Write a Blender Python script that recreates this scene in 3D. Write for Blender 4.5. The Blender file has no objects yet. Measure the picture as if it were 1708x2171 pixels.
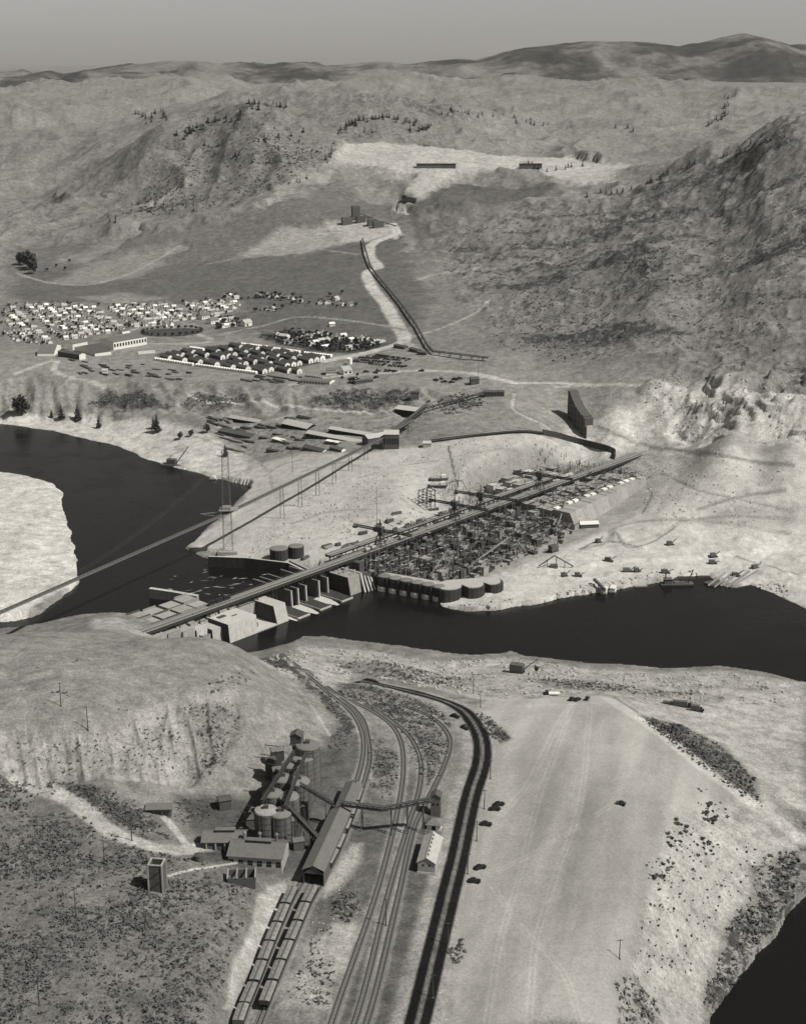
import bpy, math, random
import numpy as np
from mathutils import Vector, Matrix
random.seed(7)
RNG = np.random.default_rng(11)
SC = bpy.context.scene
COL = SC.collection
R = math.radians

# ---------------------------------------------------------------- camera, sky, sun, exposure
HC = 340.0                       # camera height above the river, metres
PITCH = math.atan((1085.5 - 130.0) / 3126.0)
FPX = 3126.0                     # focal length in pixels of the 1708 x 2171 working copy of the photo
cam_d = bpy.data.cameras.new('camera')
cam_d.sensor_fit = 'VERTICAL'
cam_d.sensor_height = 24.0
cam_d.lens = 24.0 * FPX / 2171.0
cam_d.clip_start = 1.0
cam_d.clip_end = 60000.0
cam = bpy.data.objects.new('camera', cam_d)
COL.objects.link(cam)
cam.location = (0, 0, HC)
cam.rotation_euler = (math.pi / 2 - PITCH, 0, 0)
SC.camera = cam

SUN_EL = R(51.0)
SHADOW = Vector((-0.90, 0.43, 0)).normalized()          # the way shadows fall
sun_az = math.atan2(-SHADOW.x, -SHADOW.y)               # where the sun stands, from +Y clockwise
world = bpy.data.worlds.new('World')
SC.world = world
world.use_nodes = True
wn = world.node_tree
for n in list(wn.nodes): wn.nodes.remove(n)
wo = wn.nodes.new('ShaderNodeOutputWorld')
wb = wn.nodes.new('ShaderNodeBackground')
ws = wn.nodes.new('ShaderNodeTexSky')
ws.sky_type = 'NISHITA'
ws.sun_disc = False
ws.sun_elevation = SUN_EL
ws.sun_rotation = sun_az
ws.altitude = 600
ws.air_density = 1.0
ws.dust_density = 1.2
bw = wn.nodes.new('ShaderNodeRGBToBW')                  # a black and white print: sky light without hue
tn = wn.nodes.new('ShaderNodeVectorMath'); tn.operation = 'SCALE'
tn.inputs[0].default_value = (1.0, 0.975, 0.925)
wn.links.new(ws.outputs[0], bw.inputs[0])
wn.links.new(bw.outputs[0], tn.inputs['Scale'])
wn.links.new(tn.outputs[0], wb.inputs['Color'])
wb.inputs['Strength'].default_value = 0.075
wn.links.new(wb.outputs[0], wo.inputs['Surface'])

sun_d = bpy.data.lights.new('sun', 'SUN')
sun_d.energy = 5.0
sun_d.angle = R(0.5)
sun_d.color = (1.0, 0.97, 0.92)
sun = bpy.data.objects.new('sun', sun_d)
COL.objects.link(sun)
sdir = Vector((SHADOW.x * math.cos(SUN_EL), SHADOW.y * math.cos(SUN_EL), -math.sin(SUN_EL)))
sun.rotation_euler = sdir.to_track_quat('-Z', 'Y').to_euler()
sun.location = (300, -100, 900)

vs = SC.view_settings
vs.view_transform = 'Standard'
vs.look = 'None'
vs.gamma = 1.0
vs.use_curve_mapping = False
vs.exposure = -0.02
SC.cycles.max_bounces = 5
SC.cycles.diffuse_bounces = 2
SC.cycles.glossy_bounces = 2
SC.cycles.volume_bounces = 0
SC.cycles.use_denoising = True

# ---------------------------------------------------------------- where a sight line meets the land
CT, ST = math.cos(PITCH), math.sin(PITCH)
def ray(u, v):
    x = (u - 854.0) / FPX; y = (v - 1085.5) / FPX
    return (x, CT - y * ST, -ST - y * CT)
def at(u, v, z):
    dx, dy, dz = ray(u, v)
    t = (z - HC) / dz
    return Vector((dx * t, dy * t, z))
def atD(u, v, D):
    dx, dy, dz = ray(u, v)
    t = D / dy
    return Vector((dx * t, D, HC + dz * t))

# ---------------------------------------------------------------- noise in numpy
def vnoise(x, y, seed=0):
    xi = np.floor(x).astype(np.int64); yi = np.floor(y).astype(np.int64)
    xf = x - xi; yf = y - yi
    def h(a, b):
        n = (a * 374761393 + b * 668265263 + seed * 974634777) & 0xFFFFFFFF
        n = ((n ^ (n >> 13)) * 1274126177) & 0xFFFFFFFF
        n = n ^ (n >> 16)
        return (n & 0xFFFF) / 65535.0
    u = xf * xf * xf * (xf * (xf * 6 - 15) + 10); w = yf * yf * yf * (yf * (yf * 6 - 15) + 10)
    a = h(xi, yi); b = h(xi + 1, yi); c = h(xi, yi + 1); d = h(xi + 1, yi + 1)
    return (a + (b - a) * u) * (1 - w) + (c + (d - c) * u) * w
def fbm(x, y, wave, octs=4, seed=0, gain=0.5):
    s = np.zeros_like(x); amp = 1.0; tot = 0.0; f = 1.0 / wave
    for k in range(octs):
        ca, sa = math.cos(0.6 * k + .3), math.sin(0.6 * k + .3)
        s += amp * (vnoise((x * ca - y * sa) * f, (x * sa + y * ca) * f, seed + k) * 2 - 1)
        tot += amp; amp *= gain; f *= 2.03
    return s / tot
def ridged(x, y, wave, octs=4, seed=0):
    s = np.zeros_like(x); amp = 1.0; tot = 0; f = 1.0 / wave
    for k in range(octs):
        ca, sa = math.cos(0.7 * k + .2), math.sin(0.7 * k + .2)
        n = 1 - np.abs(vnoise((x * ca - y * sa) * f, (x * sa + y * ca) * f, seed + k) * 2 - 1)
        s += amp * n * n; tot += amp; amp *= .5; f *= 2.1
    return s / tot
def sstep(a, b, x):
    t = np.clip((x - a) / (b - a), 0, 1)
    return t * t * (3 - 2 * t)
# ---------------------------------------------------------------- the lie of the land: heights read off the photograph
CP = '''
0 2171 62;250 2171 60;430 2171 58;0 2000 63;100 2050 63;400 2080 58;480 2040 56.5;200 1900 62;50 1800 62;350 1950 60;480 1940 56.5;300 1800 60;420 1800 54;520 1830 52;530 1890 53.5;-150 2000 64;-150 1700 64
500 2130 48;590 2130 48;560 2000 48;630 1960 48;610 1900 48;680 1850 48;700 1780 48;740 1650 48;775 1560 47;740 1480 44;650 1410 38;600 1388 33;640 1840 49
700 2130 47;660 2000 48;730 1870 48;760 2120 46;800 1950 46;850 1800 46;870 1650 45;850 1560 44;800 1500 42;780 1700 47
890 2120 45;960 1850 44;1010 1650 43;990 1540 42;900 1470 38;780 1445 34;930 1700 44
1000 2140 43;1200 2140 42;1100 1900 42;1300 1900 40;1100 1700 41;1250 1700 40;1380 1690 36;1150 1530 38;1280 1500 33;1050 1490 36;1375 1850 37;1320 2050 36;1290 2150 36;1450 1690 32;1200 1800 41;1000 2000 43
1490 1750 26;1560 1900 11;1450 1950 22;1400 2110 19;1500 2060 6;1640 1850 8;1660 1760 14;1600 1650 19;1500 1600 24;1400 1560 27;1650 1600 13;1670 1500 7;1500 1480 11;1400 1450 6;1250 1435 7;1300 1465 20;1450 1520 18;1560 1540 14;1800 1600 8;1800 1750 10
700 1395 9;800 1415 13;950 1430 11;1000 1462 23;860 1447 26;1100 1440 14;1200 1450 18;640 1390 12
60 1660 61;200 1720 60;120 1700 61;600 1800 50;560 1700 50;480 1700 52;400 1690 54;640 1600 50;690 1565 48.5;660 1680 49
50 1635 63;150 1655 61;250 1672 60;350 1672 57;450 1665 54;560 1640 51;650 1590 49;715 1545 47;700 1480 45.5
30 1545 76;110 1548 75;190 1545 74;285 1518 73;360 1500 73;430 1476 73;500 1460 70;560 1480 65;620 1505 58;660 1545 52
30 1440 79;200 1440 78;350 1420 75;450 1410 71;540 1430 64;600 1470 57
30 1345 71;100 1340 70;200 1348 68;300 1352 66;400 1350 63;480 1362 58;540 1392 52;580 1420 48;640 1450 44.5;-120 1345 74;-120 1440 80;-120 1545 78
60 1100 3;60 1200 4.5;40 1050 2;100 1280 3.5;-80 1100 4;-80 1250 6;0 1290 5
35 885 3;200 900 3;300 930 4;400 960 5;520 1000 5;560 1025 8;600 1060 12;520 1120 6;450 1158 2;600 1150 6;700 1150 8;650 1080 12;750 1020 21;850 940 31;850 1030 22;850 1100 12;1000 940 36;1150 940 30;1190 925 27;1000 1020 23;1150 1000 20;1000 1070 15;750 1090 11
890 880 39;800 870 37;700 880 33;600 900 25;500 900 17;650 950 21;560 960 11;780 960 28
-50 800 29;50 800 30;150 805 30;300 815 30;450 815 34;600 820 38;750 830 42;900 820 46;-50 860 11;50 860 11;150 860 12;250 868 14;350 865 20;450 860 26;550 862 30
100 740 33;300 760 34;500 760 38;700 770 44;850 770 48;400 700 36;200 700 35;600 700 42;800 700 50;-60 740 32;50 650 38;250 650 38;450 640 42;-60 650 37
900 740 52;1000 740 56;1100 780 54;1050 830 48;1200 830 45;1250 780 58;1300 860 45;1210 915 28;1000 860 43;1120 870 42
100 590 45;300 590 48;500 590 54;700 590 62;800 620 62;100 540 52;350 540 60;600 540 66;780 540 74;100 480 70;300 480 80;500 480 88;700 490 88;820 480 95;-60 540 50;-60 440 84
1340 1000 15;1360 1050 12;1330 1100 8;1250 1112 6;1280 935 24;1230 960 12;1180 960 18;1350 940 20;1300 900 34;1440 930 32;1450 870 46;1450 985 22
1100 1200 4;1200 1180 5;1300 1150 6;1400 1150 6;1550 1150 6;1400 1200 4;1150 1240 3;1300 1210 3;1600 1200 3;900 1150 2;1000 1130 2;1100 1080 4;950 1100 5;820 1180 2;1040 1240 3
'''
CD = '''
100 400 3060;300 400 2745;450 380 2650;500 300 2755;540 215 3000;430 260 2950;370 290 2900;620 230 3050;300 340 2850;450 340 2780;600 300 2800;650 350 2650;600 420 2480;760 246 3050;850 240 3150;960 232 3250;700 290 2900;800 312 2850;1000 320 2850;1250 345 2800;950 360 2700;900 400 2560;850 440 2450;1000 400 2560;1100 420 2480;1000 470 2300;1150 370 2680;700 400 2560;-60 380 3100
1100 280 3600;1400 280 3600;1500 230 4200;1200 220 4300;1600 250 4000;900 200 4600;1300 180 5000;1600 180 5000;1000 178 5000;700 176 5200;500 182 5000;300 170 5000;100 176 5000;300 230 4200;100 250 3900;200 300 3400;60 330 3250;350 200 4600;-80 200 4600;1780 190 5000
1670 270 2100;1550 325 2250;1450 360 2350;1350 400 2400;1250 420 2400;1670 400 1850;1670 500 1650;1670 600 1500;1670 700 1400;1670 800 1290;1670 870 1200;1500 450 2000;1500 550 1760;1400 520 1800;1300 545 1850;1400 610 1610;1500 650 1540;1500 750 1390;1300 650 1640;1300 730 1480;1150 650 1700;1150 550 1970;1050 600 1850;1000 680 1620;1050 740 1480;1400 800 1330;1500 820 1290;1150 480 2170;1250 480 2150;950 560 2020;950 500 2230;1850 300 2000;1850 500 1600;1850 700 1380;1850 860 1180
1550 860 1230;1550 930 1140;1670 950 1110;1450 1050 1085;1400 1100 1050;1600 1000 1110;1600 1070 1060;1500 1100 1050;1650 1130 1035;1800 1000 1090;1800 1130 1030;1400 860 1285
'''
CX = [(-240,760,20),(-165,768,37),(-190,772,30),(-120,745,20),(-80,740,18),(-250,800,3),(-60,735,22),(-30,740,14),(-200,720,52),(-280,760,30),(-130,780,14),
      (0,6000,250),(1500,6000,250),(-1500,6000,250),(-1200,3500,200),(1200,3500,230),(0,300,48),(-200,300,70),(200,300,30)]
P = []
for tok in CP.replace('\n', ';').split(';'):
    if tok.strip():
        u, v, z = map(float, tok.split()); P.append(at(u, v, z))
for tok in CD.replace('\n', ';').split(';'):
    if tok.strip():
        u, v, D = map(float, tok.split()); P.append(atD(u, v, D))
for x, y, z in CX: P.append(Vector((x, y, z)))
P = np.array([tuple(p) for p in P])
def warp(X, Y): return np.stack([X / Y, 0.42 * np.log(Y)], -1)
Wp = warp(P[:, 0], P[:, 1])
CC = 0.016
def kern(r2): return np.sqrt(r2 + CC * CC)
r2 = ((Wp[:, None] - Wp[None]) ** 2).sum(-1)
n = len(P)
A = np.zeros((n + 3, n + 3))
A[:n, :n] = kern(r2) - np.eye(n) * 0.0015
A[:n, n] = 1; A[n, :n] = 1
A[:n, n + 1:] = Wp; A[n + 1:, :n] = Wp.T
coef = np.linalg.solve(A, np.concatenate([P[:, 2], np.zeros(3)]))

AZ = np.concatenate([np.linspace(-0.8, -0.355, 26)[:-1], np.linspace(-0.355, 0.355, 610), np.linspace(0.355, 0.8, 26)[1:]])
YR = np.concatenate([np.exp(np.linspace(math.log(180), math.log(345), 40))[:-1],
                     np.exp(np.linspace(math.log(345), math.log(1450), 820))[:-1],
                     np.exp(np.linspace(math.log(1450), math.log(3300), 300))[:-1],
                     np.exp(np.linspace(math.log(3300), math.log(5600), 70))[:-1],
                     np.exp(np.linspace(math.log(5600), math.log(40000), 24))])
NC, NR = len(AZ), len(YR)
GY = np.repeat(YR[:, None], NC, 1); GX = AZ[None, :] * GY
def rbf(X, Y):
    out = np.empty(X.size); W = warp(X.ravel(), Y.ravel())
    for i in range(0, X.size, 20000):
        w = W[i:i + 20000]
        d2 = (w[:, None, 0] - Wp[None, :, 0]) ** 2 + (w[:, None, 1] - Wp[None, :, 1]) ** 2
        out[i:i + 20000] = kern(d2) @ coef[:n] + coef[n] + w @ coef[n + 1:]
    return out.reshape(X.shape)
# evaluate on every second row and column, then interpolate
ri = np.unique(np.concatenate([np.arange(0, NR, 3), [NR - 1]])); ci = np.unique(np.concatenate([np.arange(0, NC, 3), [NC - 1]]))
Zc = rbf(GX[np.ix_(ri, ci)], GY[np.ix_(ri, ci)])
Zr = np.array([np.interp(np.arange(NC), ci, row) for row in Zc])
GZ = np.array([np.interp(np.arange(NR), ri, Zr[:, j]) for j in range(NC)]).T.copy()
far = sstep(5200, 6000, GY)
GZ = GZ * (1 - far) + 235 * far

def hgt(X, Y, G=None):
    G = GZ if G is None else G
    X = np.asarray(X, float); Y = np.asarray(Y, float)
    fi = np.clip(np.interp(Y, YR, np.arange(NR)), 0, NR - 1.001); fj = np.clip(np.interp(X / Y, AZ, np.arange(NC)), 0, NC - 1.001)
    i = fi.astype(int); j = fj.astype(int); a = fi - i; b = fj - j
    return (G[i, j] * (1 - a) * (1 - b) + G[i + 1, j] * a * (1 - b) + G[i, j + 1] * (1 - a) * b + G[i + 1, j + 1] * a * b)
YS = np.exp(np.linspace(math.log(300), math.log(6500), 1600))
def gp(u, v):
    dx, dy, dz = ray(u, v)
    t = YS / dy
    X = dx * t; Z = HC + dz * t
    d = Z - hgt(X, YS)
    k = np.nonzero(d < 0)[0]
    if len(k) == 0: return Vector((X[-1], YS[-1], hgt(X[-1], YS[-1])))
    k = k[0]
    if k == 0: return Vector((X[0], YS[0], float(hgt(X[0], YS[0]))))
    f = d[k - 1] / (d[k - 1] - d[k])
    Y = YS[k - 1] + (YS[k] - YS[k - 1]) * f
    x = dx * Y / dy
    return Vector((x, Y, float(hgt(x, Y))))

# ---------------------------------------------------------------- outlines on the ground
def inside(px, py, poly):
    c = np.zeros(px.shape, bool); m = len(poly)
    for i in range(m):
        x1, y1 = poly[i]; x2, y2 = poly[(i + 1) % m]
        if y1 == y2: continue
        k = ((y1 > py) != (y2 > py)) & (px < (x2 - x1) * (py - y1) / (y2 - y1) + x1)
        c ^= k
    return c
def segdist(px, py, pts, closed):
    d = np.full(px.shape, 1e9); m = len(pts)
    for i in range(m if closed else m - 1):
        x1, y1 = pts[i]; x2, y2 = pts[(i + 1) % m]
        vx, vy = x2 - x1, y2 - y1; L = vx * vx + vy * vy + 1e-9
        t = np.clip(((px - x1) * vx + (py - y1) * vy) / L, 0, 1)
        d = np.minimum(d, np.hypot(px - x1 - t * vx, py - y1 - t * vy))
    return d
FX, FY = GX.ravel(), GY.ravel()
WNX = fbm(FX, FY, 26, 3, 5); WNY = fbm(FX, FY, 26, 3, 9)
def sel(pts, pad):
    p = np.array(pts); lo = p.min(0) - pad; hi = p.max(0) + pad
    return np.nonzero((FX > lo[0]) & (FX < hi[0]) & (FY > lo[1]) & (FY < hi[1]))[0]
def zone(px, soft=4.0, rough=3.0, z=None):
    """soft edged cover of the outline px (photo pixels, laid on the land), one value per ground vertex"""
    pts = [tuple((gp(u, v) if z is None else at(u, v, z)).xy) for u, v in px]
    m = np.zeros(FX.shape)
    k = sel(pts, soft + rough)
    sc = np.clip(FY[k] / 900.0, .5, 4)
    x = FX[k] + WNX[k] * rough * sc; y = FY[k] + WNY[k] * rough * sc
    d = segdist(x, y, pts, True); s = np.where(inside(x, y, pts), d, -d)
    m[k] = sstep(-soft, soft, s / sc)
    return m
def sdist(pts, pad):
    m = np.full(FX.shape, -1e3); k = sel(pts, pad)
    d = segdist(FX[k], FY[k], pts, True); m[k] = np.where(inside(FX[k], FY[k], pts), d, -d)
    return m
def line(px, width, soft=1.0, rough=.6, world=False):
    pts = px if world else [tuple(gp(u, v).xy) for u, v in px]
    m = np.zeros(FX.shape); k = sel(pts, width + soft + 3)
    x = FX[k] + WNX[k] * rough; y = FY[k] + WNY[k] * rough
    m[k] = 1 - sstep(width / 2 - soft, width / 2 + soft, segdist(x, y, pts, False))
    return m
def smooth(px, n=6):
    p = np.array(px, float); p = np.vstack([2 * p[0] - p[1], p, 2 * p[-1] - p[-2]]); out = []
    for i in range(1, len(p) - 2):
        for t in np.linspace(0, 1, n, endpoint=False):
            a, b, c, d = p[i - 1], p[i], p[i + 1], p[i + 2]
            out.append(.5 * (2 * b + (c - a) * t + (2 * a - 5 * b + 4 * c - d) * t * t + (3 * b - a - 3 * c + d) * t ** 3))
    out.append(p[-2])
    return [tuple(q) for q in out]

RIVER = [(-150,885),(35,902),(110,913),(190,932),(250,945),(300,968),(350,985),(400,997),(440,1008),(480,1018),(530,1030),(533,1045),(510,1065),(490,1085),(450,1115),(420,1140),(395,1162),(430,1180),(480,1192),(520,1200),(600,1205),(680,1205),(720,1210),(745,1215),(785,1222),(805,1226),(870,1244),(918,1256),(938,1284),(960,1291),(1000,1296),(1060,1293),(1130,1280),(1200,1265),(1250,1258),(1330,1245),(1400,1235),(1440,1221),(1500,1221),(1530,1240),(1560,1245),(1591,1238),(1640,1258),(1673,1274),(1850,1350),
(1850,1490),(1670,1448),(1600,1430),(1520,1420),(1400,1425),(1300,1415),(1200,1413),(1110,1410),(1080,1394),(1060,1404),(1000,1405),(900,1395),(830,1385),(760,1375),(690,1365),(640,1368),(605,1388),(560,1400),(500,1400),(400,1390),(330,1345),(290,1325),(170,1328),(100,1345),(-150,1345),(-150,1330),(35,1316),(70,1308),(130,1270),(165,1235),(160,1180),(150,1130),(130,1075),(135,1045),(110,1025),(60,1010),(35,1005),(-150,985)]
POND = [(1508,2150),(1530,2120),(1560,2070),(1600,2020),(1640,1980),(1665,1940),(1720,1880),(1850,1800),(1850,2300),(1470,2300)]
rp = [tuple(at(u, v, 0).xy) for u, v in RIVER]; pp = [tuple(at(u, v, 0).xy) for u, v in POND]
dw = np.maximum(sdist(rp, 60), sdist(pp, 60)) + fbm(FX, FY, 14, 3, 3) * 2.2
BASE = GZ.ravel()
BASE = np.where(dw > 0, -np.minimum(3.0, dw * .35), np.maximum(BASE, np.minimum(0.25 + -dw * .12, 2.5)))
GZ = BASE.reshape(NR, NC)
# ---------------------------------------------------------------- what covers the land: albedo, scrub cover, relief
ALB = np.full(FX.shape, .185); SCR = np.full(FX.shape, .18); REL = np.full(FX.shape, .5)
fary = sstep(3100, 3900, FY)
ALB += .0 * fary; SCR -= .06 * fary
MOT = np.full(FX.shape, 1.0)
str_ = fbm(FX * .35 + FY * .2, FY * 1.2, 160, 4, 44); ALB *= 1 + .16 * str_ * sstep(1500, 2200, FY)
ZONES = [
 # outline, albedo, scrub cover, relief, softness
 ([(340,300),(430,250),(540,205),(640,215),(720,240),(700,300),(720,340),(640,400),(560,450),(420,480),(200,500),(35,520),(35,430),(200,400)], .165,.36,.9,18),
 ([(700,290),(760,240),(960,225),(1100,240),(1000,300),(800,305),(720,320)], .175,.36,.9,18),
 ([(35,560),(200,540),(400,520),(620,545),(760,510),(850,500),(880,560),(900,640),(850,740),(700,710),(480,700),(520,640),(35,645)], .11,.16,.15,10),
 ([(35,530),(300,500),(500,470),(640,400),(720,352),(760,420),(850,442),(870,480),(760,510),(500,550),(35,575)], .13,.3,.35,9),
 ([(190,560),(380,520),(390,527),(290,590),(150,605),(100,600)], .20,.1,.1,6),
 ([(170,630),(260,620),(350,632),(260,645)], .2,.1,.1,6),
 ([(500,546),(600,484),(690,485),(718,520),(640,538)], .27,.03,.2,4),
 ([(718,520),(690,485),(700,478),(790,470),(830,488),(835,498),(790,512)], .34,.12,.3,4),
 ([(300,440),(390,400),(390,410),(330,445)], .3,.05,.2,6),
 ([(100,560),(230,520),(340,470),(300,500),(180,560)], .2,.2,.2,8),
 ([(745,303),(800,304),(900,308),(1050,325),(1200,330),(1330,345),(1290,378),(1210,384),(1150,366),(1000,360),(960,372),(905,415),(855,424),(878,372),(780,352),(680,350)], .36,.04,.25,6),
 ([(560,430),(680,350),(720,345),(640,410),(570,450)], .25,.1,.3,8),
 ([(860,430),(905,418),(965,372),(1180,385),(1150,410),(1050,450),(900,500),(860,470)], .095,.2,.4,4),
 ([(930,460),(1100,440),(1350,400),(1560,315),(1760,230),(1800,820),(1500,800),(1300,760),(1100,740),(1000,660),(920,560)], .175,.34,1.8,16),
 ([(1030,690),(1060,600),(1180,580),(1320,640),(1330,760),(1180,770),(1060,740)], .165,.36,1.4,18),
 ([(1270,545),(1380,520),(1450,530),(1440,620),(1330,640)], .155,.42,1.4,16),
 ([(1560,440),(1800,380),(1800,640),(1640,600),(1580,520)], .21,.38,2.0,12),
 ([(900,750),(1000,752),(1150,775),(1260,790),(1400,820),(1400,900),(1250,900),(1100,910),(960,900),(920,850),(900,800)], .21,.12,.3,8),
 ([(1090,840),(1230,835),(1330,860),(1290,905),(1130,910)], .22,.14,.2,6),
 ([(-60,745),(150,735),(300,728),(560,715),(850,735),(930,760),(1010,790),(900,812),(620,815),(300,800),(-60,800)], .21,.1,.15,6),
 ([(-60,640),(510,638),(520,660),(380,700),(180,730),(-60,735)], .17,.1,.05,5),
 ([(540,712),(620,700),(830,728),(780,750),(640,745)], .065,.2,.05,4),
 ([(322,752),(430,735),(508,727),(705,752),(700,762),(640,778),(550,794),(430,778)], .06,.1,.04,3),
 ([(440,695),(520,680),(560,700),(470,705)], .13,.3,.05,4),
 ([(-60,800),(300,802),(640,818),(900,822),(980,850),(900,885),(640,880),(350,880),(-60,880)], .21,.3,.9,6),
 ([(180,855),(230,825),(300,825),(365,862),(300,868)], .15,.55,.5,4),
 ([(380,860),(420,828),(520,832),(530,850),(440,866)], .16,.5,.4,4),
 ([(640,850),(720,825),(860,825),(880,850),(760,866)], .17,.5,.5,5),
 ([(420,880),(640,885),(800,870),(880,880),(830,930),(760,955),(640,960),(560,975),(480,960),(440,920)], .22,.35,.3,5),
 ([(-100,872),(150,872),(300,890),(440,920),(520,975),(545,1020),(530,1060),(480,1030),(350,990),(190,935),(-100,900)], .42,.06,.25,4),
 ([(540,985),(640,962),(780,962),(900,940),(1100,918),(1190,925),(1220,960),(1200,990),(1050,1060),(800,1150),(700,1200),(520,1205),(390,1160),(530,1050)], .38,.04,.35,4),
 ([(900,990),(1000,950),(1150,930),(1190,960),(1080,1010),(950,1060)], .33,.05,.3,6),
 ([(1200,900),(1330,870),(1400,815),(1500,810),(1600,830),(1800,840),(1800,1150),(1600,1140),(1400,1130),(1240,1130),(1210,960)], .42,.05,.7,6),
 ([(1500,930),(1560,905),(1640,915),(1670,950),(1600,965),(1520,955)], .3,.2,.5,5),
 ([(1440,1105),(1560,1070),(1700,1080),(1700,1110),(1580,1120)], .34,.1,.3,6),
 ([(980,1250),(1060,1200),(1200,1130),(1330,1105),(1500,1118),(1800,1130),(1800,1330),(1670,1280),(1590,1245),(1440,1225),(1250,1262),(1060,1300),(940,1295),(930,1250)], .44,.04,.2,4),
 ([(-150,980),(60,1005),(140,1040),(170,1200),(165,1240),(60,1320),(-150,1340)], .46,.03,.15,4),
 ([(180,1345),(200,1312),(250,1308),(300,1330),(320,1350)], .3,.1,1.5,4),
 ([(-150,1640),(150,1660),(280,1690),(420,1680),(520,1700),(620,1640),(690,1560),(730,1520),(640,1440),(560,1395),(480,1355),(200,1335),(-150,1300)], .215,.09,.5,5),
 ([(-150,1545),(190,1548),(285,1518),(430,1476),(510,1470),(470,1560),(400,1660),(200,1655),(-150,1640)], .27,.12,1.2,6),
 ([(400,1500),(500,1480),(520,1560),(480,1640),(380,1660),(420,1580)], .20,.2,.9,8),
 ([(540,1395),(640,1368),(760,1378),(900,1398),(1080,1395),(1200,1413),(1400,1425),(1520,1420),(1700,1450),(1700,1520),(1500,1500),(1290,1475),(1030,1485),(960,1470),(780,1440),(700,1460)], .32,.34,.9,4),
 ([(690,1400),(780,1400),(900,1420),(1010,1440),(980,1462),(860,1448),(760,1430)], .22,.4,.5,4),
 ([(1100,1440),(1200,1438),(1380,1462),(1500,1470),(1330,1474),(1200,1462)], .22,.4,.4,4),
 ([(545,1395),(600,1392),(700,1470),(760,1530),(740,1620),(690,1580),(720,1540),(640,1450)], .16,.55,.4,4),
 ([(700,1470),(780,1445),(900,1480),(960,1520),(960,1600),(920,1700),(880,1640),(860,1580),(800,1510)], .17,.5,.5,4),
 ([(690,1575),(760,1560),(850,1600),(930,1720),(960,1800),(860,2200),(690,2200),(640,1850),(660,1700)], .105,.2,.25,5),
 ([(780,1545),(850,1600),(850,1680),(820,1700),(775,1660)], .15,.4,.2,4),
 ([(860,2200),(960,1800),(1000,1650),(990,1560),(950,1520),(880,1480),(900,1475),(960,1488),(1040,1560),(1050,1650),(960,2000),(920,2200)], .21,.08,.1,4),
 ([(940,2200),(975,1850),(1035,1640),(1040,1560),(1000,1500),(1040,1482),(1290,1478),(1400,1560),(1640,1740),(1640,1790),(1500,1700),(1420,1740),(1390,1850),(1330,2030),(1330,2200)], .30,.0,.06,5),
 ([(1000,1506),(1045,1525),(1087,1568),(1060,1580),(1032,1560)], .13,.55,.2,3),
 ([(1400,1700),(1500,1690),(1700,1780),(1700,1850),(1600,1830),(1580,1900),(1530,1960),(1500,2060),(1480,2200),(1310,2200),(1340,2020),(1390,1850)], .33,.14,.7,5),
 ([(1290,1480),(1500,1490),(1700,1500),(1700,1790),(1560,1690),(1420,1580)], .33,.14,.35,5),
 ([(1340,1512),(1440,1535),(1530,1585),(1600,1650),(1625,1720),(1560,1685),(1480,1625),(1390,1555)], .16,.5,.3,4),
 ([(1640,1700),(1720,1720),(1720,1780),(1660,1750)], .2,.4,.3,4),
 ([(1720,1780),(1600,1825),(1590,1900),(1545,1940),(1540,2000),(1500,2060),(1485,2140),(1480,2200),(1560,2200),(1580,2070),(1640,1990),(1720,1900)], .2,.5,.4,4),
 ([(1300,2080),(1345,2060),(1400,2140),(1400,2200),(1310,2200)], .24,.4,.3,4),
 ([(-150,1640),(60,1655),(200,1710),(330,1790),(420,1800),(500,1830),(560,1860),(545,1920),(530,2010),(480,2130),(480,2220),(-150,2220)], .15,.26,.4,5),
 ([(-150,1628),(150,1655),(290,1700),(380,1780),(300,1785),(150,1690),(-150,1650)], .16,.5,.3,5),
 ([(380,1690),(520,1690),(640,1600),(720,1590),(700,1700),(640,1840),(560,1860),(430,1820)], .085,.2,.25,6),
 ([(535,1960),(545,1900),(570,1880),(605,1868),(610,1900),(560,2010),(500,2140),(470,2140)], .33,.10,.6,2),
 ([(690,1860),(745,1790),(770,1790),(760,1830),(720,1880),(690,1900)], .34,.05,.25,4),
 ([(590,2140),(650,1990),(700,1960),(760,1950),(745,2010),(700,2140)], .30,.18,1.0,5),
 ([(700,1900),(760,1895),(770,1930),(740,1960),(700,1940)], .13,.4,2.2,4),
]
for px, a, s, r, soft in ZONES:
    m = zone(px, soft, soft * 1.1)
    ALB += (a - ALB) * m; SCR += (s - SCR) * m; REL += (r - REL) * m

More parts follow.
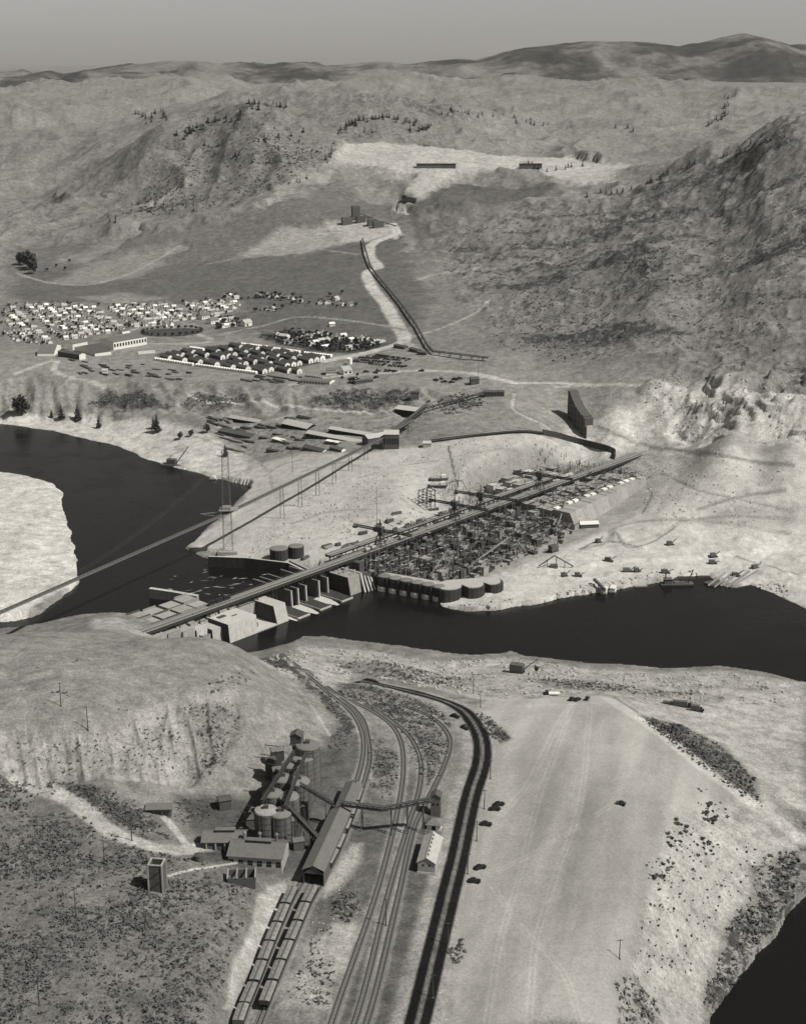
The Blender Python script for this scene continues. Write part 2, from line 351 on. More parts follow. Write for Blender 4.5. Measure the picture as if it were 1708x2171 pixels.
ROADS = [
 ([(35,1652),(110,1678),(180,1718),(230,1763),(300,1788),(370,1803),(430,1796),(490,1790)], 8.0, .36),
 ([(345,1728),(370,1758),(395,1790)], 3.2, .36), ([(360,1858),(400,1846),(450,1838),(500,1830)], 1.6, .4),
 ([(830,478),(838,497),(790,518),(785,545),(802,566),(778,578),(790,610),(820,650),(843,690),(855,722),(800,742),(690,765)], 15, .42),
 ([(850,440),(868,462),(840,455)], 9, .33),
 ([(855,722),(890,745),(930,755)], 8, .32), ([(620,815),(700,800),(800,792),(900,786),(1000,792),(1090,812)], 9, .36),
 ([(400,838),(560,850),(700,866),(840,868)], 4, .36), ([(880,712),(950,690),(1010,662),(1035,640)], 5, .3), ([(890,590),(960,570),(1010,560)], 6, .27),
 ([(35,792),(80,775),(120,765),(115,785),(150,800),(230,815)], 6, .36), ([(260,706),(330,690),(440,715),(420,728),(300,728)], 7, .3),
 ([(860,700),(780,685),(640,672),(560,690),(470,708)], 5, .24), ([(35,580),(110,600),(200,602),(290,575),(380,525)], 5, .27),
 ([(1480,858),(1530,868),(1590,885),(1670,902)], 12, .46), ([(1270,905),(1330,930),(1420,950),(1530,968),(1680,988)], 4, .24),
 ([(1230,1165),(1290,1148),(1300,1120),(1370,1105),(1480,1103),(1670,1130)], 5, .3), ([(1290,1160),(1380,1140),(1440,1112)], 5, .38),
 ([(1230,1165),(1262,1150),(1310,1150),(1350,1160)], 2.5, .2), ([(1300,1125),(1330,1160),(1380,1150),(1430,1118)], 2, .22), ([(1400,1000),(1480,1040),(1570,1060),(1680,1085)], 2.5, .25), ([(1480,1080),(1560,1055),(1660,1040)], 4, .26), ([(1440,1105),(1540,1095),(1670,1100)], 3, .25), ([(1350,990),(1380,1040),(1360,1090)], 2, .25), ([(1560,1180),(1620,1200),(1690,1220)], 2.5, .2), ([(560,1010),(600,985),(640,975)], 2, .22), ([(640,1000),(700,985),(760,975)], 1.8, .22), ([(1230,940),(1290,955),(1320,985)], 3, .3), ([(400,920),(480,950),(560,990),(580,1040)], 3, .3), ([(950,945),(962,1000),(965,1012)], 1.6, .1), ([(930,1030),(1000,1010),(1010,1008)], 2, .1), ([(620,1110),(700,1085),(780,1080)], 3, .28),
 ([(1060,1270),(1200,1210),(1330,1190),(1500,1180),(1670,1160)], 8, .48),
 ([(1292,1484),(1400,1556),(1500,1636),(1600,1706),(1690,1775)], 9, .40), ([(1300,1478),(1410,1549),(1510,1628),(1560,1668)], 1.2, .12),
 ([(1060,1428),(1200,1446),(1330,1470),(1500,1496),(1680,1540)], 4, .28),
 ([(1180,985),(1050,990),(940,1002)], 2, .3), ([(700,975),(820,990),(1100,945)], 1.6, .25),
 ([(560,1400),(640,1470),(700,1560)], 1.5, .28), ([(640,1375),(760,1420)], 3, .24),
 ([(620,880),(520,905),(460,905)], 5, .3), ([(1090,835),(1090,870),(1150,900),(1180,925)], 3, .36), ([(1180,820),(1300,815),(1400,820)], 6, .34),
 ([(1090,812),(1180,812),(1260,818)], 6, .38), ([(440,560),(640,530),(760,540)], 5, .2), ([(40,660),(140,690),(260,700)], 5, .26),
 ([(100,642),(240,660),(420,690)], 4, .25), ([(35,680),(160,712)], 4, .25), ([(260,640),(380,655),(500,648)], 4, .24),
]
for px, w, a in ROADS:
    m = line(smooth(px), w, max(.15 * w, .3), .1 * w)
    ALB += (a - ALB) * m; SCR *= 1 - m; REL *= 1 - .8 * m
def offset(pts, d):
    p = np.array(pts); t = np.gradient(p, axis=0); t /= np.linalg.norm(t, axis=1)[:, None]
    return [tuple(q) for q in p + d * np.stack([t[:, 1], -t[:, 0]], 1)]
# graded streaks and wheel tracks on the bare terrace
tz = zone([(940,2200),(975,1850),(1035,1640),(1040,1560),(1040,1482),(1290,1478),(1400,1560),(1560,1690),(1420,1740),(1390,1850),(1330,2030),(1330,2200)], 8, 6)
ALB *= 1 + tz * (.30 * fbm(FX * 1.0 - FY * .25, FY * .14, 9, 4, 48) + .22 * fbm(FX, FY, 70, 3, 49))
for px in ([(1030,2170),(1060,2000),(1100,1860),(1140,1700),(1190,1560),(1215,1490)], [(1120,2170),(1135,2000),(1180,1850),(1230,1700),(1250,1500)], [(1060,1730),(1120,1660),(1180,1540),(1212,1490)], [(1030,1850),(1090,1830),(1180,1780),(1290,1710)], [(1060,1500),(1150,1495),(1290,1490)], [(1045,1880),(1100,1960),(1190,2060),(1230,2170)]):
    w_ = [tuple(gp(u, v).xy) for u, v in smooth(px)]
    for d in (-.9, .9): ALB *= 1 + .16 * line(offset(w_, d), .9, .4, .3, world=True)
# the oiled main road: two dark lanes with a pale strip between them
MAIN = smooth([(850,2300),(891,2140),(935,1960),(969,1822),(997,1693),(1018,1625),(1022,1585),(1013,1548),(988,1512),(955,1492),(912,1477),(841,1459),(791,1448),(765,1443)], 8)
MAINW = [tuple(gp(u, v).xy) for u, v in MAIN]


# gravel tracks under the rails
TRK = {
 'a': [(478,2262),(527,2131),(583,1990),(612,1922),(640,1870),(690,1790),(722,1735),(750,1672),(766,1622),(771,1580),(764,1543),(746,1512),(718,1487),(690,1465),(655,1435),(620,1405),(596,1388)],
 'b': [(520,2262),(569,2123),(622,1995),(655,1919),(688,1860),(710,1820),(730,1773),(756,1705),(776,1645),(784,1605),(780,1565),(770,1530),(748,1502),(718,1480)],
 'c': [(672,2262),(722,2113),(794,1907),(833,1764),(850,1680),(855,1620),(850,1575),(832,1541),(800,1516),(765,1497),(718,1474),(690,1456)],
 'd': [(718,2262),(769,2113),(820,1907),(861,1764),(885,1690),(893,1640),(888,1600),(868,1562),(838,1535),(800,1508),(770,1491)],
 'e': [(746,2262),(794,2113),(843,1907),(875,1764),(905,1700),(938,1632),(954,1580),(945,1550),(918,1524),(885,1508),(845,1493)],
}
TW = {}
for k, px in TRK.items():
    TW[k] = [tuple(gp(u, v).xy) for u, v in smooth(px, 7)]
    m = line(TW[k], 4.2, 1.0, .4, world=True)
    ALB += (.25 - ALB) * m * .75; SCR *= 1 - m; REL *= 1 - m
MOT *= 1 - .45 * zone([(540,985),(640,962),(780,962),(900,940),(1100,918),(1220,945),(1200,990),(1050,1060),(800,1150),(700,1200),(520,1205),(390,1160),(530,1050)], 8, 6)
MOT *= 1 - .4 * zone([(980,1250),(1060,1200),(1200,1130),(1330,1000),(1500,940),(1800,960),(1800,1330),(1670,1280),(1590,1245),(1440,1225),(1250,1262),(1060,1300),(940,1295)], 8, 6)
MOT *= 1 - .8 * zone([(940,2200),(975,1850),(1035,1640),(1040,1560),(1040,1482),(1290,1478),(1400,1560),(1560,1690),(1420,1740),(1390,1850),(1330,2030),(1330,2200)], 8, 6)
m = line(MAINW, 17, 2, .3, world=True); REL *= 1 - m; SCR *= 1 - m; ALB += (.26 - ALB) * m
for d in (-2.35, 2.35):
    m = line(offset(MAINW, d), 3.7, .45, .12, world=True); ALB += (.010 - ALB) * m
m = line(MAINW, 1.5, .4, .1, world=True); ALB += (.13 - ALB) * m

# the excavated dam pit, levelled along the axis of the trestle
_L = at(300, 1335, 17.0); _R = at(1340, 965, 17.0); _a = math.atan2(_R.y - _L.y, _R.x - _L.x)
PS = (FX - _L.x) * math.cos(_a) + (FY - _L.y) * math.sin(_a); PT = (FX - _L.x) * math.sin(_a) - (FY - _L.y) * math.cos(_a)
PS = PS + WNX * 3; PT = PT + WNY * 2
tgt = np.interp(PS, [170, 360, 440, 500, 545, 570], [2, 3, 5.5, 11, 16, 19])
up_t = np.interp(PS, [170, 330, 390, 470, 520], [-20, -24, -56, -52, -14]); dn_t = np.interp(PS, [170, 240, 366, 490, 545], [30, 72, 72, 44, 8])
PW = sstep(168, 182, PS) * (1 - sstep(545, 572, PS)) * sstep(-8, 4, PT - up_t) * (1 - sstep(-4, np.interp(PS, [170, 360, 420, 500], [12, 14, 30, 22]), PT - dn_t))
BASE = np.where(dw > 0, BASE, np.minimum(BASE, BASE + (tgt - BASE) * PW))
ALB += (.2 - ALB) * np.clip(PW, 0, 1) * .8
# relief on top of the broad shape
big = sstep(1500, 2300, FY)
lf = fbm(FX, FY, 34, 5, 21, .6) * 1.15 * REL * (1 + 1.6 * big) + fbm(FX, FY, 7, 3, 23) * .55 * np.clip(REL, 0, .6)
al = .93 * FX - .37 * FY; ac = .37 * FX + .93 * FY
ero = sstep(1850, 2500, FY) * (1 - sstep(5200, 5600, FY)) * sstep(.28, .48, REL)
erod = (ridged(FX + 60 * fbm(FX, FY, 300, 2, 4), FY * .9 + 60 * fbm(FX, FY, 300, 2, 6), 330, 5, 12) - .42) * 62 * ero
rg = (ridged(FX * .8 + FY * .3, FY, 95, 4, 33) - .45) * np.clip(REL - .45, 0, 2) * 10 * (0.35 + .65 * big)
up = np.clip((-dw - 1) / 10, 0, 1)
ROUGHHILL = zone([(1360,830),(1420,780),(1560,770),(1800,780),(1800,960),(1640,930),(1540,920),(1450,930),(1400,900)], 6, 6)
_f = fbm(FX, FY * 1.1, 75, 4, 55) * 5; _k = np.floor(_f); ledge = (_k + sstep(.62, .9, _f - _k)) * 4.6 * ROUGHHILL
crag = ledge + .55 * (ridged(FX, FY * 1.2, 22, 4, 51) - .5) * 13 * ROUGHHILL * (.4 + 1.2 * vnoise(FX / 60, FY / 60, 5))
gul = zone([(-150,1545),(190,1548),(285,1518),(430,1476),(510,1470),(540,1520),(470,1600),(400,1665),(200,1655),(-150,1640)], 5, 4)
gully = -(1 - ridged(FX * 1.5 + FY * .45, FY * .28, 12, 4, 71)) * 4.2 * gul - np.abs(fbm((FX + FY) * 1.2, (FX - FY) * .25, 15, 3, 73)) * 3.0 * zone([(1400,1720),(1520,1720),(1640,1820),(1560,1900),(1490,2080),(1330,2180),(1350,1980)], 6, 4)
hillr = zone([(930,460),(1100,440),(1350,400),(1560,315),(1760,230),(1800,800),(1500,790),(1300,750),(1100,720),(1000,640),(920,560)], 20, 10)
knobs = ((ridged(ac + 14 * fbm(FX, FY, 120, 2, 8), al * .22, 85, 5, 91) - .45) * 26 + (ridged(FX, FY, 44, 5, 95) - .45) * 11) * hillr * (1 - .0 * ero)
farh = sstep(3400, 4200, FY)
swell = fbm(FX, FY, 420, 4, 61) * (10 * sstep(1900, 2900, FY) + 6 * farh) + fbm(FX, FY, 1300, 3, 67) * 36 * sstep(4000, 5200, FY)
piles = np.clip(fbm(FX, FY, 11, 3, 81), 0, 1) * 2.4 * zone([(1000,1240),(1060,1200),(1250,1130),(1480,1110),(1800,1140),(1800,1300),(1590,1235),(1440,1215),(1250,1250),(1060,1285)], 6, 4)
bluff = zone([(-60,802),(300,806),(640,822),(900,826),(960,850),(880,882),(640,878),(350,878),(-60,872)], 4, 3)
bg = -np.abs(fbm(FX * 1.0 + FY * .3, FY * .22, 22, 4, 75)) * 9.0 * bluff + (ridged(FX, FY, 40, 4, 77) - .45) * 4 * bluff
GZ = (BASE + (bg + lf + rg + erod * (1 - hillr) + crag + gully + knobs + swell + piles) * up).reshape(NR, NC)
GZ = np.where((GZ < .12) & (dw.reshape(NR, NC) < 0), .12, GZ)

def tint_value(nt, val_socket, tint=(1.0, .975, .925)):
    s = nt.nodes.new('ShaderNodeVectorMath'); s.operation = 'SCALE'; s.inputs[0].default_value = tint
    nt.links.new(val_socket, s.inputs['Scale']); return s.outputs[0]
def mathn(nt, op, a, b=None, c=None, clamp=False):
    nd = nt.nodes.new('ShaderNodeMath'); nd.operation = op; nd.use_clamp = clamp
    for i, q in enumerate((a, b, c)):
        if q is None: continue
        if isinstance(q, (int, float)): nd.inputs[i].default_value = q
        else: nt.links.new(q, nd.inputs[i])
    return nd.outputs[0]
def noise(nt, vec, scale, detail=3, rough=.55):
    nd = nt.nodes.new('ShaderNodeTexNoise'); nd.inputs['Scale'].default_value = scale
    nd.inputs['Detail'].default_value = detail; nd.inputs['Roughness'].default_value = rough
    nt.links.new(vec, nd.inputs['Vector']); return nd.outputs[0]
def ramp(nt, val, a, b):
    nd = nt.nodes.new('ShaderNodeMapRange'); nd.interpolation_type = 'SMOOTHSTEP'
    nt.links.new(val, nd.inputs['Value'])
    for i, q in ((1, a), (2, b)):
        if isinstance(q, (int, float)): nd.inputs[i].default_value = q
        else: nt.links.new(q, nd.inputs[i])
    return nd.outputs[0]
def ground_material():
    m = bpy.data.materials.new('dry_earth_and_scrub'); m.use_nodes = True; nt = m.node_tree
    bs = nt.nodes['Principled BSDF']; bs.inputs['Roughness'].default_value = .95; bs.inputs['Specular IOR Level'].default_value = .08
    pos = nt.nodes.new('ShaderNodeNewGeometry').outputs['Position']
    def attr(nm):
        q = nt.nodes.new('ShaderNodeAttribute'); q.attribute_name = nm; return q.outputs['Fac']
    alb, scr = attr('albedo'), attr('scrub')
    fine = noise(nt, pos, .9, 5, .8); mid = noise(nt, pos, .12, 9, .78); wide = noise(nt, pos, .018, 9, .72)
    spk = noise(nt, pos, .6, 4, .7); clump = noise(nt, pos, .07, 4, .6)
    # soil: pale and dark earth, pebbles
    mo = attr('mottle')
    v = mathn(nt, 'ADD', 1.0, mathn(nt, 'MULTIPLY', mathn(nt, 'MULTIPLY_ADD', mid, 2.5, -1.25), mo))
    v = mathn(nt, 'MULTIPLY', v, mathn(nt, 'ADD', 1.0, mathn(nt, 'MULTIPLY', mathn(nt, 'MULTIPLY_ADD', fine, 2.2, -1.1), mathn(nt, 'MULTIPLY_ADD', mo, .6, .4))))
    v = mathn(nt, 'MULTIPLY', v, mathn(nt, 'ADD', 1.0, mathn(nt, 'MULTIPLY', mathn(nt, 'MULTIPLY_ADD', wide, .9, -.45), mathn(nt, 'MULTIPLY_ADD', mo, .6, .4))))
    soil = mathn(nt, 'MULTIPLY', alb, mathn(nt, 'MAXIMUM', v, .25))
    # scrub: speckles whose cover follows the scrub attribute
    s = mathn(nt, 'ADD', mathn(nt, 'ADD', mathn(nt, 'MULTIPLY', spk, .42), mathn(nt, 'MULTIPLY', noise(nt, pos, .17, 3, .6), .36)), mathn(nt, 'MULTIPLY', clump, .22))
    th = mathn(nt, 'SUBTRACT', .69, mathn(nt, 'MULTIPLY', scr, .42))
    cov = ramp(nt, s, th, mathn(nt, 'ADD', th, .06))
    mix = nt.nodes.new('ShaderNodeMix'); mix.data_type = 'FLOAT'
    nt.links.new(cov, mix.inputs['Factor']); nt.links.new(soil, mix.inputs[2])
    nt.links.new(mathn(nt, 'MULTIPLY', mathn(nt, 'MULTIPLY_ADD', soil, .22, .022), 1.0), mix.inputs[3])
    nt.links.new(tint_value(nt, mix.outputs[0]), bs.inputs['Base Color'])
    bp = nt.nodes.new('ShaderNodeBump'); bp.inputs['Strength'].default_value = .55; bp.inputs['Distance'].default_value = 1.2
    nt.links.new(mathn(nt, 'ADD', mathn(nt, 'ADD', mathn(nt, 'MULTIPLY', mid, 1.6), mathn(nt, 'MULTIPLY', mathn(nt, 'MULTIPLY', noise(nt, pos, .035, 4, .6), 6.0), mo)), mathn(nt, 'ADD', mathn(nt, 'MULTIPLY', cov, .5), mathn(nt, 'MULTIPLY', fine, .25))), bp.inputs['Height'])
    nt.links.new(bp.outputs[0], bs.inputs['Normal'])
    return m
# scrub gathers in long bands across the right hand hill
bnd = sstep(.05, .3, fbm(ac * 1.0 + 10 * fbm(FX, FY, 90, 2, 18), al * .25, 38, 5, 97, .62)) * hillr
SCR += .2 * bnd; ALB *= 1 - .16 * bnd
pt_ = sstep(.1, .3, fbm(FX, FY, 55, 5, 99, .62)) * sstep(2300, 2900, FY) * (1 - hillr); SCR += .14 * pt_; ALB *= 1 - .08 * pt_
idx = np.arange(NR * NC).reshape(NR, NC)
quads = np.stack([idx[:-1, :-1], idx[:-1, 1:], idx[1:, 1:], idx[1:, :-1]], -1).reshape(-1, 4)
gm = bpy.data.meshes.new('ground')
gm.vertices.add(NR * NC)
gm.vertices.foreach_set('co', np.stack([GX.ravel(), GY.ravel(), GZ.ravel()], -1).astype(np.float32).ravel())
gm.loops.add(quads.size); gm.loops.foreach_set('vertex_index', quads.astype(np.int32).ravel())
gm.polygons.add(len(quads)); gm.polygons.foreach_set('loop_start', np.arange(0, quads.size, 4, dtype=np.int32))
gm.polygons.foreach_set('loop_total', np.full(len(quads), 4, np.int32))
gm.polygons.foreach_set('use_smooth', np.ones(len(quads), bool))
for nm, arr in (('albedo', ALB), ('scrub', SCR), ('mottle', MOT)):
    a = gm.attributes.new(nm, 'FLOAT', 'POINT'); a.data.foreach_set('value', arr.astype(np.float32))
gm.update(); gm.validate()
gm.materials.append(ground_material())
ground = bpy.data.objects.new('ground', gm); COL.objects.link(ground); ground['kind'] = 'structure'

# ---------------------------------------------------------------- far mountains: a ridge with spurs behind the plateau
MS = np.array([(-400,160),(35,162),(110,150),(135,158),(200,147),(260,139),(330,135),(420,131),(470,138),(520,133),(560,140),(640,132),(690,140),(760,136),(800,131),(860,137),(920,130),(970,127),(1010,130),(1050,118),(1110,100),(1180,94),(1240,88),(1300,92),(1370,92),(1430,101),(1480,92),(1530,78),(1575,70),(1620,80),(1670,96),(1760,90),(1900,110),(2300,130)], float)
def ridge(name, D0, sil, depth, seed, alb):
    cols = np.arange(-500, 2250, 7.0); vv = np.interp(cols, sil[:, 0], sil[:, 1])
    top = np.array([tuple(atD(u, v, D0)) for u, v in zip(cols, vv)])
    rows = np.linspace(-1, 1, 41); V = []
    for r_ in rows:
        X = top[:, 0] * (1 + .02 * r_); Y = np.full_like(X, D0 + r_ * depth)
        prof = (1 - abs(r_) ** 1.1)
        nz = (ridged(X, Y, 900, 5, seed) - .4) * 150 * (1 - prof) ** .6 * prof ** .4 * 1.6 + fbm(X, Y, 200, 5, seed + 7, .6) * 34 * (1 - prof * .75)
        Z = 210 + (top[:, 2] - 210) * prof + nz
        V.append(np.stack([X, Y, Z], -1))
    V = np.array(V); nr, nc = V.shape[:2]; ii = np.arange(nr * nc).reshape(nr, nc)
    q = np.stack([ii[:-1, :-1], ii[:-1, 1:], ii[1:, 1:], ii[1:, :-1]], -1).reshape(-1, 4)
    me = bpy.data.meshes.new(name); me.from_pydata(V.reshape(-1, 3).tolist(), [], q.tolist()); me.polygons.foreach_set('use_smooth', np.ones(len(q), bool))
    m = bpy.data.materials.new('wooded_mountain'); m.use_nodes = True; nt = m.node_tree; bs = nt.nodes['Principled BSDF']
    bs.inputs['Roughness'].default_value = 1; bs.inputs['Specular IOR Level'].default_value = 0
    pos = nt.nodes.new('ShaderNodeNewGeometry').outputs['Position']
    f = ramp(nt, noise(nt, pos, .0022, 9, .72), .40, .62)
    g = mathn(nt, 'MULTIPLY', mathn(nt, 'MULTIPLY_ADD', f, alb * 1.5, alb * .55), mathn(nt, 'MULTIPLY_ADD', noise(nt, pos, .02, 7, .75), 1.6, .2))
    nt.links.new(tint_value(nt, g), bs.inputs['Base Color'])
    me.materials.append(m); o = bpy.data.objects.new(name, me); COL.objects.link(o); o['kind'] = 'structure'
ridge('mountain', 8200, MS, 1500, 3, .085)

# ---------------------------------------------------------------- water
def water_material():
    m = bpy.data.materials.new('river_water'); m.use_nodes = True; nt = m.node_tree; bs = nt.nodes['Principled BSDF']
    bs.inputs['Base Color'].default_value = (.007, .0068, .0064, 1); bs.inputs['Roughness'].default_value = .2
    bs.inputs['IOR'].default_value = 1.33; bs.inputs['Specular IOR Level'].default_value = .25
    pos = nt.nodes.new('ShaderNodeNewGeometry').outputs['Position']
    bp = nt.nodes.new('ShaderNodeBump'); bp.inputs['Strength'].default_value = .3; bp.inputs['Distance'].default_value = .5
    rr_ = ramp(nt, noise(nt, pos, .03, 5, .65), .35, .65); nt.links.new(mathn(nt, 'MULTIPLY_ADD', rr_, .22, .08), bs.inputs['Roughness'])
    nt.links.new(noise(nt, pos, .35, 4, .6), bp.inputs['Height']); nt.links.new(bp.outputs[0], bs.inputs['Normal'])
    return m
wm = bpy.data.meshes.new('river')
wm.from_pydata([(-900, 300, 0), (900, 300, 0), (900, 1700, 0), (-900, 1700, 0)], [], [(0, 1, 2, 3)])
wm.materials.append(water_material())
river = bpy.data.objects.new('river', wm); COL.objects.link(river); river['kind'] = 'structure'

# ---------------------------------------------------------------- haze: the air of the valley
HAZE_DENSITY = 1.5e-5
HAZE = True
# ---------------------------------------------------------------- building blocks
class MB:
    """collects boxes, beams, drums and prisms; build() links them as one mesh object"""
    def __init__(s): s.v = []; s.f = []; s.m = []
    def face(s, pts, m=0):
        k = len(s.v); s.v += [tuple(p) for p in pts]; s.f.append(tuple(range(k, k + len(pts)))); s.m.append(m)
    def hexa(s, b, t, m=0, mt=None):
        k = len(s.v); n = len(b); s.v += [tuple(p) for p in b] + [tuple(p) for p in t]
        s.f.append(tuple(k + i for i in reversed(range(n)))); s.m.append(m)
        s.f.append(tuple(k + n + i for i in range(n))); s.m.append(m if mt is None else mt)
        for i in range(n):
            j = (i + 1) % n; s.f.append((k + i, k + j, k + n + j, k + n + i)); s.m.append(m)
    def box(s, x0, x1, y0, y1, z0, z1, m=0, mt=None):
        c = ((x0, y0), (x1, y0), (x1, y1), (x0, y1))
        s.hexa([(x, y, z0) for x, y in c], [(x, y, z1) for x, y in c], m, mt)
    def prism(s, poly, z0, z1, m=0, mt=None):
        s.hexa([(x, y, z0) for x, y in poly], [(x, y, z1) for x, y in poly], m, mt)
    def beam(s, p, q, w, h=None, m=0):
        h = h or w; p = Vector(p); q = Vector(q); d = (q - p)
        if d.length < 1e-6: return
        d.normalize(); up = Vector((0, 0, 1)) if abs(d.z) < .95 else Vector((1, 0, 0))
        a = d.cross(up).normalized() * (w / 2); b = a.cross(d).normalized() * (h / 2)
        s.hexa([p - a - b, p + a - b, p + a + b, p - a + b], [q - a - b, q + a - b, q + a + b, q - a + b], m)
    def drum(s, x, y, z0, z1, r, n=16, r2=None, m=0, mt=None):
        r2 = r if r2 is None else r2
        c = [(math.cos(2 * math.pi * i / n), math.sin(2 * math.pi * i / n)) for i in range(n)]
        s.hexa([(x + a * r, y + b * r, z0) for a, b in c], [(x + a * r2, y + b * r2, z1) for a, b in c], m, mt)
    def gable(s, x0, x1, y0, y1, z0, ze, zr, mw=0, mr=1, over=.35, axis='x'):
        """walls with a pitched roof whose ridge runs along axis"""
        if axis == 'x':
            ym = (y0 + y1) / 2
            s.hexa([(x0, y0, z0), (x1, y0, z0), (x1, y1, z0), (x0, y1, z0)], [(x0, y0, ze), (x1, y0, ze), (x1, y1, ze), (x0, y1, ze)], mw)
            for x in (x0, x1): s.face([(x, y0, ze), (x, y1, ze), (x, ym, zr)] if x == x1 else [(x, y1, ze), (x, y0, ze), (x, ym, zr)], mw)
            o = over; t = .18; dz = (zr - ze) / ((y1 - y0) / 2) * o
            for sg, ye in ((-1, y0 - o), (1, y1 + o)):
                a = [(x0 - o, ye, ze - dz + .02), (x1 + o, ye, ze - dz + .02), (x1 + o, ym, zr + .02), (x0 - o, ym, zr + .02)]
                b = [(p[0], p[1], p[2] + t) for p in a]
                if sg > 0: a.reverse(); b.reverse()
                s.hexa(a, b, mr)
        else:
            k = len(s.v); s.gable(y0, y1, x0, x1, z0, ze, zr, mw, mr, over, 'x')
            s.v[k:] = [(p[1], p[0], p[2]) for p in s.v[k:]]
            # mirrored: flip windings of what was added
            for i, f in enumerate(s.f):
                if f[0] >= k: s.f[i] = tuple(reversed(f))
    def mesh(s, name, mats, smooth=False):
        me = bpy.data.meshes.new(name); me.from_pydata(s.v, [], s.f)
        for m in (mats if isinstance(mats, (list, tuple)) else [mats]): me.materials.append(MAT[m] if isinstance(m, str) else m)
        me.polygons.foreach_set('material_index', s.m)
        if smooth: me.polygons.foreach_set('use_smooth', [True] * len(s.f))
        me.update(); return me
    def build(s, name, mats, parent=None, smooth=False, loc=None):
        return link(name, s.mesh(name, mats, smooth), parent, loc)
def link(name, me, parent=None, loc=None, rz=0):
    o = bpy.data.objects.new(name, me); COL.objects.link(o)
    if parent is not None: o.parent = parent
    if loc is not None: o.location = loc
    if rz: o.rotation_euler = (0, 0, rz)
    return o
def tag(o, label, cat, group=None):
    o['label'] = label; o['category'] = cat
    if 'kind' not in o: o['kind'] = 'thing'
    if group: o['group'] = group
    return o
def thing(name, label, cat, loc=(0, 0, 0), rz=0, group=None):
    o = bpy.data.objects.new(name, None); COL.objects.link(o); o.location = loc; o.rotation_euler = (0, 0, rz)
    o.empty_display_size = .5
    return tag(o, label, cat, group)
def dup(o, loc, rz=0, label=None, sc=1.0, parent=None):
    c = o.copy(); COL.objects.link(c)
    if parent is None:
        c.location = loc; c.rotation_euler = (0, 0, rz); c.scale = (sc, sc, sc) if not isinstance(sc, tuple) else sc
    else: c.parent = parent
    if label: c['label'] = label
    for ch in [q for q in ALLKIDS.get(o.name, ())]:
        dup(ch, None, parent=c)
    return c
ALLKIDS = {}
def kids(o):
    """remember a prototype's parts so that copies need no search"""
    ks = [q for q in bpy.data.objects if q.parent == o]
    if ks:
        ALLKIDS[o.name] = ks
        for q in ks: kids(q)
def G(u, v): return gp(u, v)
def gz(x, y): return float(hgt(x, y))
def ZC(reg, x, y):
    """pixel of an enlarged crop (x0, y0, enlargement) back to working pixels"""
    return ((reg[0] + x / reg[2]) * .86833, (reg[1] + y / reg[2]) * .86833)
def ang(p, q): return math.atan2(q[1] - p[1], q[0] - p[0])

MAT = {}
def mat(name, alb, rough=.8, var=.35, scale=.5, spec=.2, streak=None, metal=0, fine=None, bump=0):
    m = bpy.data.materials.new(name); m.use_nodes = True; nt = m.node_tree; bs = nt.nodes['Principled BSDF']
    bs.inputs['Roughness'].default_value = rough; bs.inputs['Specular IOR Level'].default_value = spec; bs.inputs['Metallic'].default_value = metal
    pos = nt.nodes.new('ShaderNodeNewGeometry').outputs['Position']
    oi = nt.nodes.new('ShaderNodeObjectInfo').outputs['Random']
    n1 = noise(nt, pos, scale, 4, .6)
    v = mathn(nt, 'MULTIPLY_ADD', n1, 2 * var, 1 - var)
    if streak:                                   # rain streaks and board lines running down the face
        mp = nt.nodes.new('ShaderNodeMapping'); mp.inputs['Scale'].default_value = (1, 1, streak)
        nt.links.new(pos, mp.inputs['Vector'])
        v = mathn(nt, 'MULTIPLY', v, mathn(nt, 'MULTIPLY_ADD', noise(nt, mp.outputs[0], 1.1, 3, .6), .9, .55))
    if fine: v = mathn(nt, 'MULTIPLY', v, mathn(nt, 'MULTIPLY_ADD', noise(nt, pos, fine, 3, .6), .7, .65))
    v = mathn(nt, 'MULTIPLY', v, mathn(nt, 'MULTIPLY_ADD', oi, .24, .88))
    v = mathn(nt, 'MULTIPLY', v, alb)
    nt.links.new(tint_value(nt, v), bs.inputs['Base Color'])
    if bump:
        bp = nt.nodes.new('ShaderNodeBump'); bp.inputs['Strength'].default_value = .5; bp.inputs['Distance'].default_value = bump
        nt.links.new(noise(nt, pos, 2.5, 3), bp.inputs['Height']); nt.links.new(bp.outputs[0], bs.inputs['Normal'])
    MAT[name] = m
mat('concrete', .29, .9, .22, .25, streak=.12, fine=1.4)
mat('pale_concrete', .42, .9, .15, .25, streak=.15, fine=1.6)
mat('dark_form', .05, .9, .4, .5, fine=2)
mat('deck_plank', .30, .9, .25, .5, fine=2)
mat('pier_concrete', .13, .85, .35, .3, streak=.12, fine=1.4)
mat('wet_concrete', .05, .5, .4, .3, fine=1.2)
mat('formwork_timber', .07, .9, .4, .4, fine=2)
mat('weathered_timber', .09, .9, .35, .6, fine=2)
mat('pale_timber', .24, .9, .3, .5, fine=2)
mat('dark_steel', .035, .6, .4, .6, spec=.4)
mat('grey_steel', .12, .6, .3, .6, spec=.4)
mat('rusty_sheet_pile', .045, .75, .5, .3, streak=.1, fine=2)
mat('roof_iron', .38, .6, .25, .35, spec=.35, fine=1.2)
mat('roof_dark', .075, .8, .3, .5, fine=1.5)
mat('roof_grey', .13, .75, .25, .4, fine=1.5)
mat('white_paint', .70, .7, .10, .5)
mat('cream_wall', .32, .8, .2, .5, fine=2)
mat('dark_wall', .09, .8, .3, .5, fine=2)
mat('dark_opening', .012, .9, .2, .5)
mat('window_glass', .03, .15, .2, .5, spec=.5)
mat('silo_concrete', .11, .85, .3, .3, streak=.12, fine=1.2)
mat('silo_top', .16, .9, .2, .4, fine=1.5)
mat('car_paint_black', .012, .3, .2, 1, spec=.5)
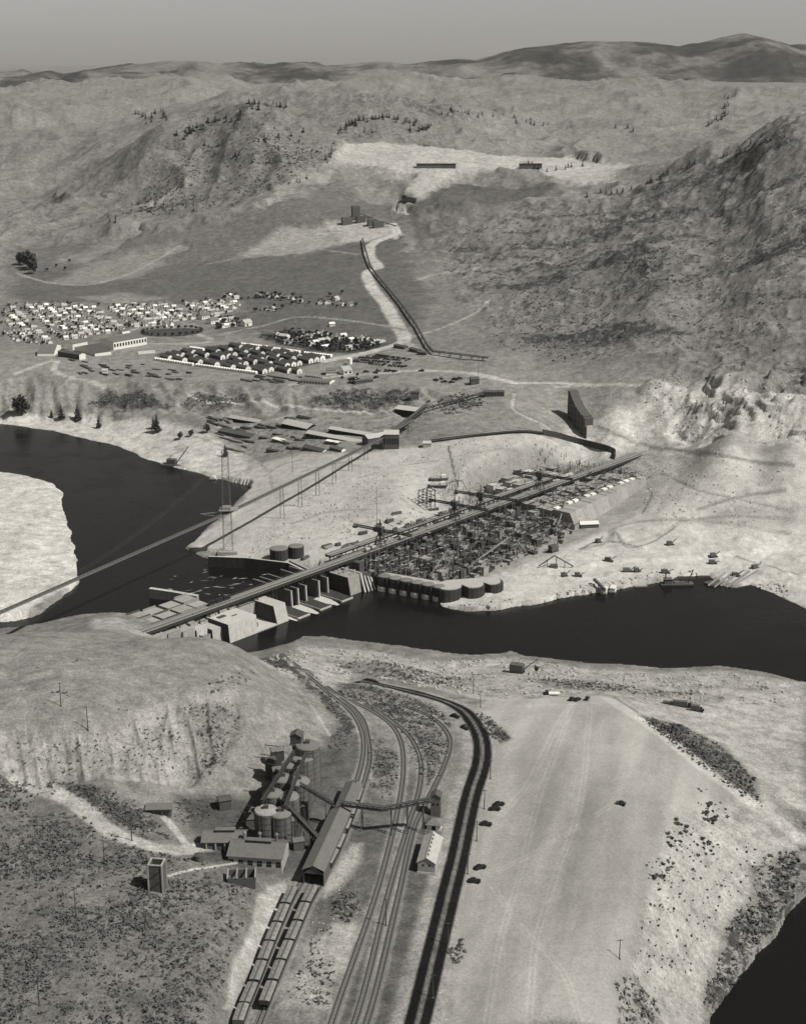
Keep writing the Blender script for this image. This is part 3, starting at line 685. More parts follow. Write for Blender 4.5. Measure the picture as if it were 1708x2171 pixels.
mat('car_paint_grey', .10, .35, .2, 1, spec=.5)
mat('tyre', .015, .9, .2, 1)
mat('rail', .03, .5, .2, .5, spec=.4)
mat('sleeper', .13, .95, .4, .9)
mat('railcar_roof', .2, .75, .3, .4, fine=1.6)
mat('railcar_side', .06, .7, .3, .6, fine=2)
mat('foliage', .055, .8, .5, 1.2, spec=.15)
mat('pine_foliage', .035, .85, .4, 1.0, spec=.1)
mat('sage_foliage', .105, .9, .4, 1.0, spec=.1)
mat('bark', .09, .95, .3, 2)
mat('sand_fill', .34, .95, .2, .3, fine=1.2, bump=.4)
mat('gravel', .17, .95, .25, .4, fine=1.5, bump=.3)
mat('foam', .5, .6, .25, .6)
mat('rock', .40, .95, .3, .25, fine=1.2, bump=.8)
mat('pole_timber', .06, .9, .2, 1)
# ================================================================ foreground: railway, cement plant, terrace
rnd0 = random.Random(31)
def path3(pts2, lift=0.0):
    p = np.array(pts2); d = np.concatenate([[0], np.cumsum(np.hypot(*np.diff(p, axis=0).T))])
    s = np.arange(0, d[-1], 3.0); x = np.interp(s, d, p[:, 0]); y = np.interp(s, d, p[:, 1])
    z = hgt(x, y) + lift
    k = np.ones(9) / 9; zp = np.concatenate([np.full(4, z[0]), z, np.full(4, z[-1])]); z = np.convolve(zp, k, 'valid')
    return np.stack([x, y, z], -1)
def sweep(mb, p, off, w, z0, z1, m=0):
    t = np.gradient(p[:, :2], axis=0); t /= np.linalg.norm(t, axis=1)[:, None]; nrm = np.stack([t[:, 1], -t[:, 0]], 1)
    k = len(mb.v)
    for i in range(len(p)):
        for o, z in ((off - w / 2, z0), (off + w / 2, z0), (off + w / 2, z1), (off - w / 2, z1)):
            mb.v.append((p[i, 0] + nrm[i, 0] * o, p[i, 1] + nrm[i, 1] * o, p[i, 2] + z))
    for i in range(len(p) - 1):
        a = k + 4 * i
        for j in range(4):
            q = (j + 1) % 4; mb.f.append((a + j, a + q, a + 4 + q, a + 4 + j)); mb.m.append(m)
TP = {k: path3(TW[k], .10) for k in TW}
TLAB = {'a': 'railway track that carries the left string of hopper cars and runs under the long shed',
        'b': 'railway track under the right string of hopper cars beside the long shed',
        'c': 'leftmost of the three empty tracks climbing beside the dark road',
        'd': 'middle one of the three empty tracks left of the dark road',
        'e': 'empty railway track nearest the dark road, curving past the gabled shed'}
for k, p in TP.items():
    o = thing('railway_track', TLAB[k], 'railway', group='tracks of the railway yard')
    mb = MB(); sweep(mb, p, 0, 3.2, -.6, .02); mb.build('ballast', 'gravel', o)
    mb = MB(); d = np.concatenate([[0], np.cumsum(np.linalg.norm(np.diff(p, axis=0), axis=1))])
    for s in np.arange(.4, d[-1], .75):
        i = min(np.searchsorted(d, s), len(p) - 1); j = max(i - 1, 0); c = p[j] + (p[i] - p[j]) * ((s - d[j]) / max(d[i] - d[j], 1e-6))
        t = (p[i] - p[j]); t /= np.linalg.norm(t) + 1e-9; q = np.array([t[1], -t[0], 0]) * 1.25
        mb.beam(c - q + (0, 0, .07), c + q + (0, 0, .07), .24, .14)
    so = mb.build('sleepers', 'sleeper', o); so['kind'] = 'stuff'
    for sg in (-.76, .76):
        mb = MB(); sweep(mb, p, sg, .17, .12, .32); mb.build('rail', 'rail', o)

def on_track(k, v):
    """arc position on track k of the point seen at photo row v"""
    p = TP[k]
    pix = [HC - 0] ; best = None
    for i, q in enumerate(p):
        X, Y, Z = q; zc = Y * CT - (Z - HC) * ST; yy = -(Y * ST + (Z - HC) * CT) / zc * FPX + 1085.5
        if best is None or abs(yy - v) < best[0]: best = (abs(yy - v), i)
    return best[1]
# ---- hopper cars
def make_hopper():
    o = thing('hopper_car', 'x', 'railcar')
    L, W = 10.4, 3.4
    mb = MB(); mb.hexa([(-L/2+1.2,-W/2+.25,1.15),(L/2-1.2,-W/2+.25,1.15),(L/2-1.2,W/2-.25,1.15),(-L/2+1.2,W/2-.25,1.15)], [(-L/2,-W/2,2.1),(L/2,-W/2,2.1),(L/2,W/2,2.1),(-L/2,W/2,2.1)])
    mb.box(-L/2, L/2, -W/2, W/2, 2.1, 3.75)
    for x in np.linspace(-L/2 + .3, L/2 - .3, 9):
        for y in (-W/2 - .06, W/2 + .06): mb.box(x - .07, x + .07, y - .06, y + .06, 1.9, 3.7)
    b = mb.build('body', 'railcar_side', o)
    mb = MB(); mb.hexa([(-L/2-.05,-W/2-.08,3.75),(L/2+.05,-W/2-.08,3.75),(L/2+.05,W/2+.08,3.75),(-L/2-.05,W/2+.08,3.75)], [(-L/2-.05,-.5,4.05),(L/2+.05,-.5,4.05),(L/2+.05,.5,4.05),(-L/2-.05,.5,4.05)])
    r = mb.build('roof', 'railcar_roof', o)
    mb = MB(); mb.box(-L/2 + .1, L/2 - .1, -.28, .28, 4.10, 4.16); mb.build('running_board', 'weathered_timber', r)
    for x in (-2.6, 0, 2.6):
        
        for y in (-.7, .7):
            mb = MB(); mb.box(x - .55, x + .55, y - .36, y + .36, 3.85, 4.08); mb.build('hatch', 'railcar_roof', r)
    for x in (-L/2 + 1.5, L/2 - 1.5):
        mb = MB(); mb.box(x - 1.1, x + 1.1, -.9, .9, .55, .95)
        for dx in (-.75, .75):
            for y in (-.76, .76):
                k0 = len(mb.v); mb.drum(0, 0, -.07, .07, .42, 10); mb.v[k0:] = [(x + dx + q[0], y + q[2], .42 + q[1]) for q in mb.v[k0:]]
        mb.build('truck', 'dark_steel', o)
    mb = MB(); mb.box(-L/2 - .55, L/2 + .55, -.18, .18, .85, 1.15); mb.build('coupler_beam', 'dark_steel', o)
    return o
hop = make_hopper(); kids(hop); used = False
def put_car(k, s, label, grp):
    global used
    p = TP[k]; d = np.concatenate([[0], np.cumsum(np.linalg.norm(np.diff(p, axis=0), axis=1))])
    c = [np.interp(s, d, p[:, j]) for j in range(3)]; a = [np.interp(s - 4, d, p[:, j]) for j in range(3)]; b = [np.interp(s + 4, d, p[:, j]) for j in range(3)]
    rz = ang(a, b); loc = (c[0], c[1], c[2] + .30); pit = math.atan2(b[2] - a[2], math.hypot(b[0] - a[0], b[1] - a[1]))
    if not used: o = hop; used = True; o.location = loc; o.rotation_euler = (0, 0, rz)
    else: o = dup(hop, loc, rz)
    o.rotation_euler = (0, -pit, rz)
    o['label'] = label; o['group'] = grp
NTH = ['nearest', 'second', 'third', 'fourth', 'fifth', 'sixth', 'seventh', 'eighth', 'ninth', 'tenth', 'eleventh']
for k, v0, v1, side in (('a', 2170, 1905, 'left'), ('b', 2165, 1905, 'right')):
    p = TP[k]; d = np.concatenate([[0], np.cumsum(np.linalg.norm(np.diff(p, axis=0), axis=1))])
    s0, s1 = d[on_track(k, v0)], d[on_track(k, v1)]
    s = s1 - 3; ss = []
    while s > s0: ss.append(s); s -= 11.75
    ss.reverse()
    for i, s in enumerate(ss):
        put_car(k, s, f'covered hopper car, {NTH[i]} from the bottom edge in the {side} string', 'hopper cars waiting below the long shed')
p = TP['b']; d = np.concatenate([[0], np.cumsum(np.linalg.norm(np.diff(p, axis=0), axis=1))])
for i, v in enumerate((1838, 1800, 1764, 1730, 1700)):
    put_car('b', d[on_track('b', v)], f'hopper car standing beside the long shed, {NTH[i]} to its near gable', 'hopper cars beside the long shed')

# ---- the long unloading shed over the track
def long_shed(name, label, n0, n1, w, he, hr, z0, roofm, wallm, endm, open_end=True, group=None, posts=True, cat='shed'):
    """n0, n1 world points of the axis ends on the ground"""
    n0 = Vector(n0); n1 = Vector(n1); L = (n1.xy - n0.xy).length; rz = ang(n0, n1)
    z = min(n0.z, n1.z) if z0 is None else z0
    o = thing(name, label, cat, (n0.x, n0.y, z), rz, group)
    mb = MB(); t = .16; ov = .5; sl = (hr - he) / (w / 2)
    for sg in (-1, 1):
        ye = sg * (w / 2 + ov)
        a = [(-ov, ye, he - sl * ov), (L + ov, ye, he - sl * ov), (L + ov, 0, hr), (-ov, 0, hr)]; b = [(q[0], q[1], q[2] + t) for q in a]
        if sg > 0: a.reverse(); b.reverse()
        mb = MB(); mb.hexa(a, b); r = mb.build('roof_slope', roofm, o)
    mb = MB(); mb.box(-ov, L + ov, -.25, .25, hr + t - .02, hr + t + .12); mb.build('ridge_cap', roofm, o)
    for sg in (-1, 1):
        mb = MB(); y = sg * w / 2
        mb.box(0, L, y - .1, y + .1, -1.5, he - .08); mb.build('side_wall', wallm, o)
    for x in (0, L):
        mb = MB()
        if open_end and x == 0:
            mb.hexa([(x - .1, -w/2 + .1, he - 1.6), (x + .1, -w/2 + .1, he - 1.6), (x + .1, w/2 - .1, he - 1.6), (x - .1, w/2 - .1, he - 1.6)], [(x - .1, -.05, hr - .1), (x + .1, -.05, hr - .1), (x + .1, .05, hr - .1), (x - .1, .05, hr - .1)])
            mb.build('gable_end', endm, o)
        else:
            mb.box(x - .1, x + .1, -w/2 + .1, w/2 - .1, -1.5, he - .08)
            mb.hexa([(x - .1, -w/2 + .1, he - .08), (x + .1, -w/2 + .1, he - .08), (x + .1, w/2 - .1, he - .08), (x - .1, w/2 - .1, he - .08)], [(x - .1, -.05, hr - .1), (x + .1, -.05, hr - .1), (x + .1, .05, hr - .1), (x - .1, .05, hr - .1)])
            mb.build('gable_end', endm, o)
    return o, L
zt = TP['a'][on_track('a', 1870)][2]
a0 = at(664, 1834, zt + 8.2); a1 = at(722, 1709, zt + 8.2); a2 = at(750, 1652, zt + 6.6)
o, L = long_shed('unloading_shed', 'long iron roofed shed with dark open gable over the track beside the silos', (a0.x, a0.y, zt), (a1.x, a1.y, zt), 7.6, 6.2, 8.0, zt, 'roof_grey', 'dark_wall', 'dark_wall')
o2, L2 = long_shed('shed_extension', 'lower shed extension continuing the long shed uphill past the conveyor', (a1.x, a1.y, zt), (a2.x, a2.y, zt), 6.4, 4.6, 6.2, zt, 'roof_grey', 'dark_wall', 'dark_wall', False)
# ---- the gabled shed by the dark road
def z_at(u, v): return G(u, v).z
zs = z_at(903, 1850)
b0 = at(903.5, 1817.5, zs + 7.2); b1 = at(918.6, 1763.6, zs + 7.2)
o, L = long_shed('gabled_shed', 'tall gabled shed with bright right roof slope between tracks and dark road', (b0.x, b0.y, zs), (b1.x, b1.y, zs), 6.6, 5.0, 7.0, zs, 'roof_iron', 'cream_wall', 'cream_wall', False)
mb = MB(); mb.box(-.25, -.12, -3.6, 3.6, -.2, .9); mb.build('plinth', 'pale_concrete', o)
for y in (-1.2, 1.2):
    mb = MB(); mb.box(-.16, -.11, y - .4, y + .4, 3.4, 4.2); mb.build('window', 'window_glass', o)
for i in range(6):
    mb = MB(); mb.drum(2 + i * L / 6.5, -.45, 6.7, 7.7, .22, 8); mb.build('roof_vent', 'dark_steel', o)
# small white hipped hut and the dark bin tower above it
h = at(920.5, 1752, zs); rz = ang(b0, b1)
o = thing('hut', 'small white hipped hut with dark doorway just uphill of the gabled shed', 'hut', (h.x, h.y, z_at(920, 1752)), rz)
mb = MB(); mb.box(-2.4, 2.4, -2.8, 2.8, -1, 2.6); mb.build('wall', 'white_paint', o)
mb = MB(); mb.hexa([(-3, -3.4, 2.6), (3, -3.4, 2.6), (3, 3.4, 2.6), (-3, 3.4, 2.6)], [(-.8, -1.2, 4.1), (.8, -1.2, 4.1), (.8, 1.2, 4.1), (-.8, 1.2, 4.1)]); mb.build('roof', 'silo_top', o)
mb = MB(); mb.box(-2.46, -2.41, -.8, .8, -.2, 2.0); mb.build('door', 'dark_opening', o)
h = at(924, 1722, zs); o = thing('bin_tower', 'grey windowless bin tower at the conveyor head above the white hut', 'tower', (h.x, h.y, z_at(923, 1730)), rz)
mb = MB(); mb.box(-2.2, 2.2, -2, 2, -1, 8.2); mb.build('wall', 'roof_grey', o)
mb = MB(); mb.gable(-2.2, 2.2, -2, 2, 8.2, 8.9, 10.0, 0, 1); mb.build('head_house', ['roof_grey', 'roof_dark'], o)
mb = MB(); mb.box(-2.26, -2.21, -1.2, -.5, 5, 6); mb.box(-2.26, -2.21, .5, 1.2, 5, 6); mb.build('window', 'dark_opening', o)

# ---- silos
zs0 = 50.0
SIL = [(564,1716,63.6,4.5),(594,1722,62.8,4.2),(578,1680,63.8,4.1),(612,1686,63.6,4.1),(600,1648,64.2,4.2),(634,1654,64.2,4.3),(618,1618,66,4.3),(640,1602,68,5.2),(652,1578,72,5.0)]
for i, (u, v, zt_, r) in enumerate(SIL):
    c = at(u, v, zt_); g = gz(c.x, c.y); H = zt_ - g
    lab = f'concrete cement silo, {["nearest, with bright flat cap", "second, half behind the nearest one", "third, left file", "third, right file", "fourth, left file", "fourth, right file", "behind the fourth pair", "broad and tall, last but one", "tallest and farthest"][i]} of the cluster'
    o = thing('cement_silo', lab, 'silo', (c.x, c.y, g), 0, 'cement silos beside the long shed')
    mb = MB(); mb.drum(0, 0, -1.5, H - .5, r, 28); mb.build('drum', 'silo_concrete', o)
    mb = MB(); mb.drum(0, 0, H - .5, H, r + .12, 28, r * .96); mb.drum(0, 0, H, H + .8, r * .9, 24, .6); mb.build('cap', 'concrete' if i == 0 else 'silo_top', o)
    for a in np.linspace(0, 2 * math.pi, 7)[:-1]:
        mb = MB(); mb.box(-.12, .12, -.12, .12, 0, H - .6); ob = mb.build('rib', 'silo_concrete', o, loc=(math.cos(a) * (r + .04), math.sin(a) * (r + .04), 0))
    mb = MB()
    for zz in np.arange(2, H - 1, 2.4): mb.drum(0, 0, zz, zz + .14, r + .07, 28)
    mb.build('hoops', 'dark_steel', o)
    mb = MB(); mb.box(-.9, .9, -.9, .9, H + .5, H + 2.0); mb.build('hatch_house', 'roof_dark', o)
c = at(630, 1600, 66); g = gz(c.x, c.y)
o = thing('elevator_tower', 'narrow dark elevator tower standing highest behind the silos', 'tower', (c.x, c.y, g), rz)
mb = MB(); mb.box(-1.6, 1.6, -1.6, 1.6, -1, 25); mb.build('shaft', 'dark_wall', o)
mb = MB(); mb.box(-2.3, 2.3, -2.3, 2.3, 22.5, 25.8); mb.gable(-2.3, 2.3, -2.3, 2.3, 25.8, 26.2, 27.4, 0, 0); mb.build('head_house', 'dark_wall', o)
mb = MB(); mb.box(-2.6, 2.6, -2.6, 2.6, 22.2, 22.5); mb.build('gallery', 'weathered_timber', o)

def gallery(name, label, p, q, w=1.8, h=2.2, legs=3, mat_='weathered_timber', cat='conveyor', group=None):
    p = Vector(p); q = Vector(q)
    o = thing(name, label, cat, (p.x, p.y, p.z), 0, group); d = q - p
    mb = MB(); mb.beam((0, 0, 0), d, w, .35); mb.build('floor', mat_, o)
    nrm = Vector((-d.y, d.x, 0)).normalized() * (w / 2); up = Vector((0, 0, h))
    for sg in (-1, 1):
        mb = MB(); mb.beam(nrm * sg + up, d + nrm * sg + up, .25); mb.beam(nrm * sg, d + nrm * sg, .25)
        k = max(2, int(d.length / 3.0))
        for i in range(k):
            a = nrm * sg + d * (i / k); b = nrm * sg + d * ((i + 1) / k)
            mb.beam(a + (up if i % 2 else Vector()), b + (Vector() if i % 2 else up), .16); mb.beam(a, a + up, .16)
        mb.build('truss', 'dark_steel', o)
    mb = MB(); mb.beam(up * .98, d + up * .98, w * .7, .2); mb.build('belt_cover', mat_, o)
    for i in range(legs):
        t = (i + .5) / legs; b = p + d * t; g = gz(b.x, b.y)
        if b.z - g < 2.5: continue
        mb = MB()
        for sg in (-1, 1):
            mb.beam(d * t + nrm * sg, d * t + nrm * sg * 1.7 + Vector((0, 0, g - b.z - .5)), .35)
        for zf in (.33, .66): mb.beam(d * t + nrm * 1.3 + Vector((0, 0, (g - b.z) * zf)), d * t - nrm * 1.3 + Vector((0, 0, (g - b.z) * zf)), .2)
        mb.beam(d * t + nrm * 1.1 + Vector((0, 0, (g - b.z) * .33)), d * t - nrm * 1.4 + Vector((0, 0, (g - b.z) * .66)), .18)
        mb.build('bent', 'weathered_timber', o)
    return o
def G3(u, v, z): return at(u, v, z)
gallery('conveyor_gallery', 'conveyor gallery on a trestle bent spanning the tracks to the bin tower', G3(812, 1719, 57), G3(914, 1699, 58.5), w=1.2, h=1.6, legs=3)
gallery('conveyor_gallery', 'thin conveyor bridge from the long shed roof to the trestle bend', G3(722, 1707, 57), G3(812, 1719, 57), w=1.4, h=1.6, legs=1)
gallery('conveyor_gallery', 'dark conveyor from the upper silos slanting down to the shed extension', G3(636, 1666, 66), G3(708, 1709, 56.5), w=1.2, h=1.5, legs=2, mat_='dark_form')
gallery('conveyor_gallery', 'steep dark conveyor slanting from the near silos down into the long shed', G3(612, 1716, 63), G3(676, 1784, 53), w=1.8, h=1.8, legs=2, mat_='dark_form')
gallery('conveyor_gallery', 'lattice conveyor climbing over the silo tops to the elevator tower', G3(555, 1702, 65.5), G3(624, 1596, 74), w=.9, h=1.2, legs=0, mat_='dark_form')
gallery('conveyor_gallery', 'second lattice conveyor along the right file of silos', G3(604, 1714, 65), G3(648, 1600, 71), w=.8, h=1.1, legs=0, mat_='dark_form')

# dark sheds, bins and pipes crowded between the silos
for i, (u, v, w_, d_, h_, a) in enumerate([(548,1742,5,4,5,.2),(532,1752,4,3.4,4,.2),(590,1700,4,4,15,.3),(655,1690,3,3,9,.3),(668,1668,3.4,3,8,.3),(640,1740,4,3.4,7,.3),(625,1765,4,3,6,.3),(574,1650,4,3,9,.3),(588,1625,5,3.6,8,.3),(660,1620,3,3,7,.3),(632,1800,4,3,4,.3)]):
    c = G(u, v); o = thing('bin_shed', 'dark crowded bin shed among the silos, ' + ['left of the nearest silo', 'leftmost and low', 'tall one between the files', 'right of the third pair', 'by the upper conveyor foot', 'right of the nearest silo', 'under the steep conveyor', 'left of the third pair', 'left of the fourth pair', 'right of the tallest silo', 'at the corner of the workshop'][i], 'shed', c, a, 'bin sheds among the silos')
    mb = MB(); mb.box(-w_/2, w_/2, -d_/2, d_/2, -1, h_); mb.build('wall', ('dark_wall', 'weathered_timber', 'dark_form')[i % 3], o)
    mb = MB(); mb.hexa([(-w_/2 - .3, -d_/2 - .3, h_), (w_/2 + .3, -d_/2 - .3, h_), (w_/2 + .3, d_/2 + .3, h_), (-w_/2 - .3, d_/2 + .3, h_)], [(-w_/2 - .3, -.1, h_ + 1.2), (w_/2 + .3, -.1, h_ + 1.2), (w_/2 + .3, .1, h_ + 1.2), (-w_/2 - .3, .1, h_ + 1.2)]); mb.build('roof', 'roof_dark' if i % 2 else 'roof_grey', o)
    mb = MB(); mb.drum(w_/2 + .4, 0, 0, h_ + rnd0.uniform(1, 4), .25, 8); mb.beam((w_/2 + .4, 0, h_ + .8), (-w_, 1, h_ + 2.4), .3); mb.build('pipe', 'dark_steel', o)
# ---- plant buildings
def roofbox(name, label, u0, v0, u1, v1, wpx, he, hr, wallm='dark_wall', roofm='roof_grey', vent=True, cat='building', zb=None):
    """gabled building; (u0,v0)-(u1,v1): ends of the ridge in the photo"""
    g = G((u0 + u1) / 2, max(v0, v1) + 40).z if zb is None else zb
    p = at(u0, v0, g + hr); q = at(u1, v1, g + hr); L = (q - p).length; rz_ = ang(p, q)
    o = thing(name, label, cat, (p.x, p.y, g), rz_); w = wpx
    mb = MB(); mb.box(0, L, -w/2, w/2, -2, he); mb.build('wall', wallm, o)
    for x, s_ in ((0, -1), (L, 1)):
        mb = MB(); mb.hexa([(x - .08, -w/2, he), (x + .08, -w/2, he), (x + .08, w/2, he), (x - .08, w/2, he)], [(x - .08, -.05, hr - .12), (x + .08, -.05, hr - .12), (x + .08, .05, hr - .12), (x - .08, .05, hr - .12)]); mb.build('gable_end', wallm, o)
    sl = (hr - he) / (w / 2); ov = .6
    for sg in (-1, 1):
        ye = sg * (w / 2 + ov); a = [(-ov, ye, he - sl * ov), (L + ov, ye, he - sl * ov), (L + ov, 0, hr), (-ov, 0, hr)]; b = [(x, y, z + .18) for x, y, z in a]
        if sg > 0: a.reverse(); b.reverse()
        mb = MB(); mb.hexa(a, b); mb.build('roof_slope', roofm, o)
    if vent:
        mb = MB(); mb.box(L * .3, L * .75, -.8, .8, hr - .2, hr + .9); v_ = mb.build('ridge_vent', 'dark_wall', o)
        mb = MB(); mb.box(L * .3 - .3, L * .75 + .3, -1.2, 1.2, hr + .9, hr + 1.1); mb.build('vent_roof', roofm, v_)
    return o, L, g
o, L, g = roofbox('workshop', 'large grey roofed workshop with ridge vent in front of the nearest silo', 492, 1781, 604, 1788, 13.5, 4.6, 7.2, 'cream_wall', 'roof_grey')
for x in np.linspace(1.2, L - 1.2, 6):
    mb = MB(); mb.box(x - .9, x + .9, -6.83, -6.76, .8, 3.0); w_ = mb.build('window', 'dark_opening', o)
    mb = MB(); mb.box(x - .06, x + .06, -6.88, -6.84, .8, 3.0); mb.box(x - .9, x + .9, -6.88, -6.84, 1.85, 1.97); mb.build('glazing_bars', 'grey_steel', w_)
for x in (4, 10, 16.5):
    mb = MB(); mb.drum(x, 3.2, 5, 8.9, .5, 10); mb.drum(x, 3.2, 8.9, 9.5, .85, 10, .4); mb.build('chimney', 'silo_top', o)
o, L, g = roofbox('office', 'grey roofed building with open dark porch left of the workshop', 432, 1762, 520, 1762, 9, 4.2, 6.2, 'dark_wall', 'roof_grey')
for x in (1.5, 5, 8.5, 12):
    mb = MB(); mb.box(x - .25, x + .25, -5.0, -4.56, -1, 3.9); mb.build('porch_post', 'cream_wall', o)
c = G(513, 1870); o = thing('open_bin', 'open topped timber bin with crosswise beams in front of the workshop', 'bin', (c.x, c.y, c.z), R(4))

for y in (-3.05, 3.05):
    mb = MB(); mb.box(-5, 5, y - .15, y + .15, -1, 3.4); mb.build('long_side', 'dark_wall', o)

for x in (-4.85, 4.85):
    mb = MB(); mb.box(x - .15, x + .15, -2.9, 2.9, -1, 3.4); mb.build('short_side', 'dark_wall', o)
for x in (-5, -1.7, 1.7, 5):
    mb = MB(); mb.box(x - .3, x + .3, -3.4, 3.4, 3.4, 3.9); mb.build('cross_beam', 'pale_timber', o)
c = G(335, 1884); o = thing('concrete_tower', 'square open topped concrete tower alone in the sagebrush', 'tower', (c.x, c.y, c.z), R(-6))
T = 10.4
for nm, b_ in (('wall', (-3, 3, -3, -2.6)), ('wall', (-3, 3, 2.6, 3)), ('wall', (-3, -2.6, -2.6, 2.6)), ('wall', (2.6, 3, -2.6, 2.6))):
    mb = MB(); mb.box(*[q * .82 for q in b_], -1.5, T); mb.build(nm, 'weathered_timber', o)
for b_ in ((-3.2, 3.2, -3.2, -2.5), (-3.2, 3.2, 2.5, 3.2), (-3.2, -2.5, -2.5, 2.5), (2.5, 3.2, -2.5, 2.5)):
    mb = MB(); mb.box(*[q * .82 for q in b_], T, T + .4); mb.build('rim', 'concrete', o)
for x in (-2.5, 2.5):
    for y in (-2.5, 2.5):
        mb = MB(); mb.box(x - .25, x + .25, y - .25, y + .25, -1.5, T + .1); mb.build('corner_post', 'concrete', o)
for z0_, z1_ in ((1, 5), (5, 9)):
    mb = MB(); mb.beam((-2.4, -2.62, z0_), (2.4, -2.62, z1_), .22); mb.build('brace', 'dark_steel', o)
c = G(338, 1722); o = thing('bunkhouse', 'low flat roofed shed on posts beside the dirt road', 'shed', (c.x, c.y, c.z), R(2))
mb = MB(); mb.box(-4.8, 4.8, -1.6, 2.4, -1, 2.4); mb.build('wall', 'dark_wall', o)
mb = MB(); mb.box(-5.3, 5.3, -2.8, 2.9, 2.4, 2.7); mb.build('roof', 'roof_grey', o)
for x in (-4.8, -1.8, 1.4, 4.6):
    mb = MB(); mb.box(x - .15, x + .15, -2.6, -2.3, -1, 2.4); mb.build('post', 'weathered_timber', o)
c = G(476, 1712); o = thing('pump_shack', 'dark square shack alone left of the silo cluster', 'shack', (c.x, c.y, c.z), R(20))
mb = MB(); mb.box(-2.4, 2.4, -2.2, 2.2, -1, 4.2); mb.build('wall', 'dark_wall', o)
mb = MB(); mb.hexa([(-2.8, -2.6, 4.2), (2.8, -2.6, 4.2), (2.8, 2.6, 4.2), (-2.8, 2.6, 4.2)], [(-2.8, -.1, 5.2), (2.8, -.1, 5.2), (2.8, .1, 5.2), (-2.8, .1, 5.2)]); mb.build('roof', 'roof_dark', o)
c = G(415, 1842); o = thing('water_tank', 'dark round tank on the ground between tower and workshop', 'tank', (c.x, c.y, c.z))
c = G(422, 1825); o.location = (c.x, c.y, c.z)
mb = MB(); mb.drum(0, 0, -.5, 2.6, 1.7, 16); mb.build('drum', 'dark_wall', o); mb = MB(); mb.drum(0, 0, 2.6, 3.2, 1.8, 16, .2); mb.build('lid', 'roof_dark', o)

# ---- poles with lamps and wires' crossarms
def pole(u, v, h, label, grp, arms=1):
    c = G(u, v); o = thing('utility_pole', label, 'pole', (c.x, c.y, c.z), R(random.uniform(-20, 20)), grp)
    mb = MB(); mb.drum(0, 0, -1, h, .22, 8, .13); mb.build('post', 'pole_timber', o)
    for i in range(arms):
        mb = MB(); mb.box(-1.1, 1.1, -.08, .08, h - .6 - i * .8, h - .42 - i * .8); mb.build('crossarm', 'pole_timber', o)
        for x in (-.95, -.4, .4, .95):
            pass
    mb = MB(); mb.drum(0, 0, -.3, .12, .55, 10, .45); mb.build('footing', 'dark_wall', o)
for i, (u, v) in enumerate([(1039,1651),(1026,1715),(1010,1783),(991,1853),(949,2003),(917,2115)]):
    pole(u, v, 9.0, f'roadside pole right of the dark road, {["farthest up the road", "beside the pair of black cars", "below the single black car", "beside the two lower black cars", "next to last, by the roadside scrub", "nearest the bottom edge"][i]}', 'poles along the dark road')
for u, v, h, lab in [(130,1497,11,'tall pole on the bare knoll, the farther of the two'),(187,1548,11,'tall pole on the bare knoll, the nearer of the two'),(162,1946,12,'bare pole in the sagebrush left of the concrete tower'),(84,2132,11,'pole at the bottom left corner of the sagebrush'),(222,1832,10,'pole just below the bend of the dirt road'),(280,1782,14,'tall thin pole above the dirt road near the low shed'),(308,1975,9,'short pole in the sagebrush below the concrete tower'),(1312,2033,8,'lone pole on the edge of the right hand slope'),(818,1963,11,'pole in the rough bank between trains and empty tracks'),(1003,1470,11,'pole above the near river shore'),(1018,1500,9,'pole at the upper end of the sandy terrace'),(755,1690,8,'pole beside the shed extension')]:
    pole(u, v, h, lab, 'solitary poles')

# ---- cars and trucks
def make_sedan(matname):
    o = thing('parked_car', 'x', 'car')
    mb = MB()
    prof = [(-2.25,.35),(-2.3,.75),(-2.0,1.05),(-1.5,1.25),(-1.0,1.62),(-.2,1.72),(.45,1.62),(.85,1.15),(1.9,1.05),(2.2,.85),(2.25,.4)]
    n_ = len(prof)
    for sg in (-1, 1):
        pass
    L_ = [(x, -.62 if z > 1.2 else -.72, z) for x, z in prof]; R_ = [(x, -y, z) for x, y, z in L_]
    mb.face(L_); mb.face(list(reversed(R_)))
    for i in range(n_):
        j = (i + 1) % n_; mb.face([L_[j], L_[i], R_[i], R_[j]])
    b = mb.build('body', matname, o)
    mb = MB()
    for y in (-.80, .80):
        for x in (-1.4, 1.4):
            pts = [(x + .62 * math.cos(a), .42 + .5 * math.sin(a)) for a in np.linspace(.15, math.pi - .15, 6)]
            mb.hexa([(px, y - .13, pz) for px, pz in pts], [(px, y + .13, pz) for px, pz in pts])
    mb.build('fenders', matname, o)
    for x in (-1.4, 1.4):
        for y in (-.74, .74):
            mb = MB(); mb.drum(0, 0, -.09, .09, .36, 12); mb.v = [(x + q[0], y + q[2], .36 + q[1]) for q in mb.v]; mb.build('wheel', 'tyre', o)
    mb = MB()
    for sg in (-1, 1): mb.face([(-.95, sg * .67, 1.25), (.4, sg * .67, 1.25), (.25, sg * .655, 1.52), (-.8, sg * .655, 1.52)] if sg < 0 else [(.4, sg * .67, 1.25), (-.95, sg * .67, 1.25), (-.8, sg * .655, 1.52), (.25, sg * .655, 1.52)])
    mb.build('windows', 'window_glass', b)
    for y in (-.5, .5):
        mb = MB(); mb.drum(0, 0, 0, .2, .16, 8); mb.v = [(2.1 + q[2], y + q[0], .85 + q[1]) for q in mb.v]; mb.build('headlight', 'grey_steel', o)
    return o
sed = make_sedan('car_paint_black'); kids(sed)
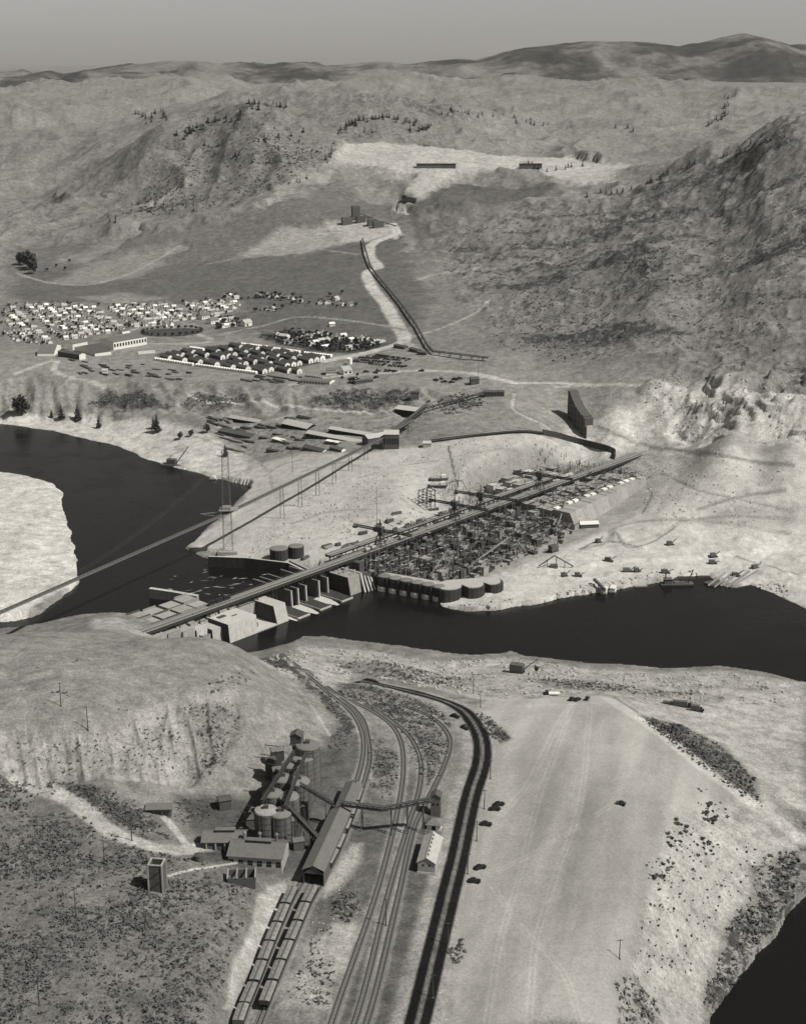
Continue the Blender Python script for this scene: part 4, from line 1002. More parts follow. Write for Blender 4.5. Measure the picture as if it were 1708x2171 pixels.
CARS = [(1056.6,1708,20,'black sedan beside the roadside pole, the farther of a close pair'),(1047.8,1718,5,'black sedan beside the roadside pole, the nearer of a close pair'),(1029.3,1750,-5,'black sedan parked alone halfway down the dark road'),(1017,1842,25,'black sedan beside the road, upper one of the two lowest cars'),(1004.6,1871,-3,'lowest black sedan beside the dark road'),
        (1210.5,1485,60,'dark sedan at the far end of the terrace, leftmost of three'),(1223,1486,50,'dark sedan at the far end of the terrace, middle of three'),(1243.5,1484,70,'dark sedan at the far end of the terrace, rightmost of three'),(964,1521,-35,'car driving on the road bend, the farther one'),(985.4,1545,-50,'car driving on the road bend, the nearer one')]
for i, (u, v, a, lab) in enumerate(CARS):
    c = G(u, v); q = dup(sed, (c.x, c.y, c.z + .02), R(a), lab, 1.12)
    q['group'] = 'cars on and beside the road'
for ch in ALLKIDS[sed.name]:
    for c2 in ALLKIDS.get(ch.name, ()): bpy.data.objects.remove(c2)
    bpy.data.objects.remove(ch)
bpy.data.objects.remove(sed)
def truck(u, v, a, lab, L=7.0, box=True, bedm='dark_wall', sc=1.0):
    c = G(u, v); o = thing('truck', lab, 'truck', (c.x, c.y, c.z), R(a))
    mb = MB(); mb.box(L*.22, L*.42, -1, 1, .7, 2.4); mb.hexa([(L*.42, -.8, .7), (L*.58, -.7, .7), (L*.58, .7, .7), (L*.42, .8, .7)], [(L*.42, -.8, 1.6), (L*.58, -.6, 1.45), (L*.58, .6, 1.45), (L*.42, .8, 1.6)]); mb.build('cab', 'car_paint_black', o)
    mb = MB(); mb.box(-L*.5, L*.2, -1.2, 1.2, .9, 3.4 if box else 1.5); mb.build('load_box' if box else 'flatbed', bedm, o)
    mb = MB(); mb.box(-L*.5, L*.55, -.45, .45, .55, .85); mb.build('chassis', 'dark_steel', o)
    for x in (-L*.36, -L*.2, L*.44):
        for y in (-.95, .95):
            mb = MB(); mb.drum(0, 0, -.15, .15, .5, 12); mb.v = [(x + q[0], y + q[2], .5 + q[1]) for q in mb.v]; mb.build('wheel', 'tyre', o)
truck(1169, 1474, 178, 'truck with pale flatbed parked at the far left of the terrace', 8, False, 'white_paint')
truck(1447, 1499, -14, 'long dark box van on the shore road', 10.5)
truck(1476, 1508, -14, 'short dark truck leading the van on the shore road', 6.5)
truck(1418, 1493, -12, 'low flat truck behind the van on the shore road', 7, False)
# ---- power shovel by the near shore
c = G(1097, 1426); o = thing('power_shovel', 'dark power shovel with raised lattice boom on the near shore', 'excavator', (c.x, c.y, c.z), R(-20))
mb = MB(); mb.box(-3.4, 3.4, -2.6, -1.4, -.3, 1.3); mb.box(-3.4, 3.4, 1.4, 2.6, -.3, 1.3); mb.build('crawlers', 'dark_steel', o)
mb = MB(); mb.box(-4.4, 3.2, -2.2, 2.2, 1.5, 5.2); mb.hexa([(-4.4, -2.2, 5.2), (3.2, -2.2, 5.2), (3.2, 2.2, 5.2), (-4.4, 2.2, 5.2)], [(-4, -1, 5.9), (2.8, -1, 5.9), (2.8, 1, 5.9), (-4, 1, 5.9)]); mb.drum(0, 0, 1.2, 1.6, 1.6, 12); mb.build('house', 'dark_wall', o)
mb = MB()
for y in (-.7, .7): mb.beam((3, y, 2.2), (11, y * .4, 9.5), .3); mb.beam((-.5, y, 5.5), (1.5, y, 9), .22)
for t in np.linspace(.1, .9, 6): mb.beam((3 + 8 * t, -.6, 2.2 + 7.3 * t), (3 + 8 * t + .8, .6, 2.9 + 7.3 * t), .15)
mb.beam((1.5, 0, 9), (11, 0, 9.5), .1); mb.build('boom', 'dark_steel', o)
mb = MB(); mb.hexa([(10, -.8, 3), (11.6, -.8, 3), (11.6, .8, 3), (10, .8, 3)], [(9.6, -1, 5), (12, -1, 5), (12, 1, 5), (9.6, 1, 5)]); mb.beam((11, 0, 9.4), (11, 0, 5), .12); mb.build('bucket', 'dark_steel', o)
# ================================================================ the dam: x along the axis, -y downstream
ZT = 17.0
DL = at(300, 1335, ZT); DR = at(1340, 965, ZT)
DA = ang(DL, DR); DLEN = (DR - DL).length
ca, sa = math.cos(DA), math.sin(DA)
def dw2(s, t, z=0): return Vector((DL.x + ca * s + sa * t, DL.y + sa * s - ca * t, z))
def dgz(s, t): p = dw2(s, t); return gz(p.x, p.y)
def dthing(name, label, cat, s=0, t=0, z=0, group=None):
    p = dw2(s, t, z); return thing(name, label, cat, p, DA, group)
def sbox(mb, s0, s1, t0, t1, z0, z1, m=0, mt=None): mb.box(s0, s1, -t1, -t0, z0, z1, m, mt)
rnd = random.Random(5)

# ---- high trestle
o = dthing('construction_trestle', 'long straight steel trestle with railway deck crossing the whole dam site', 'bridge')
mb = MB(); sbox(mb, -18, 545, -2.0, 5.2, ZT - .35, ZT); mb.build('deck', 'deck_plank', o)
for t in (-1.6, 4.8):
    mb = MB(); sbox(mb, -18, 545, t - .2, t + .2, ZT - 2.4, ZT - .36); mb.build('girder', 'dark_steel', o)
for t in (-1.0, .45, 2.6, 4.05):
    mb = MB(); sbox(mb, -18, 545, t - .09, t + .09, ZT + .0, ZT + .18); mb.build('rail', 'rail', o)
for t in (-1.9, 5.1):
    mb = MB(); sbox(mb, -18, 545, t - .05, t + .05, ZT + 1.0, ZT + 1.12)
    for s in np.arange(-18, 545, 3.0): sbox(mb, s - .05, s + .05, t - .05, t + .05, ZT, ZT + 1.0)
    mb.build('railing', 'weathered_timber', o)
PIERS = [115.8, 121.8, 129.1, 141.3, 149.6]
def base_under(s, t):
    if 96 < s < 158: return 12.0 if min(abs(s - q) for q in PIERS) < 3.2 else 0.5
    if 40 < s <= 100: return 11.4
    if 158 <= s < 180: return 11.8
    return max(dgz(s, t), 0) - .5
for s in [8, 24, 40, 56, 72, 89, 105, 115.8, 129.1, 141.3, 149.6, 163, 176] + list(np.arange(190, 540, 13.5)):
    mb = MB()
    b = {}
    for t in (-1.4, 4.6):
        for ds in (-1.6, 1.6):
            zb = base_under(s + ds, t); b[(t, ds)] = zb; tt = t + (1 if t > 1 else -1) * (ZT - zb) * .06
            mb.beam((s + ds, -t, ZT - 2.3), (s + ds, -tt, zb), .42)
    for ds in (-1.6, 1.6):
        za = max(b[(-1.4, ds)], b[(4.6, ds)]); k = max(1, int((ZT - 2.3 - za) / 5))
        for i in range(k):
            z0 = za + (ZT - 2.3 - za) * i / k; z1 = za + (ZT - 2.3 - za) * (i + 1) / k
            mb.beam((s + ds, 1.4, z0), (s + ds, -4.6, z1), .24); mb.beam((s + ds, -4.6, z0), (s + ds, 1.4, z1), .24); mb.beam((s + ds, 1.4, z1), (s + ds, -4.6, z1), .24)
    mb.build('bent', 'dark_steel', o)
# second, lower deck upstream
o = dthing('service_trestle', 'second lower deck running alongside the high trestle on its far side', 'bridge')
mb = MB(); sbox(mb, 178, 452, -20.5, -14.5, 14.2, 14.6); mb.build('deck', 'pale_timber', o)
for t in (-19.5, -15.5):
    mb = MB(); sbox(mb, 178, 452, t - .12, t + .12, 14.6, 14.85); mb.build('rail', 'rail', o)
    mb = MB(); sbox(mb, 178, 452, t - .3, t + .3, 12.8, 14.19); mb.build('girder', 'dark_steel', o)
for s in np.arange(182, 452, 12):
    mb = MB()
    for t in (-19.5, -15.5): mb.beam((s, -t, 12.8), (s, -t * 1.02, dgz(s, t) - 1), .5)
    mb.beam((s, 19.5, 12), (s, 15.5, 6), .25); mb.build('bent', 'weathered_timber', o)
for i, (s, n_) in enumerate(((262, 4), (300, 5), (236, 3))):
    for k in range(n_):
        q = dthing('flat_car', f'small flat railcar with buckets on the lower deck, {NTH[k]} in the {["middle", "farthest", "near"][i]} string', 'railcar', s + k * 6.2, -17.5, 14.85, 'flat cars on the lower deck')
        mb = MB(); mb.box(-2.7, 2.7, -1.2, 1.2, .5, .9); mb.build('bed', 'grey_steel', q)
        for x in (-1.3, 1.3):
            mb = MB(); mb.drum(x, 0, .9, 2.6, .8, 10, 1.05); mb.build('bucket', 'pale_concrete' if k % 2 else 'grey_steel', q)
        mb = MB()
        for x in (-1.8, 1.8): mb.box(x - .3, x + .3, -.9, .9, 0, .5)
        mb.build('bogies', 'dark_steel', q)
for i, s in enumerate((55, 61.5, 68)):
    q = dthing('bucket_car', f'railcar with row of dark buckets on the left end of the trestle, {["first", "second", "third"][i]} in line', 'railcar', s, .6, ZT + .18, 'bucket cars on the trestle')
    mb = MB(); mb.box(-2.9, 2.9, -1.1, 1.1, .4, .8); mb.build('bed', 'dark_steel', q)
    for x in (-1.9, 0, 1.9):
        mb = MB(); mb.drum(x, 0, .8, 2.7, .7, 10, .85); mb.build('bucket', 'dark_steel', q)
for i, s in enumerate((196, 202, 232)):
    q = dthing('dinkey_locomotive', f'small pale locomotive on the trestle beside the first crane, {["nearest", "middle", "farthest"][i]} of three', 'locomotive', s, 3.3, ZT + .18, 'small locomotives on the trestle')
    mb = MB(); mb.box(-2.4, 2.4, -1, 1, .4, 1.4); mb.build('frame', 'grey_steel', q)
    mb = MB(); mb.box(-2.2, -.6, -.95, .95, 1.4, 3.0); mb.build('cab', 'pale_concrete', q); mb = MB(); mb.box(-.6, 2.2, -.7, .7, 1.4, 2.3); mb.build('hood', 'pale_concrete', q)

# ---- east (near) concrete section
o = dthing('east_dam_section', 'stepped pale concrete dam blocks at the near left end of the trestle', 'dam')
def block(s0, s1, t0, t1, z0, z1, m='concrete', form=True, par=None, top=None):
    par = par or o
    b = MB(); sbox(b, s0, s1, t0, t1, z0, z1); q = b.build('block', m, par)
    if form:
        f = MB(); w = .35; h = rnd.uniform(.3, .9)
        sbox(f, s0, s1, t1 - w, t1, z1 - .01, z1 + h)
        if rnd.random() < .6: sbox(f, s0, s0 + w, t0, t1 - w - .01, z1 - .01, z1 + h * .8)
        if rnd.random() < .4: sbox(f, s0 + .5, s1 - .5, t0 + .2, t0 + .6, z1 - .01, z1 + 1.3)
        f.build('form_panel', 'pale_timber' if rnd.random() < .6 else 'formwork_timber', q)
    return q
def battered(s0, s1, t0, t1top, t1bot, z0, z1, m='pale_concrete', par=None):
    b = MB(); b.hexa([(s0, -t1bot, z0), (s1, -t1bot, z0), (s1, -t0, z0), (s0, -t0, z0)], [(s0, -t1top, z1), (s1, -t1top, z1), (s1, -t0, z1), (s0, -t0, z1)])
    q = b.build('block', m, par or o)
    w_ = (t1top - t0); nf = max(2, int(w_ / 4))
    for k in range(nf):                                       # form panels, coloured dark to paint in deeper shade on this end
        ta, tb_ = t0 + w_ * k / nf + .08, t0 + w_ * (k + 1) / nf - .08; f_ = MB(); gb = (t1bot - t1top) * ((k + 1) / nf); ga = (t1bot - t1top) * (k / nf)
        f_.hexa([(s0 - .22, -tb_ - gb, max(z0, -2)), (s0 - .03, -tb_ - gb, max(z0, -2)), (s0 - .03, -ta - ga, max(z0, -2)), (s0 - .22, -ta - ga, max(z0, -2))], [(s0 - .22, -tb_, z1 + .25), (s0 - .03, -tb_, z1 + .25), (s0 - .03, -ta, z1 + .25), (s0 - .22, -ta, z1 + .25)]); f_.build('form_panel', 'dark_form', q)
    return q
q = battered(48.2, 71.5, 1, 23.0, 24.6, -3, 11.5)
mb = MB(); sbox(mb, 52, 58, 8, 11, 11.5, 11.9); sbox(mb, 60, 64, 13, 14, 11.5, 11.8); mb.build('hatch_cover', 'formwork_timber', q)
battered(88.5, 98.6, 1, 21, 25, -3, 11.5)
block(71.6, 88.4, -3, 4.5, -3, 11.0, 'concrete')
block(71.6, 88.4, 4.6, 24.2, -3, .8, 'pale_concrete', False)
block(76, 77.2, 17, 18.5, .8, 3.6, 'formwork_timber', False)
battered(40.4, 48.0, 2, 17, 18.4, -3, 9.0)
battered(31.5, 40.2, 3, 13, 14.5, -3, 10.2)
for s0, s1, t0, t1, z1 in ((22, 31.3, 4, 12, 11.6), (12, 21.8, 4, 10, 12.6), (2, 11.8, 4, 9, 13.2), (-8, 1.8, 4, 8, 13.6), (33, 39, 13.2, 17, 6.5), (50, 56, 1.2, 5, 13.0), (58, 64, 1.2, 4.5, 13.4), (66, 71, 1.2, 5, 13.0), (41, 47, 2.2, 6, 11.2), (32, 38, 3.2, 7, 12.2)):
    block(s0, s1, t0, t1, -3 if z1 < 12.9 else 8, z1, 'concrete')
# upstream slabs with slots between them
for i, s in enumerate(np.arange(-4, 74, 13.0)):
    for j, t in enumerate((-43, -31, -19)):
        if s < 20 and j == 0: continue
        block(s, s + 11.4, t, t + 10.6, -3, 7.6 + .5 * ((i + j) % 3), 'concrete', True)
block(-6, 74, -7.5, -3.2, -3, 9.2, 'concrete', False)
for s in np.arange(-3, 72, 13): block(s + 2, s + 5, -7.4, -3.4, 9.2, 12.6, 'concrete', False)

# ---- open spillway: piers, aprons and the water between them
o = dthing('open_spillway', 'row of dark sided spillway piers with low aprons under the trestle', 'spillway')
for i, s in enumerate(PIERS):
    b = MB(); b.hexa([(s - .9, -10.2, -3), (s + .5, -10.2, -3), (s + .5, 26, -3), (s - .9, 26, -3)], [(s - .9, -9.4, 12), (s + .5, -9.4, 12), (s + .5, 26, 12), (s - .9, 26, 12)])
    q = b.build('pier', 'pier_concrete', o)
    b = MB(); b.hexa([(s + .1, -10.35, -1), (s + .55, -10.35, -1), (s + .55, -10.25, -1), (s + .1, -10.25, -1)], [(s + .1, -9.55, 12.05), (s + .55, -9.55, 12.05), (s + .55, -9.45, 12.05), (s + .1, -9.45, 12.05)]); b.build('nose', 'white_paint', q)
for s0, s1 in ((103.8, 114.6), (124, 134.4), (144.4, 155)):
    b = MB(); b.hexa([(s0, -27, -3), (s1, -27, -3), (s1, 12, -3), (s0, 12, -3)], [(s0, -27, .9), (s1, -27, .9), (s1, 12, 2.0), (s0, 12, 2.0)]); q = b.build('apron', 'wet_concrete', o)
    b = MB(); sbox(b, s0, s1, 27, 27.5, -.5, 1.15); b.build('lip', 'pale_concrete', q)
    b = MB(); sbox(b, s0 - .5, s0 - .01, 8, 27, -.5, 1.5); b.build('side_curb', 'concrete', q)
b = MB(); sbox(b, 99, 157, -20, 8, -3, .35); b.build('sill', 'wet_concrete', o)
# white water in the slots, a rough sheet lying just above the river
def foam(name, label, s0, s1, t0, t1, seed, taper=True):
    mb = MB(); ns, nt_ = 8, 16
    V = [[None] * (nt_ + 1) for _ in range(ns + 1)]
    for i in range(ns + 1):
        for j in range(nt_ + 1):
            f = j / nt_; c = (s0 + s1) / 2; w = (s1 - s0) / 2 * (1 - .75 * f ** 2 if taper else 1)
            s = c + w * (i / ns * 2 - 1) + rnd.uniform(-.25, .25); t = t0 + (t1 - t0) * f + rnd.uniform(-.3, .3)
            V[i][j] = (s, -t, .12 + rnd.uniform(0, .35) * (1 - f) + .1)
    for i in range(ns):
        for j in range(nt_): mb.face([V[i][j], V[i + 1][j], V[i + 1][j + 1], V[i][j + 1]][::-1])
    p = dthing(name, label, 'white water', group='white water below the spillway slots'); mb.build('sheet', 'foam', p)
foam('white_water', 'patch of white water left of the first apron', 99.5, 103.6, 14, 29, 1)
foam('white_water', 'patch of white water between the first and second aprons', 114.8, 123.8, 9, 30, 2)
foam('white_water', 'patch of white water between the second and third aprons', 134.6, 144.2, 9, 29, 3)

b = MB()
for k in range(46):
    s = rnd.uniform(82, 150); t = rnd.uniform(-95, -24); L_ = rnd.uniform(2, 9); w_ = rnd.uniform(.2, .7); a = rnd.gauss(-.5, .4); c = Vector((s, -t, .1)); d = Vector((math.cos(a), math.sin(a), 0)) * L_ / 2; nn = Vector((-d.y, d.x, 0)).normalized() * w_ / 2
    b.face([c - d, c - nn, c + d, c + nn + Vector((rnd.uniform(-.5, .5), 0, .02))])
q = b.build('foam_streaks', 'foam'); q.location = DL.xy.to_3d(); q.rotation_euler = (0, 0, DA); q['kind'] = 'stuff'; tag(q, 'thin foam streaks drifting on the pool above the spillway', 'foam')
# ---- big block right of the spillway with white front strips
o = dthing('key_block', 'tall concrete block with white upright strips at the right end of the spillway', 'dam')
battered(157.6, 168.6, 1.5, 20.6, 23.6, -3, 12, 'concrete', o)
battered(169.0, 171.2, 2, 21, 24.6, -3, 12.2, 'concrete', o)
for i, s in enumerate((169.2, 172.2, 175.0, 177.4)):
    b = MB(); t = 22.2 + i * .6; h = 11.5 - i * 1.2; b.hexa([(s - .7, -t - 4, -1), (s + .7, -t - 4, -1), (s + .7, -t - 3, -1), (s - .7, -t - 3, -1)], [(s - .5, -t + .6, h), (s + .5, -t + .6, h), (s + .5, -t + 1.6, h), (s - .5, -t + 1.6, h)]); b.build('form_strip', 'pale_concrete', o)
block(171.4, 179, 2, 22, -3, 10.5, 'formwork_timber', True, o)
for k in range(14):
    s = rnd.uniform(158, 178); t = rnd.uniform(3, 19); b = MB(); L_ = rnd.uniform(2, 6); a = rnd.choice((0, 1)); sbox(b, s, s + (L_ if a else .6), t, t + (.6 if a else L_), 12.0 if s < 168 else 10.5, 12.5 + rnd.uniform(.2, .8) if s < 168 else 11.4); b.build('timber_stack', rnd.choice(('pale_timber', 'formwork_timber', 'pale_timber')), o)
b = MB(); sbox(b, 176, 181, 8, 14, 10, 16); b.build('form_box', 'formwork_timber', o)

# ---- upstream walls
def wall(name, label, pts, z1, th, m, capm=None, cat='wall', ribs=0):
    """pts in dam coordinates (s, t)"""
    q = dthing(name, label, cat)
    for i in range(len(pts) - 1):
        (s0, t0), (s1, t1) = pts[i], pts[i + 1]; d = Vector((s1 - s0, t0 - t1, 0)); nn = Vector((-d.y, d.x, 0)).normalized() * th / 2
        p0, p1 = Vector((s0, -t0, 0)), Vector((s1, -t1, 0)); za, zb = (z1, z1) if not isinstance(z1, (list, tuple)) else (z1[i], z1[i + 1])
        b = MB(); b.hexa([p0 - nn + Vector((0, 0, -3)), p1 - nn + Vector((0, 0, -3)), p1 + nn + Vector((0, 0, -3)), p0 + nn + Vector((0, 0, -3))], [p0 - nn + Vector((0, 0, za)), p1 - nn + Vector((0, 0, zb)), p1 + nn + Vector((0, 0, zb)), p0 + nn + Vector((0, 0, za))])
        if ribs:
            k = int(d.length / ribs)
            for j in range(k):
                c = p0 + d * ((j + .5) / k); zc = za + (zb - za) * (j + .5) / k
                for sg in (-1, 1): b.beam(c + nn * sg * 1.15 + Vector((0, 0, -2)), c + nn * sg * 1.15 + Vector((0, 0, zc - .05)), .35, .18)
        b.build('wall_panel', m, q)
        if capm:
            b = MB(); b.beam(p0 + Vector((0, 0, za + .12)), p1 + Vector((0, 0, zb + .12)), th * 1.25, .24); b.build('coping', capm, q)
    return q
wall('guide_wall', 'low concrete guide wall in the dark water upstream of the near slabs', [(69, -76), (74.5, -60), (80, -41)], 6.2, 2.4, 'concrete', 'pale_concrete')
wall('sheet_pile_wall', 'dark sheet pile wall along the shore upstream of the spillway', [(136, -93), (150, -70), (161, -39)], [7.5, 8, 8.4], 1.2, 'rusty_sheet_pile', 'pale_concrete', ribs=1.6)
wall('sheet_pile_wall', 'dark sheet pile return wall meeting the trestle above the spillway', [(161, -39), (158, -22), (156, -6)], [8.4, 8, 4.0], 1.2, 'rusty_sheet_pile', 'pale_concrete', ribs=1.6)
wall('lock_wall', 'sloping dark concrete wall beside the last spillway pier', [(164, -40), (160, -12)], [9.5, 8.2], 2.2, 'concrete')

# ---- round cofferdam cell on the upstream shore
def cell(par, x, y, r, z0, z1, collar=False, name='cell'):
    b = MB(); n_ = 36; pts = []
    for i in range(n_):
        rr = r + (.09 if i % 2 else -.09); a = 2 * math.pi * i / n_; pts.append((x + rr * math.cos(a), y + rr * math.sin(a)))
    b.prism(pts, z0, z1); q = b.build(name, 'rusty_sheet_pile', par)
    b = MB(); b.drum(x, y, z1 + .01, z1 + .5, r * .96, 20, r * .7); b.build('gravel_fill', 'gravel', q)
    return q
for i, (u, v, r) in enumerate(((592, 1185, 6.5), (628, 1180, 5.5))):
    c = G(u, v); q = thing('cofferdam_cell', f'round sheet pile cell on the upstream shore, the {["left, larger", "right, smaller"][i]} one', 'cofferdam cell', (c.x, c.y, c.z)); cell(q, 0, 0, r, -2, 8.0)

# ---- the river cofferdam: cells in a row, then scalloped sand filled lobes
o = dthing('cofferdam', 'line of dark sheet pile cells with white collars along the dark river', 'cofferdam')
for i in range(6):
    f = i / 5; s = 176.8 + 9.4 * f; t = 32 + 40 * f
    q = cell(o, s + 4.2, -t, 4.35, -3, 10.2 - .6 * f)
    b = MB(); b.drum(s + 4.2, -t, -2.5, 3.3, 4.62, 36); b.build('collar', 'white_paint', q)
    b = MB(); b.drum(s + 2.2, -t - 4.2, -3, 10.0 - .6 * f, 1.4, 12); b.build('arc_pile', 'rusty_sheet_pile', o)
outl = []
def arc(c, r, a0, a1, n_=12): return [(c[0] + r * math.cos(R(a)), c[1] + r * math.sin(R(a))) for a in np.linspace(a0, a1, n_)]
cs = [((195, -75), 9.5, 190, 318), ((208, -85.5), 8.5, 205, 330), ((221, -92), 7.5, 215, 400)]
for c, r, a0, a1 in cs: outl += arc(c, r, a0, a1, 14)
outl += [(224, -84), (212, -76), (202, -68), (190, -66)]
corr = []
for i, (x, y) in enumerate(outl): corr.append((x, y))
b = MB(); b.prism(corr, -1.5, 9.2); q = b.build('lobe_wall', 'rusty_sheet_pile', o)
b = MB(); k_ = [(207 + (x - 207) * .95, -79 + (y + 79) * .93) for x, y in corr]; b.prism(k_, 9.21, 9.75); b.build('sand_fill', 'sand_fill', q)
for (x, y) in outl[::2][:20]:
    b = MB(); b.beam((x + .02, y - .02, -1), (x + .02, y - .02, 9.25), .4, .3); b.build('sheet_rib', 'rusty_sheet_pile', o)
b = MB(); b.hexa([(180, -28, 8.2), (190, -66, 8.2), (200, -66, 8.2), (188, -26, 8.2)], [(180, -28, 9.9), (190, -66, 9.4), (199, -66, 9.0), (188, -26, 9.4)]); b.build('fill_bank', 'sand_fill', o)

# ---- west (far) section: a field of concrete columns at every stage of building
o = dthing('west_dam_section', 'field of half built concrete columns and formwork below the far half of the trestle', 'dam')
for s in np.arange(184, 372, 7.2):
    tmax = np.interp(s, [184, 210, 240, 300, 372], [26, 58, 66, 64, 56])
    for t in np.arange(7.5, tmax, 7.0):
        f = (t - 7.5) / 58; h = 9.5 - 7.5 * f + rnd.uniform(-4.5, 3.0)
        if rnd.random() < .12: h *= .45
        h = max(1.6, h); g = dgz(s + 4, t + 4)
        w = rnd.uniform(3.6, 6.9); d_ = rnd.uniform(3.2, 6.6)
        block(s, s + w, t, t + d_, -2, max(g, 0) + h, rnd.choice(('concrete', 'concrete', 'dark_form', 'formwork_timber')), True)
for i, s in enumerate(np.arange(366, 486, 8.0)):
    f = (s - 366) / 120
    for j, t in enumerate((7.5, 15.4, 23.3, 31.2)):
        block(s, s + 7.6, t, t + 7.5, 0, 13.4 + rnd.uniform(-1.2, 1.4) + f * 1.2, 'concrete', True)
    z1 = 15.6 + f * 1.0 + rnd.uniform(-.4, .4); tb = 61 - 16 * f; zb = 2.5 + 6 * f
    b = MB(); b.hexa([(s, -tb, zb - 2), (s + 7.75, -tb + .02, zb - 2), (s + 7.75, -39, zb - 2), (s, -39, zb - 2)], [(s, -54 + 9 * f, z1), (s + 7.75, -54 + 9 * f, z1), (s + 7.75, -39, z1), (s, -39, z1)]); q = b.build('face_block', 'concrete', o)
    b = MB(); b.beam((s - .1, -tb - .12, zb), (s - .1, -54.1 + 9 * f, z1), .35, .25); b.build('joint_rib', 'pale_concrete', q)
    b = MB(); sbox(b, s + 1, s + 6.5, 38, 41, z1, z1 + rnd.uniform(.8, 1.6)); b.build('form_panel', 'white_paint' if rnd.random() < .5 else 'pale_timber', q)
for s in np.arange(186, 470, 9.2):
    for t in (-13.6, -8.0):
        block(s, s + 8.4, t, t + 5.0, 0, 10.8 + rnd.uniform(-2.0, 1.8), rnd.choice(('concrete', 'concrete', 'formwork_timber')), True)
# upstream working platform by the end of the trestle
for s in np.arange(400, 480, 10):
    for t in np.arange(-52, -22, 9.5):
        block(s, s + 8.5, t, t + 7.8, 4, 10.5 + rnd.uniform(-2, 2.2), rnd.choice(('concrete', 'pale_concrete')), True)
# falsework: posts, walers and stagings among the columns, too small to tell apart
b = MB()
for k in range(2200):
    s = rnd.uniform(184, 376); tm = np.interp(s, [184, 210, 240, 300, 376], [28, 60, 68, 66, 60]); t = rnd.uniform(6, tm)
    h = 14.5 - 9 * (t - 6) / 60 + rnd.uniform(-3, 4)
    r_ = rnd.random()
    if r_ < .45: b.beam((s, -t, 0), (s + rnd.uniform(-.5, .5), -t, h), .22)
    elif r_ < .75: z = rnd.uniform(2, h); a = rnd.choice((0, math.pi / 2)); L_ = rnd.uniform(3, 9); b.beam((s, -t, z), (s + L_ * math.cos(a), -t + L_ * math.sin(a), z + rnd.uniform(-.3, .3)), .3, .25)
    else: z = rnd.uniform(1, h); b.box(s - 1.4, s + 1.4, -t - .8, -t + .8, z, z + .25)
fo = b.build('falsework', 'pale_timber', o); fo['kind'] = 'stuff'
b = MB()
for k in range(2300):
    s = rnd.uniform(184, 500); tm = np.interp(s, [184, 210, 240, 300, 376, 480], [28, 60, 68, 66, 44, 40]); t = rnd.uniform(5.5, tm)
    h = 14.5 - 8 * (t - 6) / 60 * (1 if s < 376 else .2) + rnd.uniform(-3, 3)
    a = rnd.choice((0, math.pi / 2, rnd.uniform(0, 3))); L_ = rnd.uniform(2, 7)
    if rnd.random() < .5: b.beam((s, -t, max(h - 6, 0)), (s, -t, h + 1.0), .22)
    else: b.beam((s, -t, h), (s + L_ * math.cos(a), -t + L_ * math.sin(a), h + rnd.uniform(-1.5, 1.5)), .24)
for k in range(700):
    s = rnd.uniform(330, 505); t = rnd.uniform(-52, -6); z = max(dgz(s, t), 3); a = rnd.choice((0, math.pi / 2, rnd.uniform(0, 3))); L_ = rnd.uniform(2, 9); h = rnd.uniform(6, 14)
    if rnd.random() < .5: b.beam((s, -t, z), (s, -t, z + h * .4), .24)
    else: b.beam((s, -t, h), (s + L_ * math.cos(a), -t + L_ * math.sin(a), h + rnd.uniform(-1.5, 1.5)), .26)
fo = b.build('scaffolding', 'dark_steel', o); fo['kind'] = 'stuff'

